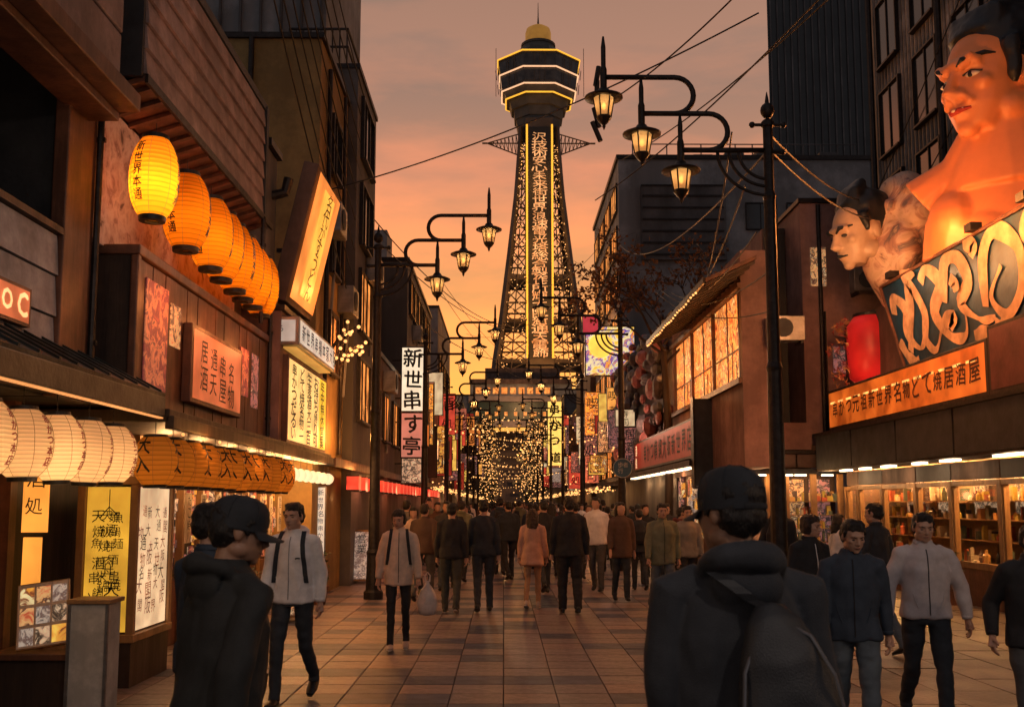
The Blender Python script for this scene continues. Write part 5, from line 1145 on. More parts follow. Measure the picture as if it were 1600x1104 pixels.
def mobj(name, me, parent): o = bpy.data.objects.new(name, me); COL.objects.link(o); o.parent = parent; return o
SKIN = mat('skin', (.50,.29,.20), rough=.5, var=.1, scale=12, bump=.05)
SKIN2 = mat('skin_tan', (.33,.18,.115), rough=.5, var=.1, scale=12, bump=.05)
HAIR = mat('black_hair', (.012,.009,.008), rough=.45, var=.5, scale=40, bump=.5, streak=True)
HAIRB = mat('brown_hair', (.035,.016,.010), rough=.45, var=.5, scale=40, bump=.5, streak=True)
def cloth(name, col, rough=.85, var=.16, bump=.12, scale=9): return mat(name, col, rough=rough, var=var, scale=scale, bump=min(bump,.14), bscale=240)
NAVY = cloth('navy_cloth', (.020,.026,.036)); BLACKC = cloth('black_cloth', (.018,.018,.021)); WHITEC = cloth('white_fleece', (.80,.76,.74)); BEIGE = cloth('beige_cloth', (.66,.50,.39)); PINKC = cloth('pink_coat', (.60,.33,.23))
OLIVE = cloth('olive_cloth', (.19,.19,.11)); GREYC = cloth('pale_grey_knit', (.56,.50,.50)); JEAN = cloth('dark_jeans', (.030,.036,.045)); JEANL = cloth('faded_jeans', (.10,.125,.15)); TAN = cloth('tan_trousers', (.36,.21,.12)); BLUEC = cloth('slate_blue_cloth', (.035,.05,.075)); CHARC = cloth('charcoal_jacket', (.036,.036,.040)); GREYJ = cloth('grey_jeans', (.075,.075,.08))
SHOEW = mat('pale_shoe', (.42,.33,.28), rough=.6); SHOEB = mat('black_shoe', (.012,.012,.012), rough=.4); SOLE = mat('pale_sole', (.5,.45,.4), rough=.6)
FEAT = mat('dark_feature', (.014,.008,.006), rough=.4, bump=0, var=0); LIP = mat('lip', (.20,.065,.05), rough=.5, bump=0, var=.05)
def head_parts(mb, detail=True, yaw=0, pitch=0, jaw=1.0):
    h = MB()
    h.ball((0,.012,1.628), (.075,.094,.089), 24, 16)
    h.tube([(0,-.02,1.62),(0,-.03,1.585),(0,-.038,1.545),(0,-.05,1.508)], [(.066,.056),(.066,.058),(.058,.052),(.036,.034)], n=18)
    for s in (-1,1):
        h.ball((s*.043*jaw,.0,1.54), (.024,.04,.028), 12, 8); h.ball((s*.040,-.062,1.587), (.022,.018,.016), 10, 6)
        h.ball((s*.073,.014,1.595), (.011,.018,.027), 10, 7)
        if detail: h.ball((s*.012,-.094,1.573), (.0085,.010,.008), 8, 5)
    if detail:
        h.tube([(-.048,-.066,1.628),(-.022,-.082,1.631),(.022,-.082,1.631),(.048,-.066,1.628)], [.010,.012,.012,.010], n=10)
        h.tube([(0,-.084,1.622),(0,-.096,1.595),(0,-.108,1.577),(0,-.094,1.567)], [(.008,.008),(.009,.010),(.0125,.011),(.012,.008)], n=10)
        h.ball((0,-.086,1.548), (.023,.011,.0065), 10, 6); h.ball((0,-.083,1.537), (.019,.012,.007), 10, 6)
    h.ball((0,-.068,1.512), (.023,.020,.017), 10, 6)
    return h
def headM(yaw, pitch): return Matrix.Translation((0,.02,1.50)) @ Matrix.Rotation(yaw,4,'Z') @ Matrix.Rotation(pitch,4,'X') @ Matrix.Translation((0,-.02,-1.50))
def hand(mb, wr, el, side, curl=.6, fist=False, lo=False):
    wr, el = Vector(wr), Vector(el); d = (wr-el).normalized(); f = Vector((0,-1,0)); f = (f-d*f.dot(d)).normalized()   # thumb points forward
    sd_ = d.cross(f)*(-side); inn = Vector((-side,0,0)); inn = (inn-d*inn.dot(d)).normalized()
    mb.tube([wr-d*.02, wr+d*.03, wr+d*.085], [(.024,.02),(.030,.020),(.038,.017)] if abs(f.y) > .5 else [.024,.026,.03], n=10)
    for k in range(4):
        off = f*(.030-.020*k); L_ = (.074,.082,.077,.060)[k]; c = curl+.1*k+(1.0 if fist else 0)
        p0 = wr+d*.075+off; d1 = (d*math.cos(c*.35)+inn*math.sin(c*.35)); p1 = p0+d1*L_*.48; d2 = (d*math.cos(c)+inn*math.sin(c)); p2 = p1+d2*L_*.30; d3 = (d*math.cos(c*1.6)+inn*math.sin(c*1.6)); p3 = p2+d3*L_*.24
        mb.tube([p0, p1, p2, p3], [.0098,.0092,.0085,.0070], n=7)
    p0 = wr+d*.025+f*.022; p1 = p0+(f*.75+d*.65+inn*.2).normalized()*.038; p2 = p1+(f*.3+d*.9+inn*.45).normalized()*.032
    mb.tube([p0-f*.01, p1, p2], [.014,.0115,.0085], n=7)
def figure(name, label, H=1.7, yaw=0, pos=(0,0), lead='L', stride=.5, arms=((10,8,12),(-14,8,14)), lean=2, hyaw=0, hpitch=0,
           top='hoodie', topm=None, botm=None, shoe=None, skin=None, hair='short', hairm=None, hem=.86, build=1.0, vox=.012, lo=False, cap=None, hood=False, straps=False, pack=None, zipm=None, collar=True, flare=0, legw=1.0, group=None, fist=(False,False), loose=1.0, parent_extra=None, seed=0):
    s = H/1.715; t = thing(name, (pos[0], pos[1], 0), label, 'person', group, R(yaw)); SM = Matrix.Scale(s, 4)
    skin = skin or SKIN; hairm = hairm or HAIR
    A = 24*stride; leg = {}
    for side in (1, -1):
        front = (side > 0) == (lead == 'L')
        a, k = (A*1.0, 6+14*stride*.4) if front else (-A*.85, 10+34*stride)
        leg[side] = (R(a), R(k), front)
    J = {}
    low = []
    for side in (1,-1):
        a, k, fr = leg[side]; hp = Vector((side*.092*build, 0, .92)); kn = hp+Vector((side*.004,-math.sin(a)*.425,-math.cos(a)*.425)); an = kn+Vector((side*.004,-math.sin(a-k)*.415,-math.cos(a-k)*.415))
        ft = 0 if fr else min(R(50), max(0, -(a-k)*.75))  # heel lift
        if fr: ft = -R(6)*stride
        J[side] = (hp, kn, an, ft); toe = an+Vector((0,-math.cos(ft)*.16, -math.sin(ft)*.16-.05)); low += [an.z-.08*math.cos(ft), toe.z-.035]
    dz = -min(low)
    def up(p): p = Vector(p)+Vector((0,0,0)); q = Matrix.Translation((0,0,.95)) @ Matrix.Rotation(R(lean),4,'X') @ Matrix.Translation((0,0,-.95)) @ p; return q+Vector((0,0,dz))
    LIFT = Matrix.Translation((0,0,dz)) @ Matrix.Translation((0,0,.95)) @ Matrix.Rotation(R(lean),4,'X') @ Matrix.Translation((0,0,-.95))
    for side in J: hp, kn, an, ft = J[side]; J[side] = (hp+Vector((0,0,dz)), kn+Vector((0,0,dz)), an+Vector((0,0,dz)), ft)
    arm = {}
    for i, side in enumerate((1,-1)):
        b_, c_, e_ = [R(q) for q in arms[i]]; sh = Vector((side*.168*build, .012, 1.388)); el = sh+Vector((side*math.sin(c_)*.285, -math.sin(b_)*math.cos(c_)*.285, -math.cos(b_)*math.cos(c_)*.285)); c2 = c_*.4
        wr = el+Vector((side*math.sin(c2)*.25, -math.sin(b_+e_)*math.cos(c2)*.25, -math.cos(b_+e_)*math.cos(c2)*.25)); arm[side] = (up(sh), up(el), up(wr))
    # body: one continuous surface
    m = MB(); hm = head_parts(m, not lo); hm.xf(headM(R(hyaw), R(hpitch))); hm.xf(LIFT); m.merge(hm)
    m.tube([tuple(up(p)) for p in ((0,.005,1.56),(0,.018,1.49),(0,.02,1.40))], [(.052,.052),(.054,.056),(.075,.065)], n=14)
    m.tube([tuple(up(p)) for p in ((0,.01,.90),(0,.0,1.05),(0,.0,1.22),(0,.01,1.36),(0,.015,1.44))], [(.145*build,.10),(.125*build,.095),(.15*build,.10),(.15*build,.09),(.08,.065)], n=18)
    for i, side in enumerate((1,-1)):
        hp, kn, an, ft = J[side]; m.tube([hp+Vector((0,0,.04)), hp.lerp(kn,.5), kn, kn.lerp(an,.35), an, an-Vector((0,0,.05))], [q*min(1,legw)*.94 for q in (.078,.066,.048,.050,.033,.032)], n=12)
        sh, el, wr = arm[side]; m.tube([sh-Vector((side*.05,0,0)), sh, sh.lerp(el,.5), el, el.lerp(wr,.4), wr], [.05,.052,.043,.036,.036,.024], n=10)
        if lo: d = (wr-el).normalized(); m.tube([wr-d*.02, wr+d*.05, wr+d*.10, wr+d*.16], [(.024,.02),(.034,.02),(.034,.018),(.016,.012)], n=8)
        else: hand(m, wr, el, side, fist=fist[i])
    m.xf(SM); bm_ = fuse(m, (.016 if lo else .0062)*s, 1 if not lo else 1, dec=(.5 if lo else .35), mats=skin, name='body')
    body = mobj('body', bm_, t)
    # trousers
    m = MB(); m.tube([tuple(up(p)) for p in ((0,.008,.84),(0,.008,.92),(0,.0,1.03))], [(.150*build,.112),(.160*build,.120),(.145*build,.110)], n=18)
    for side in (1,-1):
        hp, kn, an, ft = J[side]; w_ = legw
        e = Vector((0,0,.0)); m.tube([hp+Vector((0,.005,.03)), hp.lerp(kn,.5), kn, kn.lerp(an,.5), an+Vector((0,0,.03)), an+Vector((0,0,-.035))], [(.094*w_,.098*w_),(.083*w_,.087*w_),(.064*w_,.066*w_),(.058*w_,.062*w_),(.050*w_,.054*w_),(.052*w_,.056*w_)], n=14)
    m.xf(SM); tr = mobj('trousers', fuse(m, (.02 if lo else vox)*s, 1, disp=.009*s, dscale=9, mats=botm or JEAN, name='trousers', seed=seed+2, stretch=(1,1,1.6)), t)
    # shoes
    for side in (1,-1):
        hp, kn, an, ft = J[side]; m = MB()
        RM = Matrix.Translation(an-Vector((0,0,0))) @ Matrix.Rotation(ft,4,'X')
        m.tube([(0,.065,-.045),(0,.03,-.042),(0,-.04,-.046),(0,-.11,-.056),(0,-.165,-.062)], [(.030,.036),(.040,.040),(.044,.034),(.047,.026),(.034,.018)], n=12)
        m.tube([(0,.02,-.02),(0,.005,.03)], [(.040,.044),(.036,.042)], n=10); m.ball((0,.05,-.045), (.036,.034,.036), 10, 6)
        m.xf(RM); m.xf(SM); sh_ = mobj('shoe', fuse(m, (.014 if lo else .008)*s, 1, dec=.6, mats=shoe or SHOEB, name='shoe'), t)
        if not lo:
            m = MB(); m.tube([(0,.088,-.072),(0,.02,-.074),(0,-.08,-.075),(0,-.172,-.073)], [(.024,.009),(.037,.009),(.046,.009),(.026,.007)], n=12); m.xf(RM); m.xf(SM); m.build('sole', SOLE if shoe is SHOEW or seed % 2 else SHOEB, sh_, smooth=True) if False else mobj('sole', m.mesh('sole', SOLE if (shoe is SHOEW or seed % 2) else SHOEB), sh_)
    # top garment
    Lz = loose; m = MB()
    for side in (1,-1):
        hp, kn, an, ft = J[side]; q_ = max(.05, min(.5, (.93-hem)/.42)); m.tube([hp+Vector((0,0,.08)), hp.lerp(kn,q_)], [(.092,.104),(.104*max(.9,legw),.112)], n=14)
    m.tube([tuple(up(p)) for p in ((0,.012,hem-.005),(0,.01,hem+.03),(0,.005,1.0),(0,.002,1.12),(0,.002,1.26),(0,.008,1.37),(0,.016,1.435),(0,.018,1.475))],
           [((.175+flare)*build*Lz,(.128+flare*.8)*Lz),((.176+flare)*build*Lz,(.130+flare*.8)*Lz),((.165+flare*.6)*build*Lz,(.126+flare*.4)*Lz),(.168*build*Lz,.124*Lz),(.176*build*Lz,.124*Lz),(.160*build,.108*Lz),(.112*build,.086),(.070,.068)], n=24)
    for side in (1,-1):
        sh, el, wr = arm[side]; m.tube([sh-Vector((side*.08,0,-.022)), sh+Vector((side*.004,0,-.008)), sh.lerp(el,.45), el, el.lerp(wr,.45), wr.lerp(el,.06)], [(.050,.062),(.059,.066),(.058*Lz,.061*Lz),(.054*Lz,.056*Lz),(.047*Lz,.049*Lz),(.039,.040)], n=14)
    if collar: m.tube([tuple(up(p)) for p in ((0,.020,1.44),(0,.018,1.50))], [(.080,.078),(.066,.066)], n=16)
    if hood:
        m.tube([tuple(up((.10*math.cos(a), .035-.085*math.sin(a)*-1+.02, 1.455+.028*math.sin(a)-.02*(math.sin(a) < 0)))) for a in [R(-40+q*13) for q in range(21)]], [.022+.017*max(0,math.sin(R(-40+q*13))) for q in range(21)], n=10)
        m.ball(tuple(up((0,.112,1.405))), (.098,.036,.066), 14, 10); m.ball(tuple(up((0,.105,1.35))), (.062,.032,.06), 12, 8)
    m.xf(SM); jm = fuse(m, (.02 if lo else vox)*s, 1, disp=(.0125 if not lo else .009)*s, dscale=7, mats=topm or NAVY, name='jacket', seed=seed, stretch=(1.2,1.2,.75)); jk = mobj({'coat':'coat','hoodie':'hoodie'}.get(top,'jacket'), jm, t)
    bvj = BVHTree.FromPolygons([v.co.copy() for v in jm.vertices], [tuple(p.vertices) for p in jm.polygons])
    def hit(x, z, back=False, off=.004):
        o_ = Vector((x*s, (1 if back else -1), z*s)); r_ = bvj.ray_cast(o_, Vector((0,-1 if back else 1,0)))
        if r_[0] is None: return Vector((x*s, (.12 if back else -.12)*s, z*s))
        return r_[0]+Vector((0,(off if back else -off),0))
    zz = dz
    if zipm:
        m = MB(); P = [hit(.0, z+zz) for z in [hem+.02+k*(1.43-hem-.02)/14 for k in range(15)]]; m.tube(P, .0045*s, n=5); mobj('zip', m.mesh('zip', zipm), jk)
    if not lo:
        for side in (1,-1):   # pocket welts and a hem band
            m = MB(); m.tube([hit(side*.085, .98+zz), hit(side*.105, 1.03+zz), hit(side*.12, 1.09+zz)], .004*s, n=5); mobj('pocket', m.mesh('pocket', topm or NAVY), jk)
    if not lo:
        rx, ry = (.176+flare)*build*Lz, (.130+flare*.8)*Lz
        for side in (1,-1):
            sh, el, wr = arm[side]; m = MB(); m.tube([wr.lerp(el,.015), wr.lerp(el,.14)], [(.0415,.0425),(.0445,.0455)], n=14); m.xf(SM); m.sm = [True]*len(m.f); mobj('cuff', m.mesh('cuff', topm or NAVY), jk)
        if collar and not hood:
            m = MB(); P = [tuple(up((.069*math.cos(a), .016+.068*math.sin(a), 1.492-.022*max(0,-math.sin(a))))) for a in [R(-62+ -0 +q*15.2+0)+0 for q in range(20)]]; m.tube(P, [(.007,.019)]*20, n=7); m.xf(SM); m.sm = [True]*len(m.f); mobj('collar', m.mesh('collar', topm or NAVY), jk)
    if straps:
        sm_ = straps if not isinstance(straps, bool) else BLACKC
        st = mobj('backpack_straps', None, t) if False else None
        for side in (1,-1):
            m = MB(); C = []
            for k in range(12): z = 1.435-.036*k; x = side*(.100+.012*math.sin(k/11*3.1)+.045*(k/11)**2); C.append(hit(x, z+zz, off=.006))
            vs = []; fs = []
            top_ = [Vector((side*.092*s, .05*s, (1.475+zz)*s)), Vector((side*.095*s, -.01*s, (1.478+zz)*s))]
            C = top_+C
            for c in C: vs += [c+Vector((-.019*s,0,0)), c+Vector((.019*s,0,0)), c+Vector((.019*s,-.012*s,0)), c+Vector((-.019*s,-.012*s,0))]
            for k in range(len(C)-1):
                for q in range(4): a = 4*k+q; b_ = 4*k+(q+1)%4; fs.append((a,b_,b_+4,a+4))
            m.add(vs, fs); mobj('strap', m.mesh('strap', sm_), t)
        m = MB(); m.tube([tuple(up((0,.20,z))) for z in (1.02,1.06,1.22,1.36,1.42)], [(.08,.05),(.135,.085),(.145,.09),(.12,.07),(.06,.035)], n=16); m.xf(SM)
        bp_ = mobj('backpack', fuse(m, .014*s, 3, disp=.006*s, dscale=8, mats=sm_, name='backpack'), t)
    # face marks
    if not lo:
        bvb = BVHTree.FromPolygons([v.co.copy() for v in bm_.vertices], [tuple(p.vertices) for p in bm_.polygons])
        HM = SM @ LIFT @ headM(R(hyaw), R(hpitch)); fwd = (HM.to_3x3() @ Vector((0,-1,0))).normalized()
        def fh(x, z, off=.0): 
            o_ = HM @ Vector((x,-.3,z)); r_ = bvb.ray_cast(o_, -fwd); return (r_[0] if r_[0] is not None else HM @ Vector((x,-.09,z)))+fwd*off
        for side in (1,-1):
            m = MB(); c = fh(side*.031,1.603,-.001); m.ball(tuple(c), (.0125*s,.0065*s,.0052*s), 8, 6); mobj('eye', m.mesh('eye', FEAT), body)
            m = MB(); m.tube([fh(side*.015,1.622,.001), fh(side*.032,1.628,.001), fh(side*.049,1.621,.0)], [.0035*s,.0042*s,.002*s], n=5); mobj('eyebrow', m.mesh('eyebrow', FEAT), body)
        m = MB(); m.tube([fh(-.022,1.5425,.0), fh(-.008,1.544,.001), fh(.008,1.544,.001), fh(.022,1.5425,.0)], [.002*s,.0045*s,.0045*s,.002*s], n=5); mobj('lips', m.mesh('lips', LIP), body)
    # hair
    def hb(mm, nm, vx=.012, dp=.008, mt=None, sm=1): mm.xf(headM(R(hyaw), R(hpitch))); mm.xf(LIFT); mm.xf(SM); return mobj(nm, fuse(mm, (vx if not lo else .018)*s, sm, disp=dp*s, dscale=32, mats=mt or hairm, name=nm, seed=seed), t)
    hr = random.Random(seed+1)
    if hair:
        m = MB(); m.ball((0,.030,1.650), (.080,.088,.078), 18, 12); m.ball((0,.055,1.60), (.078,.062,.068), 14, 10)
        if hair in ('short','messy'):
            if not cap:
                n_ = 9 if not lo else 4
                for k in range(n_):
                    a = -1.0+2.0*k/(n_-1); m.tube([(math.sin(a)*.045,.0,1.712),(math.sin(a)*.058,-.050*math.cos(a)-.008,1.698),(math.sin(a+.15)*.068,-.076*math.cos(a),1.668-.014*hr.random())], [.020,.016,.006], n=7)
            for s2 in (-1,1): m.tube([(s2*.074,-.02,1.65),(s2*.077,-.012,1.60)], [.014,.008], n=6)
        elif hair == 'long':
            for k in range(7 if not lo else 4):
                a = -.9+1.8*k/(6 if not lo else 3); m.tube([(math.sin(a)*.045,.0,1.712),(math.sin(a)*.062,-.052*math.cos(a)-.008,1.690),(math.sin(a)*.074,-.068*math.cos(a),1.660)], [.020,.016,.008], n=7)
            for k in range(11):
                a = R(200+ -220*k/10)+R(10); x = math.cos(a)*.075; y = .03+math.sin(a)*.06
                m.tube([(x*.9,y,1.66),(x*1.08,y+.01,1.58),(x*1.1,y+.03,1.48),(x*.95,y+.05,1.40-.03*hr.random())], [.028,.030,.028,.012], n=7)
        elif hair == 'bob':
            for k in range(11):
                a = R(205-230*k/10)+R(10); x = math.cos(a)*.078; y = .02+math.sin(a)*.06; m.tube([(x*.85,y,1.67),(x*.98,y,1.60),(x*.95,y+.005,1.53)], [.024,.022,.012], n=7)
            for k in range(6): a = -.9+1.8*k/5; m.tube([(math.sin(a)*.045,.0,1.712),(math.sin(a)*.062,-.056*math.cos(a)-.008,1.688),(math.sin(a)*.072,-.076*math.cos(a),1.655)], [.020,.016,.008], n=7)
        hb(m, 'hair', vx=.0085)
    if cap:
        CM = SM @ LIFT @ headM(R(hyaw), R(hpitch)); cp = thing('cap', (0,0,0), None, None); cp.parent = t; bpy.data.objects.remove(cp)
        m = MB(); cz = 1.642; prof = [(.0945,-.030),(.0955,0),(.094,.030),(.086,.058),(.068,.080),(.040,.093),(.0,.098)]
        m.lathe(prof, (0,0,0), 32); m.v = [(v[0]*.93, v[1]*1.12+.012, v[2]+cz-.010*(v[1] > 0)*v[1]*10*.2) for v in m.v]
        inner = MB(); inner.v = [(v[0]*.96, (v[1]-.012)*.96+.012, v[2]-.003) for v in m.v]; inner.f = [f[::-1] for f in m.f]; inner.m = list(m.m); inner.sm = list(m.sm)
        hole = set()
        if cap == 'open':
            nf = []
            for f in m.f:
                c = sum((Vector(m.v[i]) for i in f), Vector())/len(f)
                if c.y > .07 and c.z < cz+.022 and abs(c.x) < .040: continue
                nf.append(f)
            m.f = nf; m.m = [0]*len(nf); m.sm = [False]*len(nf); inner = MB()
        m.merge(inner); m.sm = [True]*len(m.f); m.xf(CM); cpo = mobj('cap', m.mesh('cap', cloth('cap_cloth', (.018,.021,.027))), t)
        m = MB(); vs = []; fs = []; n1, n2 = 14, 5
        for lay in (0,1):
            for i in range(n1+1):
                a = R(-62+124*i/n1)
                for j in range(n2+1):
                    q = j/n2; x = math.sin(a)*(.086+.006*q); y = .012-math.cos(a)*(.103)-q*.075*math.cos(a*1.25)**.7 if abs(a*1.25) < math.pi/2 else .012-math.cos(a)*.103
                    vs.append((x, y, cz-.022-.022*abs(math.sin(a))*q-.012*q-.004*lay))
        W_ = (n1+1)*(n2+1)
        for i in range(n1):
            for j in range(n2):
                a = i*(n2+1)+j; fs.append((a,a+1,a+n2+2,a+n2+1)); fs.append((W_+a,W_+a+n2+1,W_+a+n2+2,W_+a+1))
        for i in range(n1): a = i*(n2+1)+n2; fs.append((a,W_+a,W_+a+n2+1,a+n2+1))
        m.add(vs, fs); m.sm = [True]*len(m.f); m.xf(CM); mobj('brim', m.mesh('brim', cloth('cap_cloth', (.018,.021,.027))), cpo)
        m = MB(); m.ball((0,.012,cz+.097), (.008,.008,.005), 8, 5)
        for k in range(6):
            a = math.pi*k/3+.5; m.tube([((r_+.0012)*.93*math.cos(a),(r_+.0012)*1.12*math.sin(a)+.012,z+cz) for r_, z in prof[(4 if (cap == 'open' and math.sin(a) > .8) else 1):]], .0016, n=4)
        m.xf(CM); mobj('seam', m.mesh('seam', cloth('cap_cloth', (.018,.021,.027))), cpo)
        if cap == 'open':
            m = MB(); m.tube([(.09*math.sin(a)*.95, .012+.108*math.cos(a), cz-.024) for a in [R(-30+6*k) for k in range(11)]], [(.0025,.009)]*11, n=6); m.xf(CM); mobj('strap', m.mesh('strap', BLACKC), cpo)
    return t, s, up, hit, zz, jk, SM
VX = .0115
# man with cap and slung backpack, nearest, seen from behind
t9, s9, up9, hit9, z9, jk9, SM9 = figure('person', 'man in a dark hoodie and cap seen from behind, black backpack on his right shoulder', H=1.72, yaw=180, pos=(.66,2.92), lead='L', stride=.3, arms=((4,7,8),(6,10,10)), lean=3, hyaw=32, hpitch=2,
    topm=cloth('hoodie_blueblack', (.030,.034,.042), bump=.35), botm=JEAN, cap='open', hood=True, hair='short', build=1.04, vox=.0085, loose=1.08, seed=3, hem=.82, skin=SKIN2)
bpk = MB(); bpk.tube([(-.09,.23,.86),(-.085,.245,.95),(-.075,.25,1.10),(-.06,.235,1.24),(-.045,.205,1.34),(-.04,.185,1.38)], [(.115,.05),(.138,.068),(.136,.074),(.115,.062),(.075,.042),(.036,.024)], n=24)
bpk.xf(SM9); bag9 = mobj('backpack', fuse(bpk, .010, 3, disp=.010, dscale=7, mats=cloth('black_nylon', (.020,.021,.024), rough=.5, bump=.3), name='backpack', seed=4), t9)
BN = MATS['black_nylon']
q = MB(); q.tube([(-.09,.315,.86),(-.088,.325,.93),(-.082,.33,1.02),(-.075,.315,1.08)], [(.08,.02),(.108,.032),(.105,.03),(.06,.015)], n=20); q.xf(SM9); mobj('front_pocket', fuse(q, .010, 2, disp=.007, dscale=9, mats=BN, name='front_pocket'), bag9)
q = MB(); q.tube([(-.205,.29,1.0),(-.20,.30,1.10),(-.172,.29,1.22),(-.125,.255,1.31),(-.06,.235,1.345),(0.01,.245,1.31),(.05,.275,1.22),(.062,.305,1.10),(.06,.305,1.0)], .0045, n=5); q.xf(SM9); mobj('zip', q.mesh('zip', mat('zip_grey', (.16,.16,.17), rough=.35, metal=.4)), bag9)
q = MB(); q.tube([(-.075,.342,1.04),(-.078,.345,.97)], .006, n=6); q.xf(SM9); mobj('zip_pull', q.mesh('zip_pull', mat('zip_grey', (.05,.05,.055))), bag9)
for x0, x1, z0 in ((-.02,.09,1.46),):
    q = MB(); P = [Vector((-.05 if x0 < -.05 else -.03,.19,1.375))]; 
    for k in range(5):
        z = 1.375+.018*k; x = (x0 if k < 4 else x1); P.append(hit9((P[0].x+(x1-P[0].x)*(k+1)/5), z+z9-.0, back=True, off=.008)/s9)
    C = P; vs = []; fs = []
    for c in C: c = Vector(c); vs += [c+Vector((-.022,0,0)), c+Vector((.022,0,0)), c+Vector((.022,.012,0)), c+Vector((-.022,.012,0))]
    for k in range(len(C)-1):
        for qq in range(4): a = 4*k+qq; b_ = 4*k+(qq+1)%4; fs.append((a,b_,b_+4,a+4))
    q.add(vs, fs); q.xf(SM9); mobj('strap', q.mesh('strap', BN), t9)
# man in cap walking to the right, near left
figure('person', 'man in black hooded jacket and dark cap walking right at the lower left', H=1.67, yaw=136, pos=(-1.01,3.72), lead='R', stride=.5, arms=((16,6,16),(-16,7,14)), lean=5, hyaw=-24, hpitch=8,
    topm=cloth('black_parka', (.020,.022,.023), bump=.4), botm=BLACKC, cap='closed', hood=True, hair='short', build=1.12, vox=.0090, loose=1.08, seed=5, hem=.78, skin=SKIN2)
figure('person', 'person in slate blue jacket mostly hidden behind the capped man on the left', H=1.64, yaw=150, pos=(-1.49,5.25), lead='L', stride=.4, arms=((14,8,12),(-12,8,12)), topm=BLUEC, botm=JEAN, hair='messy', vox=.014, seed=6, hyaw=-30)
t2, s2, up2, hit2, z2, jk2, SM2 = figure('person', 'young man in white zipped hoodie with dark backpack straps walking towards camera', H=1.66, yaw=-6, pos=(-1.77,8.75), lead='R', stride=.55, arms=((-10,11,22),(12,8,16)), lean=1, hyaw=-10, hpitch=3,
    topm=WHITEC, botm=JEAN, hair='messy', hood=True, straps=NAVY, zipm=mat('zip_pale', (.3,.28,.27), rough=.4), vox=.0115, seed=8, loose=1.05, hem=.88, legw=.92)
q = MB(); c = hit2(.075,1.245+z2); q.tube([hit2(.055,1.245+z2,off=.002), hit2(.075,1.25+z2,off=.002), hit2(.095,1.247+z2,off=.002)], .006, n=4); mobj('chest_logo', q.mesh('chest_logo', BLACKC), jk2)
t3, s3, up3, hit3, z3, jk3, SM3 = figure('person', 'woman in long beige fleece and leggings carrying a white plastic bag', H=1.56, yaw=4, pos=(-1.19,11.8), lead='R', stride=.22, arms=((4,13,8),(0,14,6)), lean=1, hyaw=-14, hpitch=12,
    top='coat', topm=BEIGE, botm=BLACKC, shoe=SHOEW, hair='bob', straps=BLACKC, zipm=mat('button_dark', (.08,.06,.05)), vox=.012, seed=9, build=.93, hem=.80, loose=1.08, flare=.01, legw=.80, fist=(True,False))
bg = thing('plastic_bag', (-.86,11.75,.62), 'translucent white plastic carrier bag hanging from the woman\'s left hand', 'bag')
q = MB(); n = 16; vs = []; fs = []
for i, (r_, z) in enumerate([(.015,.16),(.03,.12),(.065,.07),(.10,0),(.118,-.08),(.115,-.16),(.09,-.21),(.03,-.225)]):
    for j in range(n): a = 2*math.pi*j/n; w_ = 1+.16*noise.noise((math.cos(a)*2,math.sin(a)*2,z*9)); vs.append((r_*w_*math.cos(a), r_*.6*w_*math.sin(a), z))
for i in range(7):
    for j in range(n): fs.append((i*n+j,i*n+(j+1)%n,(i+1)*n+(j+1)%n,(i+1)*n+j))
fs.append(tuple(7*n+j for j in range(n))); q.add(vs, fs); q.sm = [True]*len(q.f)
pb = mat('bag_film', (.55,.47,.43), rough=.35, var=.15, scale=14, bump=.6, bscale=22); o = mobj('sack', q.mesh('sack', pb), bg)
q = MB(); q.tube([(-.02,0,.15),(-.03,0,.22),(0,0,.26)], [.012,.007,.006], n=6); q.tube([(.02,0,.15),(.03,0,.22),(0,0,.26)], [.012,.007,.006], n=6); mobj('handle', q.mesh('handle', pb), bg)
q = MB(); q.ball((0,0,-.12), (.085,.05,.085), 10, 7); mobj('contents', q.mesh('contents', mat('bag_inside', (.08,.07,.08))), bg)
figure('person', 'man in black sweater and grey-green trousers walking away, left of a pair', H=1.63, yaw=176, pos=(-.79,15.7), lead='L', stride=.25, arms=((6,9,8),(-4,10,8)), topm=BLACKC, botm=cloth('grey_green', (.045,.05,.045)), shoe=SHOEB, hair='short', vox=.015, seed=11, build=1.02, hem=.86, collar=False)
figure('person', 'man in navy sweater and dark trousers walking away, right of a pair', H=1.68, yaw=184, pos=(-.31,15.95), lead='R', stride=.25, arms=((6,9,10),(-4,10,8)), topm=NAVY, botm=JEAN, hair='short', vox=.015, seed=12, hem=.86, collar=False)
figure('person', 'woman with long hair in a pinkish beige flared coat walking away', H=1.54, yaw=172, pos=(.46,16.4), lead='R', stride=.25, arms=((2,12,6),(2,12,6)), top='coat', topm=PINKC, botm=TAN, shoe=SHOEW, hair='long', hairm=HAIRB, vox=.015, seed=13, build=.92, hem=.74, flare=.045, legw=.8)
figure('person', 'broad man in loose black clothes walking away beside the pink-coated woman', H=1.71, yaw=182, pos=(1.0,15.7), lead='L', stride=.15, arms=((4,12,8),(2,12,8)), topm=BLACKC, botm=BLACKC, hair='short', vox=.015, seed=14, build=1.12, loose=1.08, hem=.84, legw=1.2)
t8, s8, up8, hit8, z8, jk8, SM8 = figure('person', 'man in an olive green jacket and blue jeans walking towards the camera', H=1.65, yaw=6, pos=(2.38,15.5), lead='L', stride=.5, arms=((-6,12,14),(8,11,12)), topm=OLIVE, botm=JEANL, hair='messy', zipm=FEAT, vox=.014, seed=15, build=1.05, hem=.80, loose=1.12)
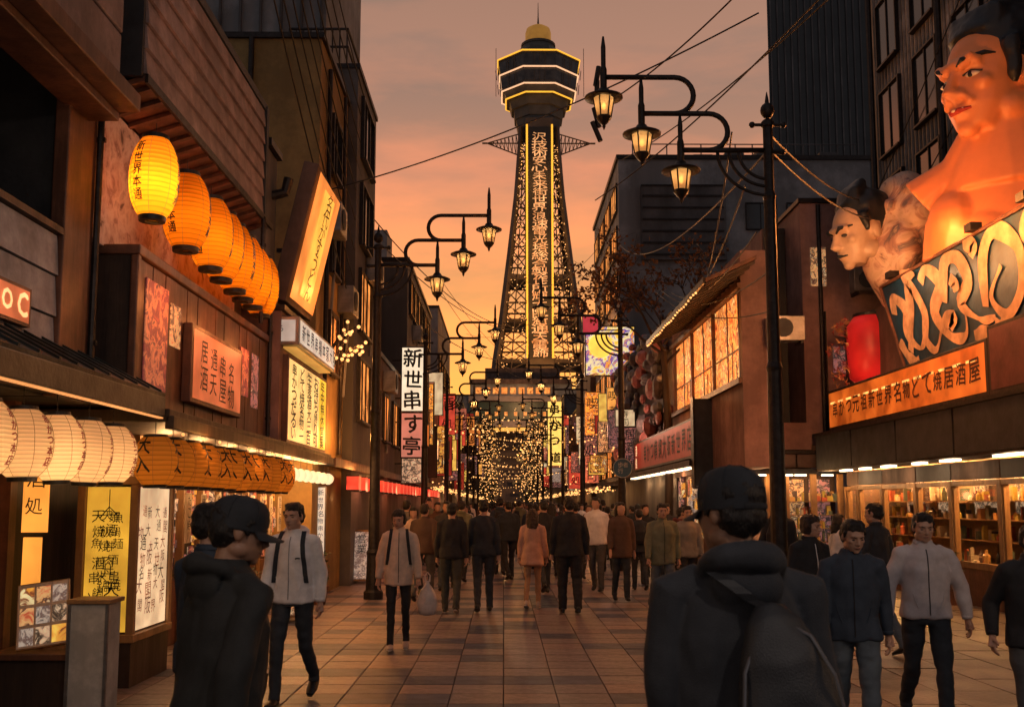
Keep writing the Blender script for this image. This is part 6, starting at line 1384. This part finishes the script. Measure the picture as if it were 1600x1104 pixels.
figure('person', 'person in a pale mottled jacket close behind the man in olive', H=1.6, yaw=10, pos=(2.95,16.6), lead='R', stride=.4, arms=((6,10,10),(-6,10,10)), topm=cloth('mottled', (.28,.24,.19)), botm=BLACKC, vox=.018, seed=16)
figure('person', 'man with dark button jacket and faded jeans walking in front of the glazed shop', H=1.55, yaw=-14, pos=(2.32,6.9), lead='L', stride=.5, arms=((-16,12,20),(10,10,10)), lean=3, hyaw=20, hpitch=14, topm=BLUEC, botm=JEANL, hair='messy', zipm=BLACKC, vox=.0115, seed=17, hem=.86, loose=1.06)
t11, s11, up11, hit11, z11, jk11, SM11 = figure('person', 'person in pale grey half-zip jumper and dark jeans walking towards the camera', H=1.585, yaw=-8, pos=(3.13,7.7), lead='L', stride=.5, arms=((-4,22,10),(2,22,10)), lean=1, hyaw=2, hpitch=8, topm=GREYC, botm=JEAN, hair='short', zipm=mat('zip_dark', (.05,.045,.045)), vox=.0115, seed=18, build=1.04, hem=.90, loose=1.07, legw=1.0)
figure('person', 'person in black jacket and grey jeans cut off by the right picture edge', H=1.50, yaw=-4, pos=(3.42,6.7), lead='R', stride=.3, arms=((-8,16,34),(-22,16,40)), lean=4, hyaw=20, hpitch=8, topm=BLACKC, botm=GREYJ, hair='messy', vox=.0115, seed=19, build=1.08, hem=.84, loose=1.1)
figure('person', 'person with brown bowl-cut hair and dark jacket beside the right lamp post', H=1.53, yaw=20, pos=(2.78,9.4), lead='L', stride=.3, arms=((4,10,10),(-4,10,10)), hyaw=30, hpitch=4, topm=BLACKC, botm=JEAN, hair='bob', hairm=HAIRB, zipm=WHITEC, vox=.014, seed=20)
figure('person', 'person in charcoal jacket and pale jeans turned to the glazed shop window', H=1.63, yaw=215, pos=(4.12,11.4), lead='L', stride=.3, arms=((6,12,30),(-6,12,30)), hyaw=10, hpitch=0, topm=CHARC, botm=JEANL, hair='messy', vox=.014, seed=22, straps=False)
# crowd ------------------------------------------------------------
protos = []
for k in range(8):
    fem = k in (2, 5)
    p = figure('person', 'p', H=1.0*(1.57 if fem else 1.68), yaw=0, pos=(0,0), lead='LR'[k%2], stride=(.3,.5,.25,.45,.2,.4,.35,.55)[k], arms=((8,10,14),(-10,10,12)) if k%2 else ((-8,12,10),(8,9,20)), lo=True, topm=NAVY, botm=JEAN, hair=['short','messy','long','short','messy','bob','short','short'][k],
               build=(1,1.06,.92,1.1,1,.92,1.04,1)[k], hem=(.86,.84,.76,.85,.86,.82,.8,.86)[k], flare=.03 if k == 2 else 0, loose=1.06, seed=30+k, hood=(k in (1,4)), group='people in the crowd')[0]
    if k in (4, 6):
        m = MB(); m.tube([(0,.17,.98),(0,.18,1.05),(0,.19,1.22),(0,.17,1.38)], [(.08,.05),(.135,.085),(.135,.09),(.07,.04)], n=10); mobj('backpack', m.mesh('backpack', BLACKC), p)
    protos.append(p)
tops = [('black', BLACKC), ('navy', NAVY), ('charcoal', CHARC), ('black', BLACKC), ('grey', cloth('mid_grey', (.12,.11,.11))), ('dark red', cloth('dark_red', (.13,.03,.025))), ('beige', BEIGE), ('olive', OLIVE), ('blue', BLUEC), ('brown', cloth('brown_cloth', (.10,.055,.035))), ('white', WHITEC)]
bots = [JEAN, BLACKC, JEAN, GREYJ, BLACKC, JEANL]
rg = random.Random(77)
near = [(-1.62,18.6,0,5,6),(-1.35,17.6,165,3,9),(-1.9,20.2,180,0,4),(1.75,19.5,0,0,10),(2.0,17.6,20,2,9),(2.6,19.8,200,6,1),(3.2,18.6,90,1,5),(3.6,16.6,150,3,0),(1.6,23,180,7,8),(3.9,14.6,170,4,0),(0.1,22.5,180,3,1),(0.75,19.3,180,7,0),(-.1,26,180,0,3),(4.6,19.0,60,5,6),(3.4,21.5,0,0,2),(5.0,15.4,100,2,10),(-1.1,20.0,0,1,2)]
spots = list(near)
yy = 21.0
while len(spots) < 92:
    yy += .42; x = rg.uniform(-2.1, 4.2)
    if any((x-a[0])**2+(yy-a[1])**2 < .42**2 for a in spots): continue
    spots.append((x, yy, rg.choice((0,180,180,0,160,25,200,-30)), rg.randrange(8), rg.randrange(11)))
firsts = set()
for i, (x, y, yw, k, tp) in enumerate(spots):
    if k not in firsts: o = protos[k]; firsts.add(k)
    else: o = copy_tree(protos[k])
    o.location = (x, y, 0); o.rotation_euler = (0,0,R(yw+rg.uniform(-22,22))); sc_ = rg.uniform(.90,1.05); o.scale = (sc_,)*3
    tn, tm = tops[tp]; bm2 = rg.choice(bots)
    for ch in o.children:
        mt = tm if ch.name.split('.')[0] in ('hoodie','coat','jacket') else bm2 if ch.name.startswith('trousers') else None
        if mt: ch.material_slots[0].link = 'OBJECT'; ch.material_slots[0].material = mt
    away = 'walking away' if 90 < yw < 270 else 'towards camera'
    if y < 24:
        wh = ('on the left behind the woman with the bag' if x < -.9 else 'mid-street behind the walking pairs' if x < 1.2 else 'near the second right lamp post' if x < 3 else 'near the lit shops on the right')
        o['label'] = 'person in %s top %s %s' % (tn, away, wh); o['group'] = 'people in the crowd'
    else: o['label'] = 'distant person among the packed crowd between the far lamp posts'; o['group'] = 'distant people in the crowd'
for k in range(8):
    if k not in firsts: protos[k].location = (-1+k*.4, 34, 0); protos[k]['label'] = 'distant person among the packed crowd between the far lamp posts'; protos[k]['group'] = 'distant people in the crowd'
# far crowd: a mass of heads and shoulders
m = MB()
for k in range(420):
    x = rg.uniform(-2.4, 4.6); y = rg.uniform(52, 125); h = rg.uniform(1.5,1.75); m.ball((x,y,h-.12), (.09,.1,.12), 6, 4); m.tube([(x,y,0),(x,y,.85),(x,y,1.3),(x,y,h-.2)], [(.1,.09),(.17,.12),(.2,.12),(.07,.07)], n=6)
tag(m.build('crowd', BLACKC), 'far crowd filling the street towards the tower', 'crowd', kind='stuff')
# ------------------------------------------------------------------ painted wrestler figures over the glazed shop
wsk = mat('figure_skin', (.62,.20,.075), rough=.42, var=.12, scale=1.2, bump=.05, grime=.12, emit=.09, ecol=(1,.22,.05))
S_ = 8.9
w1 = thing('wrestler_figure', (8.42, 16.6, 5.78), 'giant lit bust of a bare-chested wrestler with black swept hair at the top right', 'statue', rz=R(-38))
m = MB(); h = head_parts(m, True, jaw=1.25); 
h.tube([(-.045,-.080,1.640),(-.015,-.090,1.622)], [.009,.011], n=8); h.tube([(.045,-.080,1.640),(.015,-.090,1.622)], [.009,.011], n=8)
h.tube([(-.02,-.094,1.573),(-.032,-.083,1.553)], .006, n=6); h.tube([(.02,-.094,1.573),(.032,-.083,1.553)], .006, n=6)
h.xf(headM(R(-34), R(5))); m.merge(h)
m.tube([(0,.02,1.57),(0,.03,1.50),(0,.035,1.40)], [(.068,.066),(.082,.078),(.13,.09)], n=18)
BQ = MB()
for sd_ in (-1,1):
    m.tube([(sd_*.03,.0,1.54),(sd_*.09,.02,1.45),(sd_*.16,.02,1.40)], [.03,.035,.05], n=10)
    m.ball((sd_*.112+.022,.0,1.335), (.055,.064,.070), 16, 10); m.tube([(sd_*.118+.022,.0,1.34),(sd_*.122+.022,-.01,1.22),(sd_*.12+.022,-.02,1.10)], [.054,.056,.056], n=12)
    m.ball((sd_*.050+.022,-.03,1.30), (.060,.035,.050), 16, 10)
m.tube([(0,.03,1.42),(0,.03,1.34),(0,.03,1.22),(0,.03,1.08)], [(.10,.072),(.13,.080),(.125,.080),(.12,.085)], n=22)
SMw = Matrix.Translation((0,0,-(1.715*S_)+3.98)) @ Matrix.Scale(S_,4)
m.xf(SMw); m.v = [(v[0],v[1],max(v[2],-.02)) for v in m.v]
bw = fuse(m, .042, 2, dec=.5, mats=wsk, name='body'); mobj('body', bw, w1)
bvw = BVHTree.FromPolygons([v.co.copy() for v in bw.vertices], [tuple(p.vertices) for p in bw.polygons])
HMw = SMw @ headM(R(-34), R(5))
def wf(x, z, off=.01):
    o_ = HMw @ Vector((x,-.4,z)); d_ = (HMw.to_3x3() @ Vector((0,1,0))).normalized(); r_ = bvw.ray_cast(o_, d_); return (r_[0] if r_[0] is not None else HMw @ Vector((x,-.09,z)))-d_*off
bk = mat('figure_black', (.012,.014,.018), rough=.4, var=.3, scale=3); wt = mat('figure_white', (.75,.66,.55), rough=.4, bump=0); rd = mat('figure_red', (.35,.03,.02), rough=.5)
for sd_ in (-1,1):
    m = MB(); m.tube([wf(sd_*.018,1.622,.01), wf(sd_*.030,1.631,.015), wf(sd_*.050,1.640,.01), wf(sd_*.060,1.636,.0)], [.012,.040,.042,.012], n=8); mobj('eyebrow', m.mesh('eyebrow', bk), w1)
    m = MB(); c = wf(sd_*.032,1.604,-.03); m.ball(tuple(c), (.125,.075,.055), 14, 8); e = mobj('eye', m.mesh('eye', wt), w1)
    m = MB(); c2 = c+(HMw.to_3x3() @ Vector((-sd_*.0,-1,0))).normalized()*.06; m.ball(tuple(c2), (.045,.03,.05), 10, 7); mobj('iris', m.mesh('iris', bk), e)
    m = MB(); m.tube([wf(sd_*.017,1.606,.012), wf(sd_*.032,1.612,.02), wf(sd_*.048,1.606,.012)], .016, n=6); mobj('eyelid', m.mesh('eyelid', bk), e)
m = MB(); m.tube([wf(-.026,1.544,.0), wf(-.01,1.5425,.01), wf(.01,1.5425,.01), wf(.026,1.544,.0)], [.02,.05,.05,.02], n=8); mo = mobj('mouth', m.mesh('mouth', rd), w1)
m = MB(); m.tube([wf(-.018,1.5445,.03), wf(0,1.5435,.04), wf(.018,1.5445,.03)], [.015,.022,.015], n=6); mobj('teeth', m.mesh('teeth', wt), mo)
m = MB(); m.ball((0,.044,1.672), (.094,.100,.090), 20, 14); m.ball((0,.070,1.61), (.088,.066,.078), 16, 10)
for k in range(9): a = -1.0+2.0*k/8; m.tube([(math.sin(a)*.06,-.052*math.cos(a),1.690),(math.sin(a)*.055,-.02,1.722),(math.sin(a)*.04,.05,1.742)], [.012,.022,.02], n=7)
for sd_ in (-1,1): m.tube([(sd_*.074,-.018,1.66),(sd_*.079,-.020,1.60),(sd_*.076,-.022,1.575)], [.018,.013,.006], n=7)
m.tube([(0,.07,1.72),(0,.10,1.755),(0,.04,1.765)], [.02,.024,.016], n=8)
m.xf(headM(R(-34), R(5))); m.xf(SMw); mobj('hair', fuse(m, .05, 1, disp=.03, dscale=3.5, mats=bk, name='hair', stretch=(1,.3,1)), w1)
# second figure: bent forward with a tattooed back
w2 = thing('wrestler_figure', (7.6, 19.6, 5.6), 'smaller stooping wrestler figure with pinkish tattooed back behind the blue sign', 'statue')
tat = picture('tattoo_skin', [(.20,.10,.07),(.55,.36,.24),(.62,.42,.30),(.42,.22,.16),(.16,.12,.12),(.58,.40,.26)], scale=1.8, dist=1.3)
m = MB()
for (c, r_) in (((.30,0,1.55),(.55,.75,1.0)),((.05,0,.85),(.6,.7,.8)),((.45,.1,.35),(.7,.75,.7)),((-.15,0,1.5),(.35,.5,.5)),((.35,-.5,1.5),(.42,.38,.55)),((.05,-.55,.9),(.32,.3,.55)),((.2,0,2.05),(.38,.5,.45)),((.55,.1,1.3),(.55,.6,.9))): m.ball(c, r_, 18, 12)
rr_ = random.Random(4)
for k in range(26):
    a = rr_.uniform(0,6.28); z = rr_.uniform(.6,2.3); m.ball((.22+.5*math.cos(a), .62*math.sin(a), z), (.16,.2,.14), 9, 6)
m.v = [(v[0],v[1],max(v[2],-.1)) for v in m.v]
mobj('body', fuse(m, .05, 2, disp=.02, dscale=3, mats=tat, name='body'), w2)
HM2 = Matrix.Translation((-.62,-.05,1.28)) @ Matrix.Rotation(R(-78),4,'Z') @ Matrix.Rotation(R(16),4,'X') @ Matrix.Scale(6.0,4) @ Matrix.Translation((0,-.0,-1.60))
m = MB(); h = head_parts(m, True, jaw=1.15); h.tube([(0,.03,1.57),(0,.09,1.50),(0,.15,1.46)], [.06,.07,.08], n=12); h.xf(HM2); hd = fuse(h, .032, 1, dec=.5, mats=mat('figure_pale', (.60,.40,.27), rough=.45, var=.15, scale=1.5, grime=.25), name='head'); mobj('head', hd, w2)
bvh2 = BVHTree.FromPolygons([v.co.copy() for v in hd.vertices], [tuple(p.vertices) for p in hd.polygons]); d2 = (HM2.to_3x3() @ Vector((0,1,0))).normalized()
def wf2(x, z, off=.01): o_ = HM2 @ Vector((x,-.4,z)); r_ = bvh2.ray_cast(o_, d2); return (r_[0] if r_[0] is not None else HM2 @ Vector((x,-.09,z)))-d2*off
for sd_ in (-1,1):
    m = MB(); m.tube([wf2(sd_*.012,1.62), wf2(sd_*.032,1.632,.015), wf2(sd_*.055,1.63)], [.02,.045,.015], n=7); mobj('eyebrow', m.mesh('eyebrow', bk), w2)
    m = MB(); m.ball(tuple(wf2(sd_*.032,1.605,0)), (.07,.05,.035), 10, 6); mobj('eye', m.mesh('eye', bk), w2)
m = MB(); m.tube([wf2(-.026,1.542), wf2(0,1.546,.02), wf2(.026,1.542)], [.015,.04,.015], n=7); mobj('mouth', m.mesh('mouth', bk), w2)
m = MB(); m.ball((0,.040,1.664), (.086,.092,.082), 18, 12); m.ball((0,.062,1.61), (.080,.060,.07), 14, 9)
for k in range(7): a = -1.0+2.0*k/6; m.tube([(math.sin(a)*.055,-.040*math.cos(a),1.695),(math.sin(a)*.05,-.0,1.735),(0,.06,1.765)], [.010,.020,.02], n=7)
for sd_ in (-1,1): m.tube([(sd_*.074,-.018,1.66),(sd_*.079,-.018,1.60)], [.018,.008], n=7)
m.xf(HM2); mobj('hair', fuse(m, .045, 1, disp=.02, dscale=4, mats=bk, name='hair'), w2)
# red drum lantern with frilled ornament
d = thing('red_drum', (7.6, 21.2, 4.1), 'big red lit drum lantern below the stooping wrestler figure', 'drum lantern')
m = MB(); m.lathe([(.30,0),(.46,.15),(.50,.7),(.48,1.25),(.34,1.45)], (7.75,21.3,4.12), 26, cap=True); m.build('drum_body', glow('drum_red', (.75,.02,.015), .38, var=.6, scale=1.5), d, smooth=True)
m = MB(); m.lathe([(.36,0),(.36,.06)], (7.75,21.3,5.56), 20, cap=True); m.lathe([(.36,0),(.36,.06)], (7.75,21.3,4.06), 20, cap=True); m.build('ring', M['black'], d)
o_ = thing('frilled_ornament', (7.1, 21.4, 4.3), 'reddish gold frilled ornament beside the red drum lantern', 'ornament')
mm = [MB(), MB()]
for k in range(110):
    z = rr_.uniform(4.15,5.5); w_ = .34*(1-abs(z-4.8)/1.1); c = Vector((7.18+rr_.uniform(-1,1)*w_, 21.4+rr_.uniform(-.15,.15), z)); a = rr_.uniform(0,6.28); e1 = Vector((math.cos(a),rr_.uniform(-.4,.4),math.sin(a)))*.13; e2 = Vector((-math.sin(a),0,math.cos(a)))*.05
    mm[k%2].add([c-e2,c+e1*.6,c+e2,c+e1*.6+Vector((0,.05,0)),c+e1],[(0,1,4),(1,2,4),(2,3,4),(3,0,4),(0,3,2,1)])
mm[0].build('petals', mat('orn_red', (.30,.04,.03), rough=.5), o_); mm[1].build('petals', mat('orn_gold', (.42,.20,.08), rough=.4, metal=.3), o_)
for ch in o_.children: ch['kind'] = 'stuff'
c = thing('red_drape', (9, 19, 7), 'dark red drape hanging behind the giant wrestler bust', 'drape')
m = MB(); vs = []; fs = []; n = 20
for i in range(n+1):
    for j in range(2): vs.append((9.1-.1*math.sin(i*1.7), 18.0+.17*i, 9.2-.11*i if j else 5.9))
for i in range(n): fs.append((2*i,2*i+2,2*i+3,2*i+1))
m.add(vs, fs); m.add([(v[0]+.06,v[1],v[2]) for v in vs], [f[::-1] for f in fs]); m.build('cloth', mat('drape_red', (.16,.02,.012), rough=.7), c)
for (x,y,z,e) in ((6.3,14.4,5.9,300),(5.9,16.6,5.8,150),(7.35,16.4,6.15,34)): lamp('figure_flood', (x,y,z), e, (1,.33,.075), .15)
lamp('figure_flood', (6.2,18.0,5.7), 75, (1,.50,.22), .12); lamp('drum_glow', (7.1,20.6,4.3), 8, (1,.25,.1), .1)
for y, wh in ((13.6,'nearest the picture edge'),(15.2,'below the giant bust'),(18.5,'below the stooping figure')):
    m = MB(); m.box(7.12,7.30,y,y+.22,5.80,5.92); tag(m.build('floodlight', M['iron']), 'small floodlight box on the blue sign, '+wh, 'floodlight', 'floodlights on the blue sign')

# street-side clutter by the left shops
def stand(name, label, x, y, w_, h, face, txt=None):
    t = thing(name, (x, y, 0), label, 'sign')
    m = MB(); m.slab((x-w_/2,y,.06),(x+w_/2,y,.06),(x+w_/2,y+.12,h),(x-w_/2,y+.12,h),(0,1,0),.03); m.slab((x-w_/2,y+.34,.06),(x+w_/2,y+.34,.06),(x+w_/2,y+.16,h),(x-w_/2,y+.16,h),(0,1,0),.02); m.box(x-w_/2,x-w_/2+.03,y,y+.36,0,.06); m.box(x+w_/2-.03,x+w_/2,y,y+.36,0,.06); m.build('frame', M['goldwood'], t)
    m = MB(); e = -.004; m.quad((x-w_/2+.03,y+e,.1),(x+w_/2-.03,y+e,.1),(x+w_/2-.03,y+.115+e,h-.04),(x-w_/2+.03,y+.115+e,h-.04)); m.build('face', face, t)
    if txt: m = MB(); write(m, txt, (x,y+.09,h-.2), (1,0,0), (0,.12,h), w_*.4, w_*.46, lift=-.02) if False else write(m, txt, (x, y+.10-.02, h-.18), (1,0,0), (0,.12,h), w_*.36, w_*.42); m.build('lettering', M['ink'], t)
stand('easel_sign', 'leaning easel board with pictorial menu on the left past the hooded man', -3.15, 11.6, .55, .95, CLUT[2])
stand('easel_sign', 'leaning red easel board further along the left shops', -3.0, 14.6, .5, 1.0, CLUT[1], '定食')
stand('easel_sign', 'pale easel board by the standing sign at left', -2.95, 21.5, .5, 1.1, CLUT[4], '営業')
for i, (x, y, lb) in enumerate([(-3.2,12.8,'beside the first easel board'),(-3.05,17.2,'left of the standing sign'),(7.35,17.0,'under the glazed shop window'),(5.2,22.6,'by the corner shop')]):
    t = thing('potted_plant', (x, y, 0), 'small dark potted shrub '+lb, 'plant', 'potted shrubs by the shops')
    m = MB(); m.lathe([(.0,.0),(.11,0),(.15,.26),(.165,.27),(.165,.30),(.13,.30),(.12,.24),(0,.24)], (x,y,0), 14); m.build('pot', M['redwood'], t)
    m = MB(); rq = random.Random(i)
    for k in range(150):
        a = rq.uniform(0,6.28); rr3 = rq.uniform(0,.22); z = rq.uniform(.32,.85); c = Vector((x+rr3*math.cos(a), y+rr3*math.sin(a), z)); e1 = Vector((rq.uniform(-1,1),rq.uniform(-1,1),rq.uniform(-.3,1))).normalized()*.07; e2 = e1.cross(Vector((0,0,1))).normalized()*.025
        m.add([c,c+e1*.5+e2,c+e1,c+e1*.5-e2],[(0,1,2,3)])
    tag(m.build('foliage', mat('pot_leaf', (.05,.07,.03), rough=.6), t), kind='stuff')
    m = MB(); m.tube([(x,y,.25),(x+.02,y,.6)], .012, n=5); m.build('stem', M['darkwood'], t)
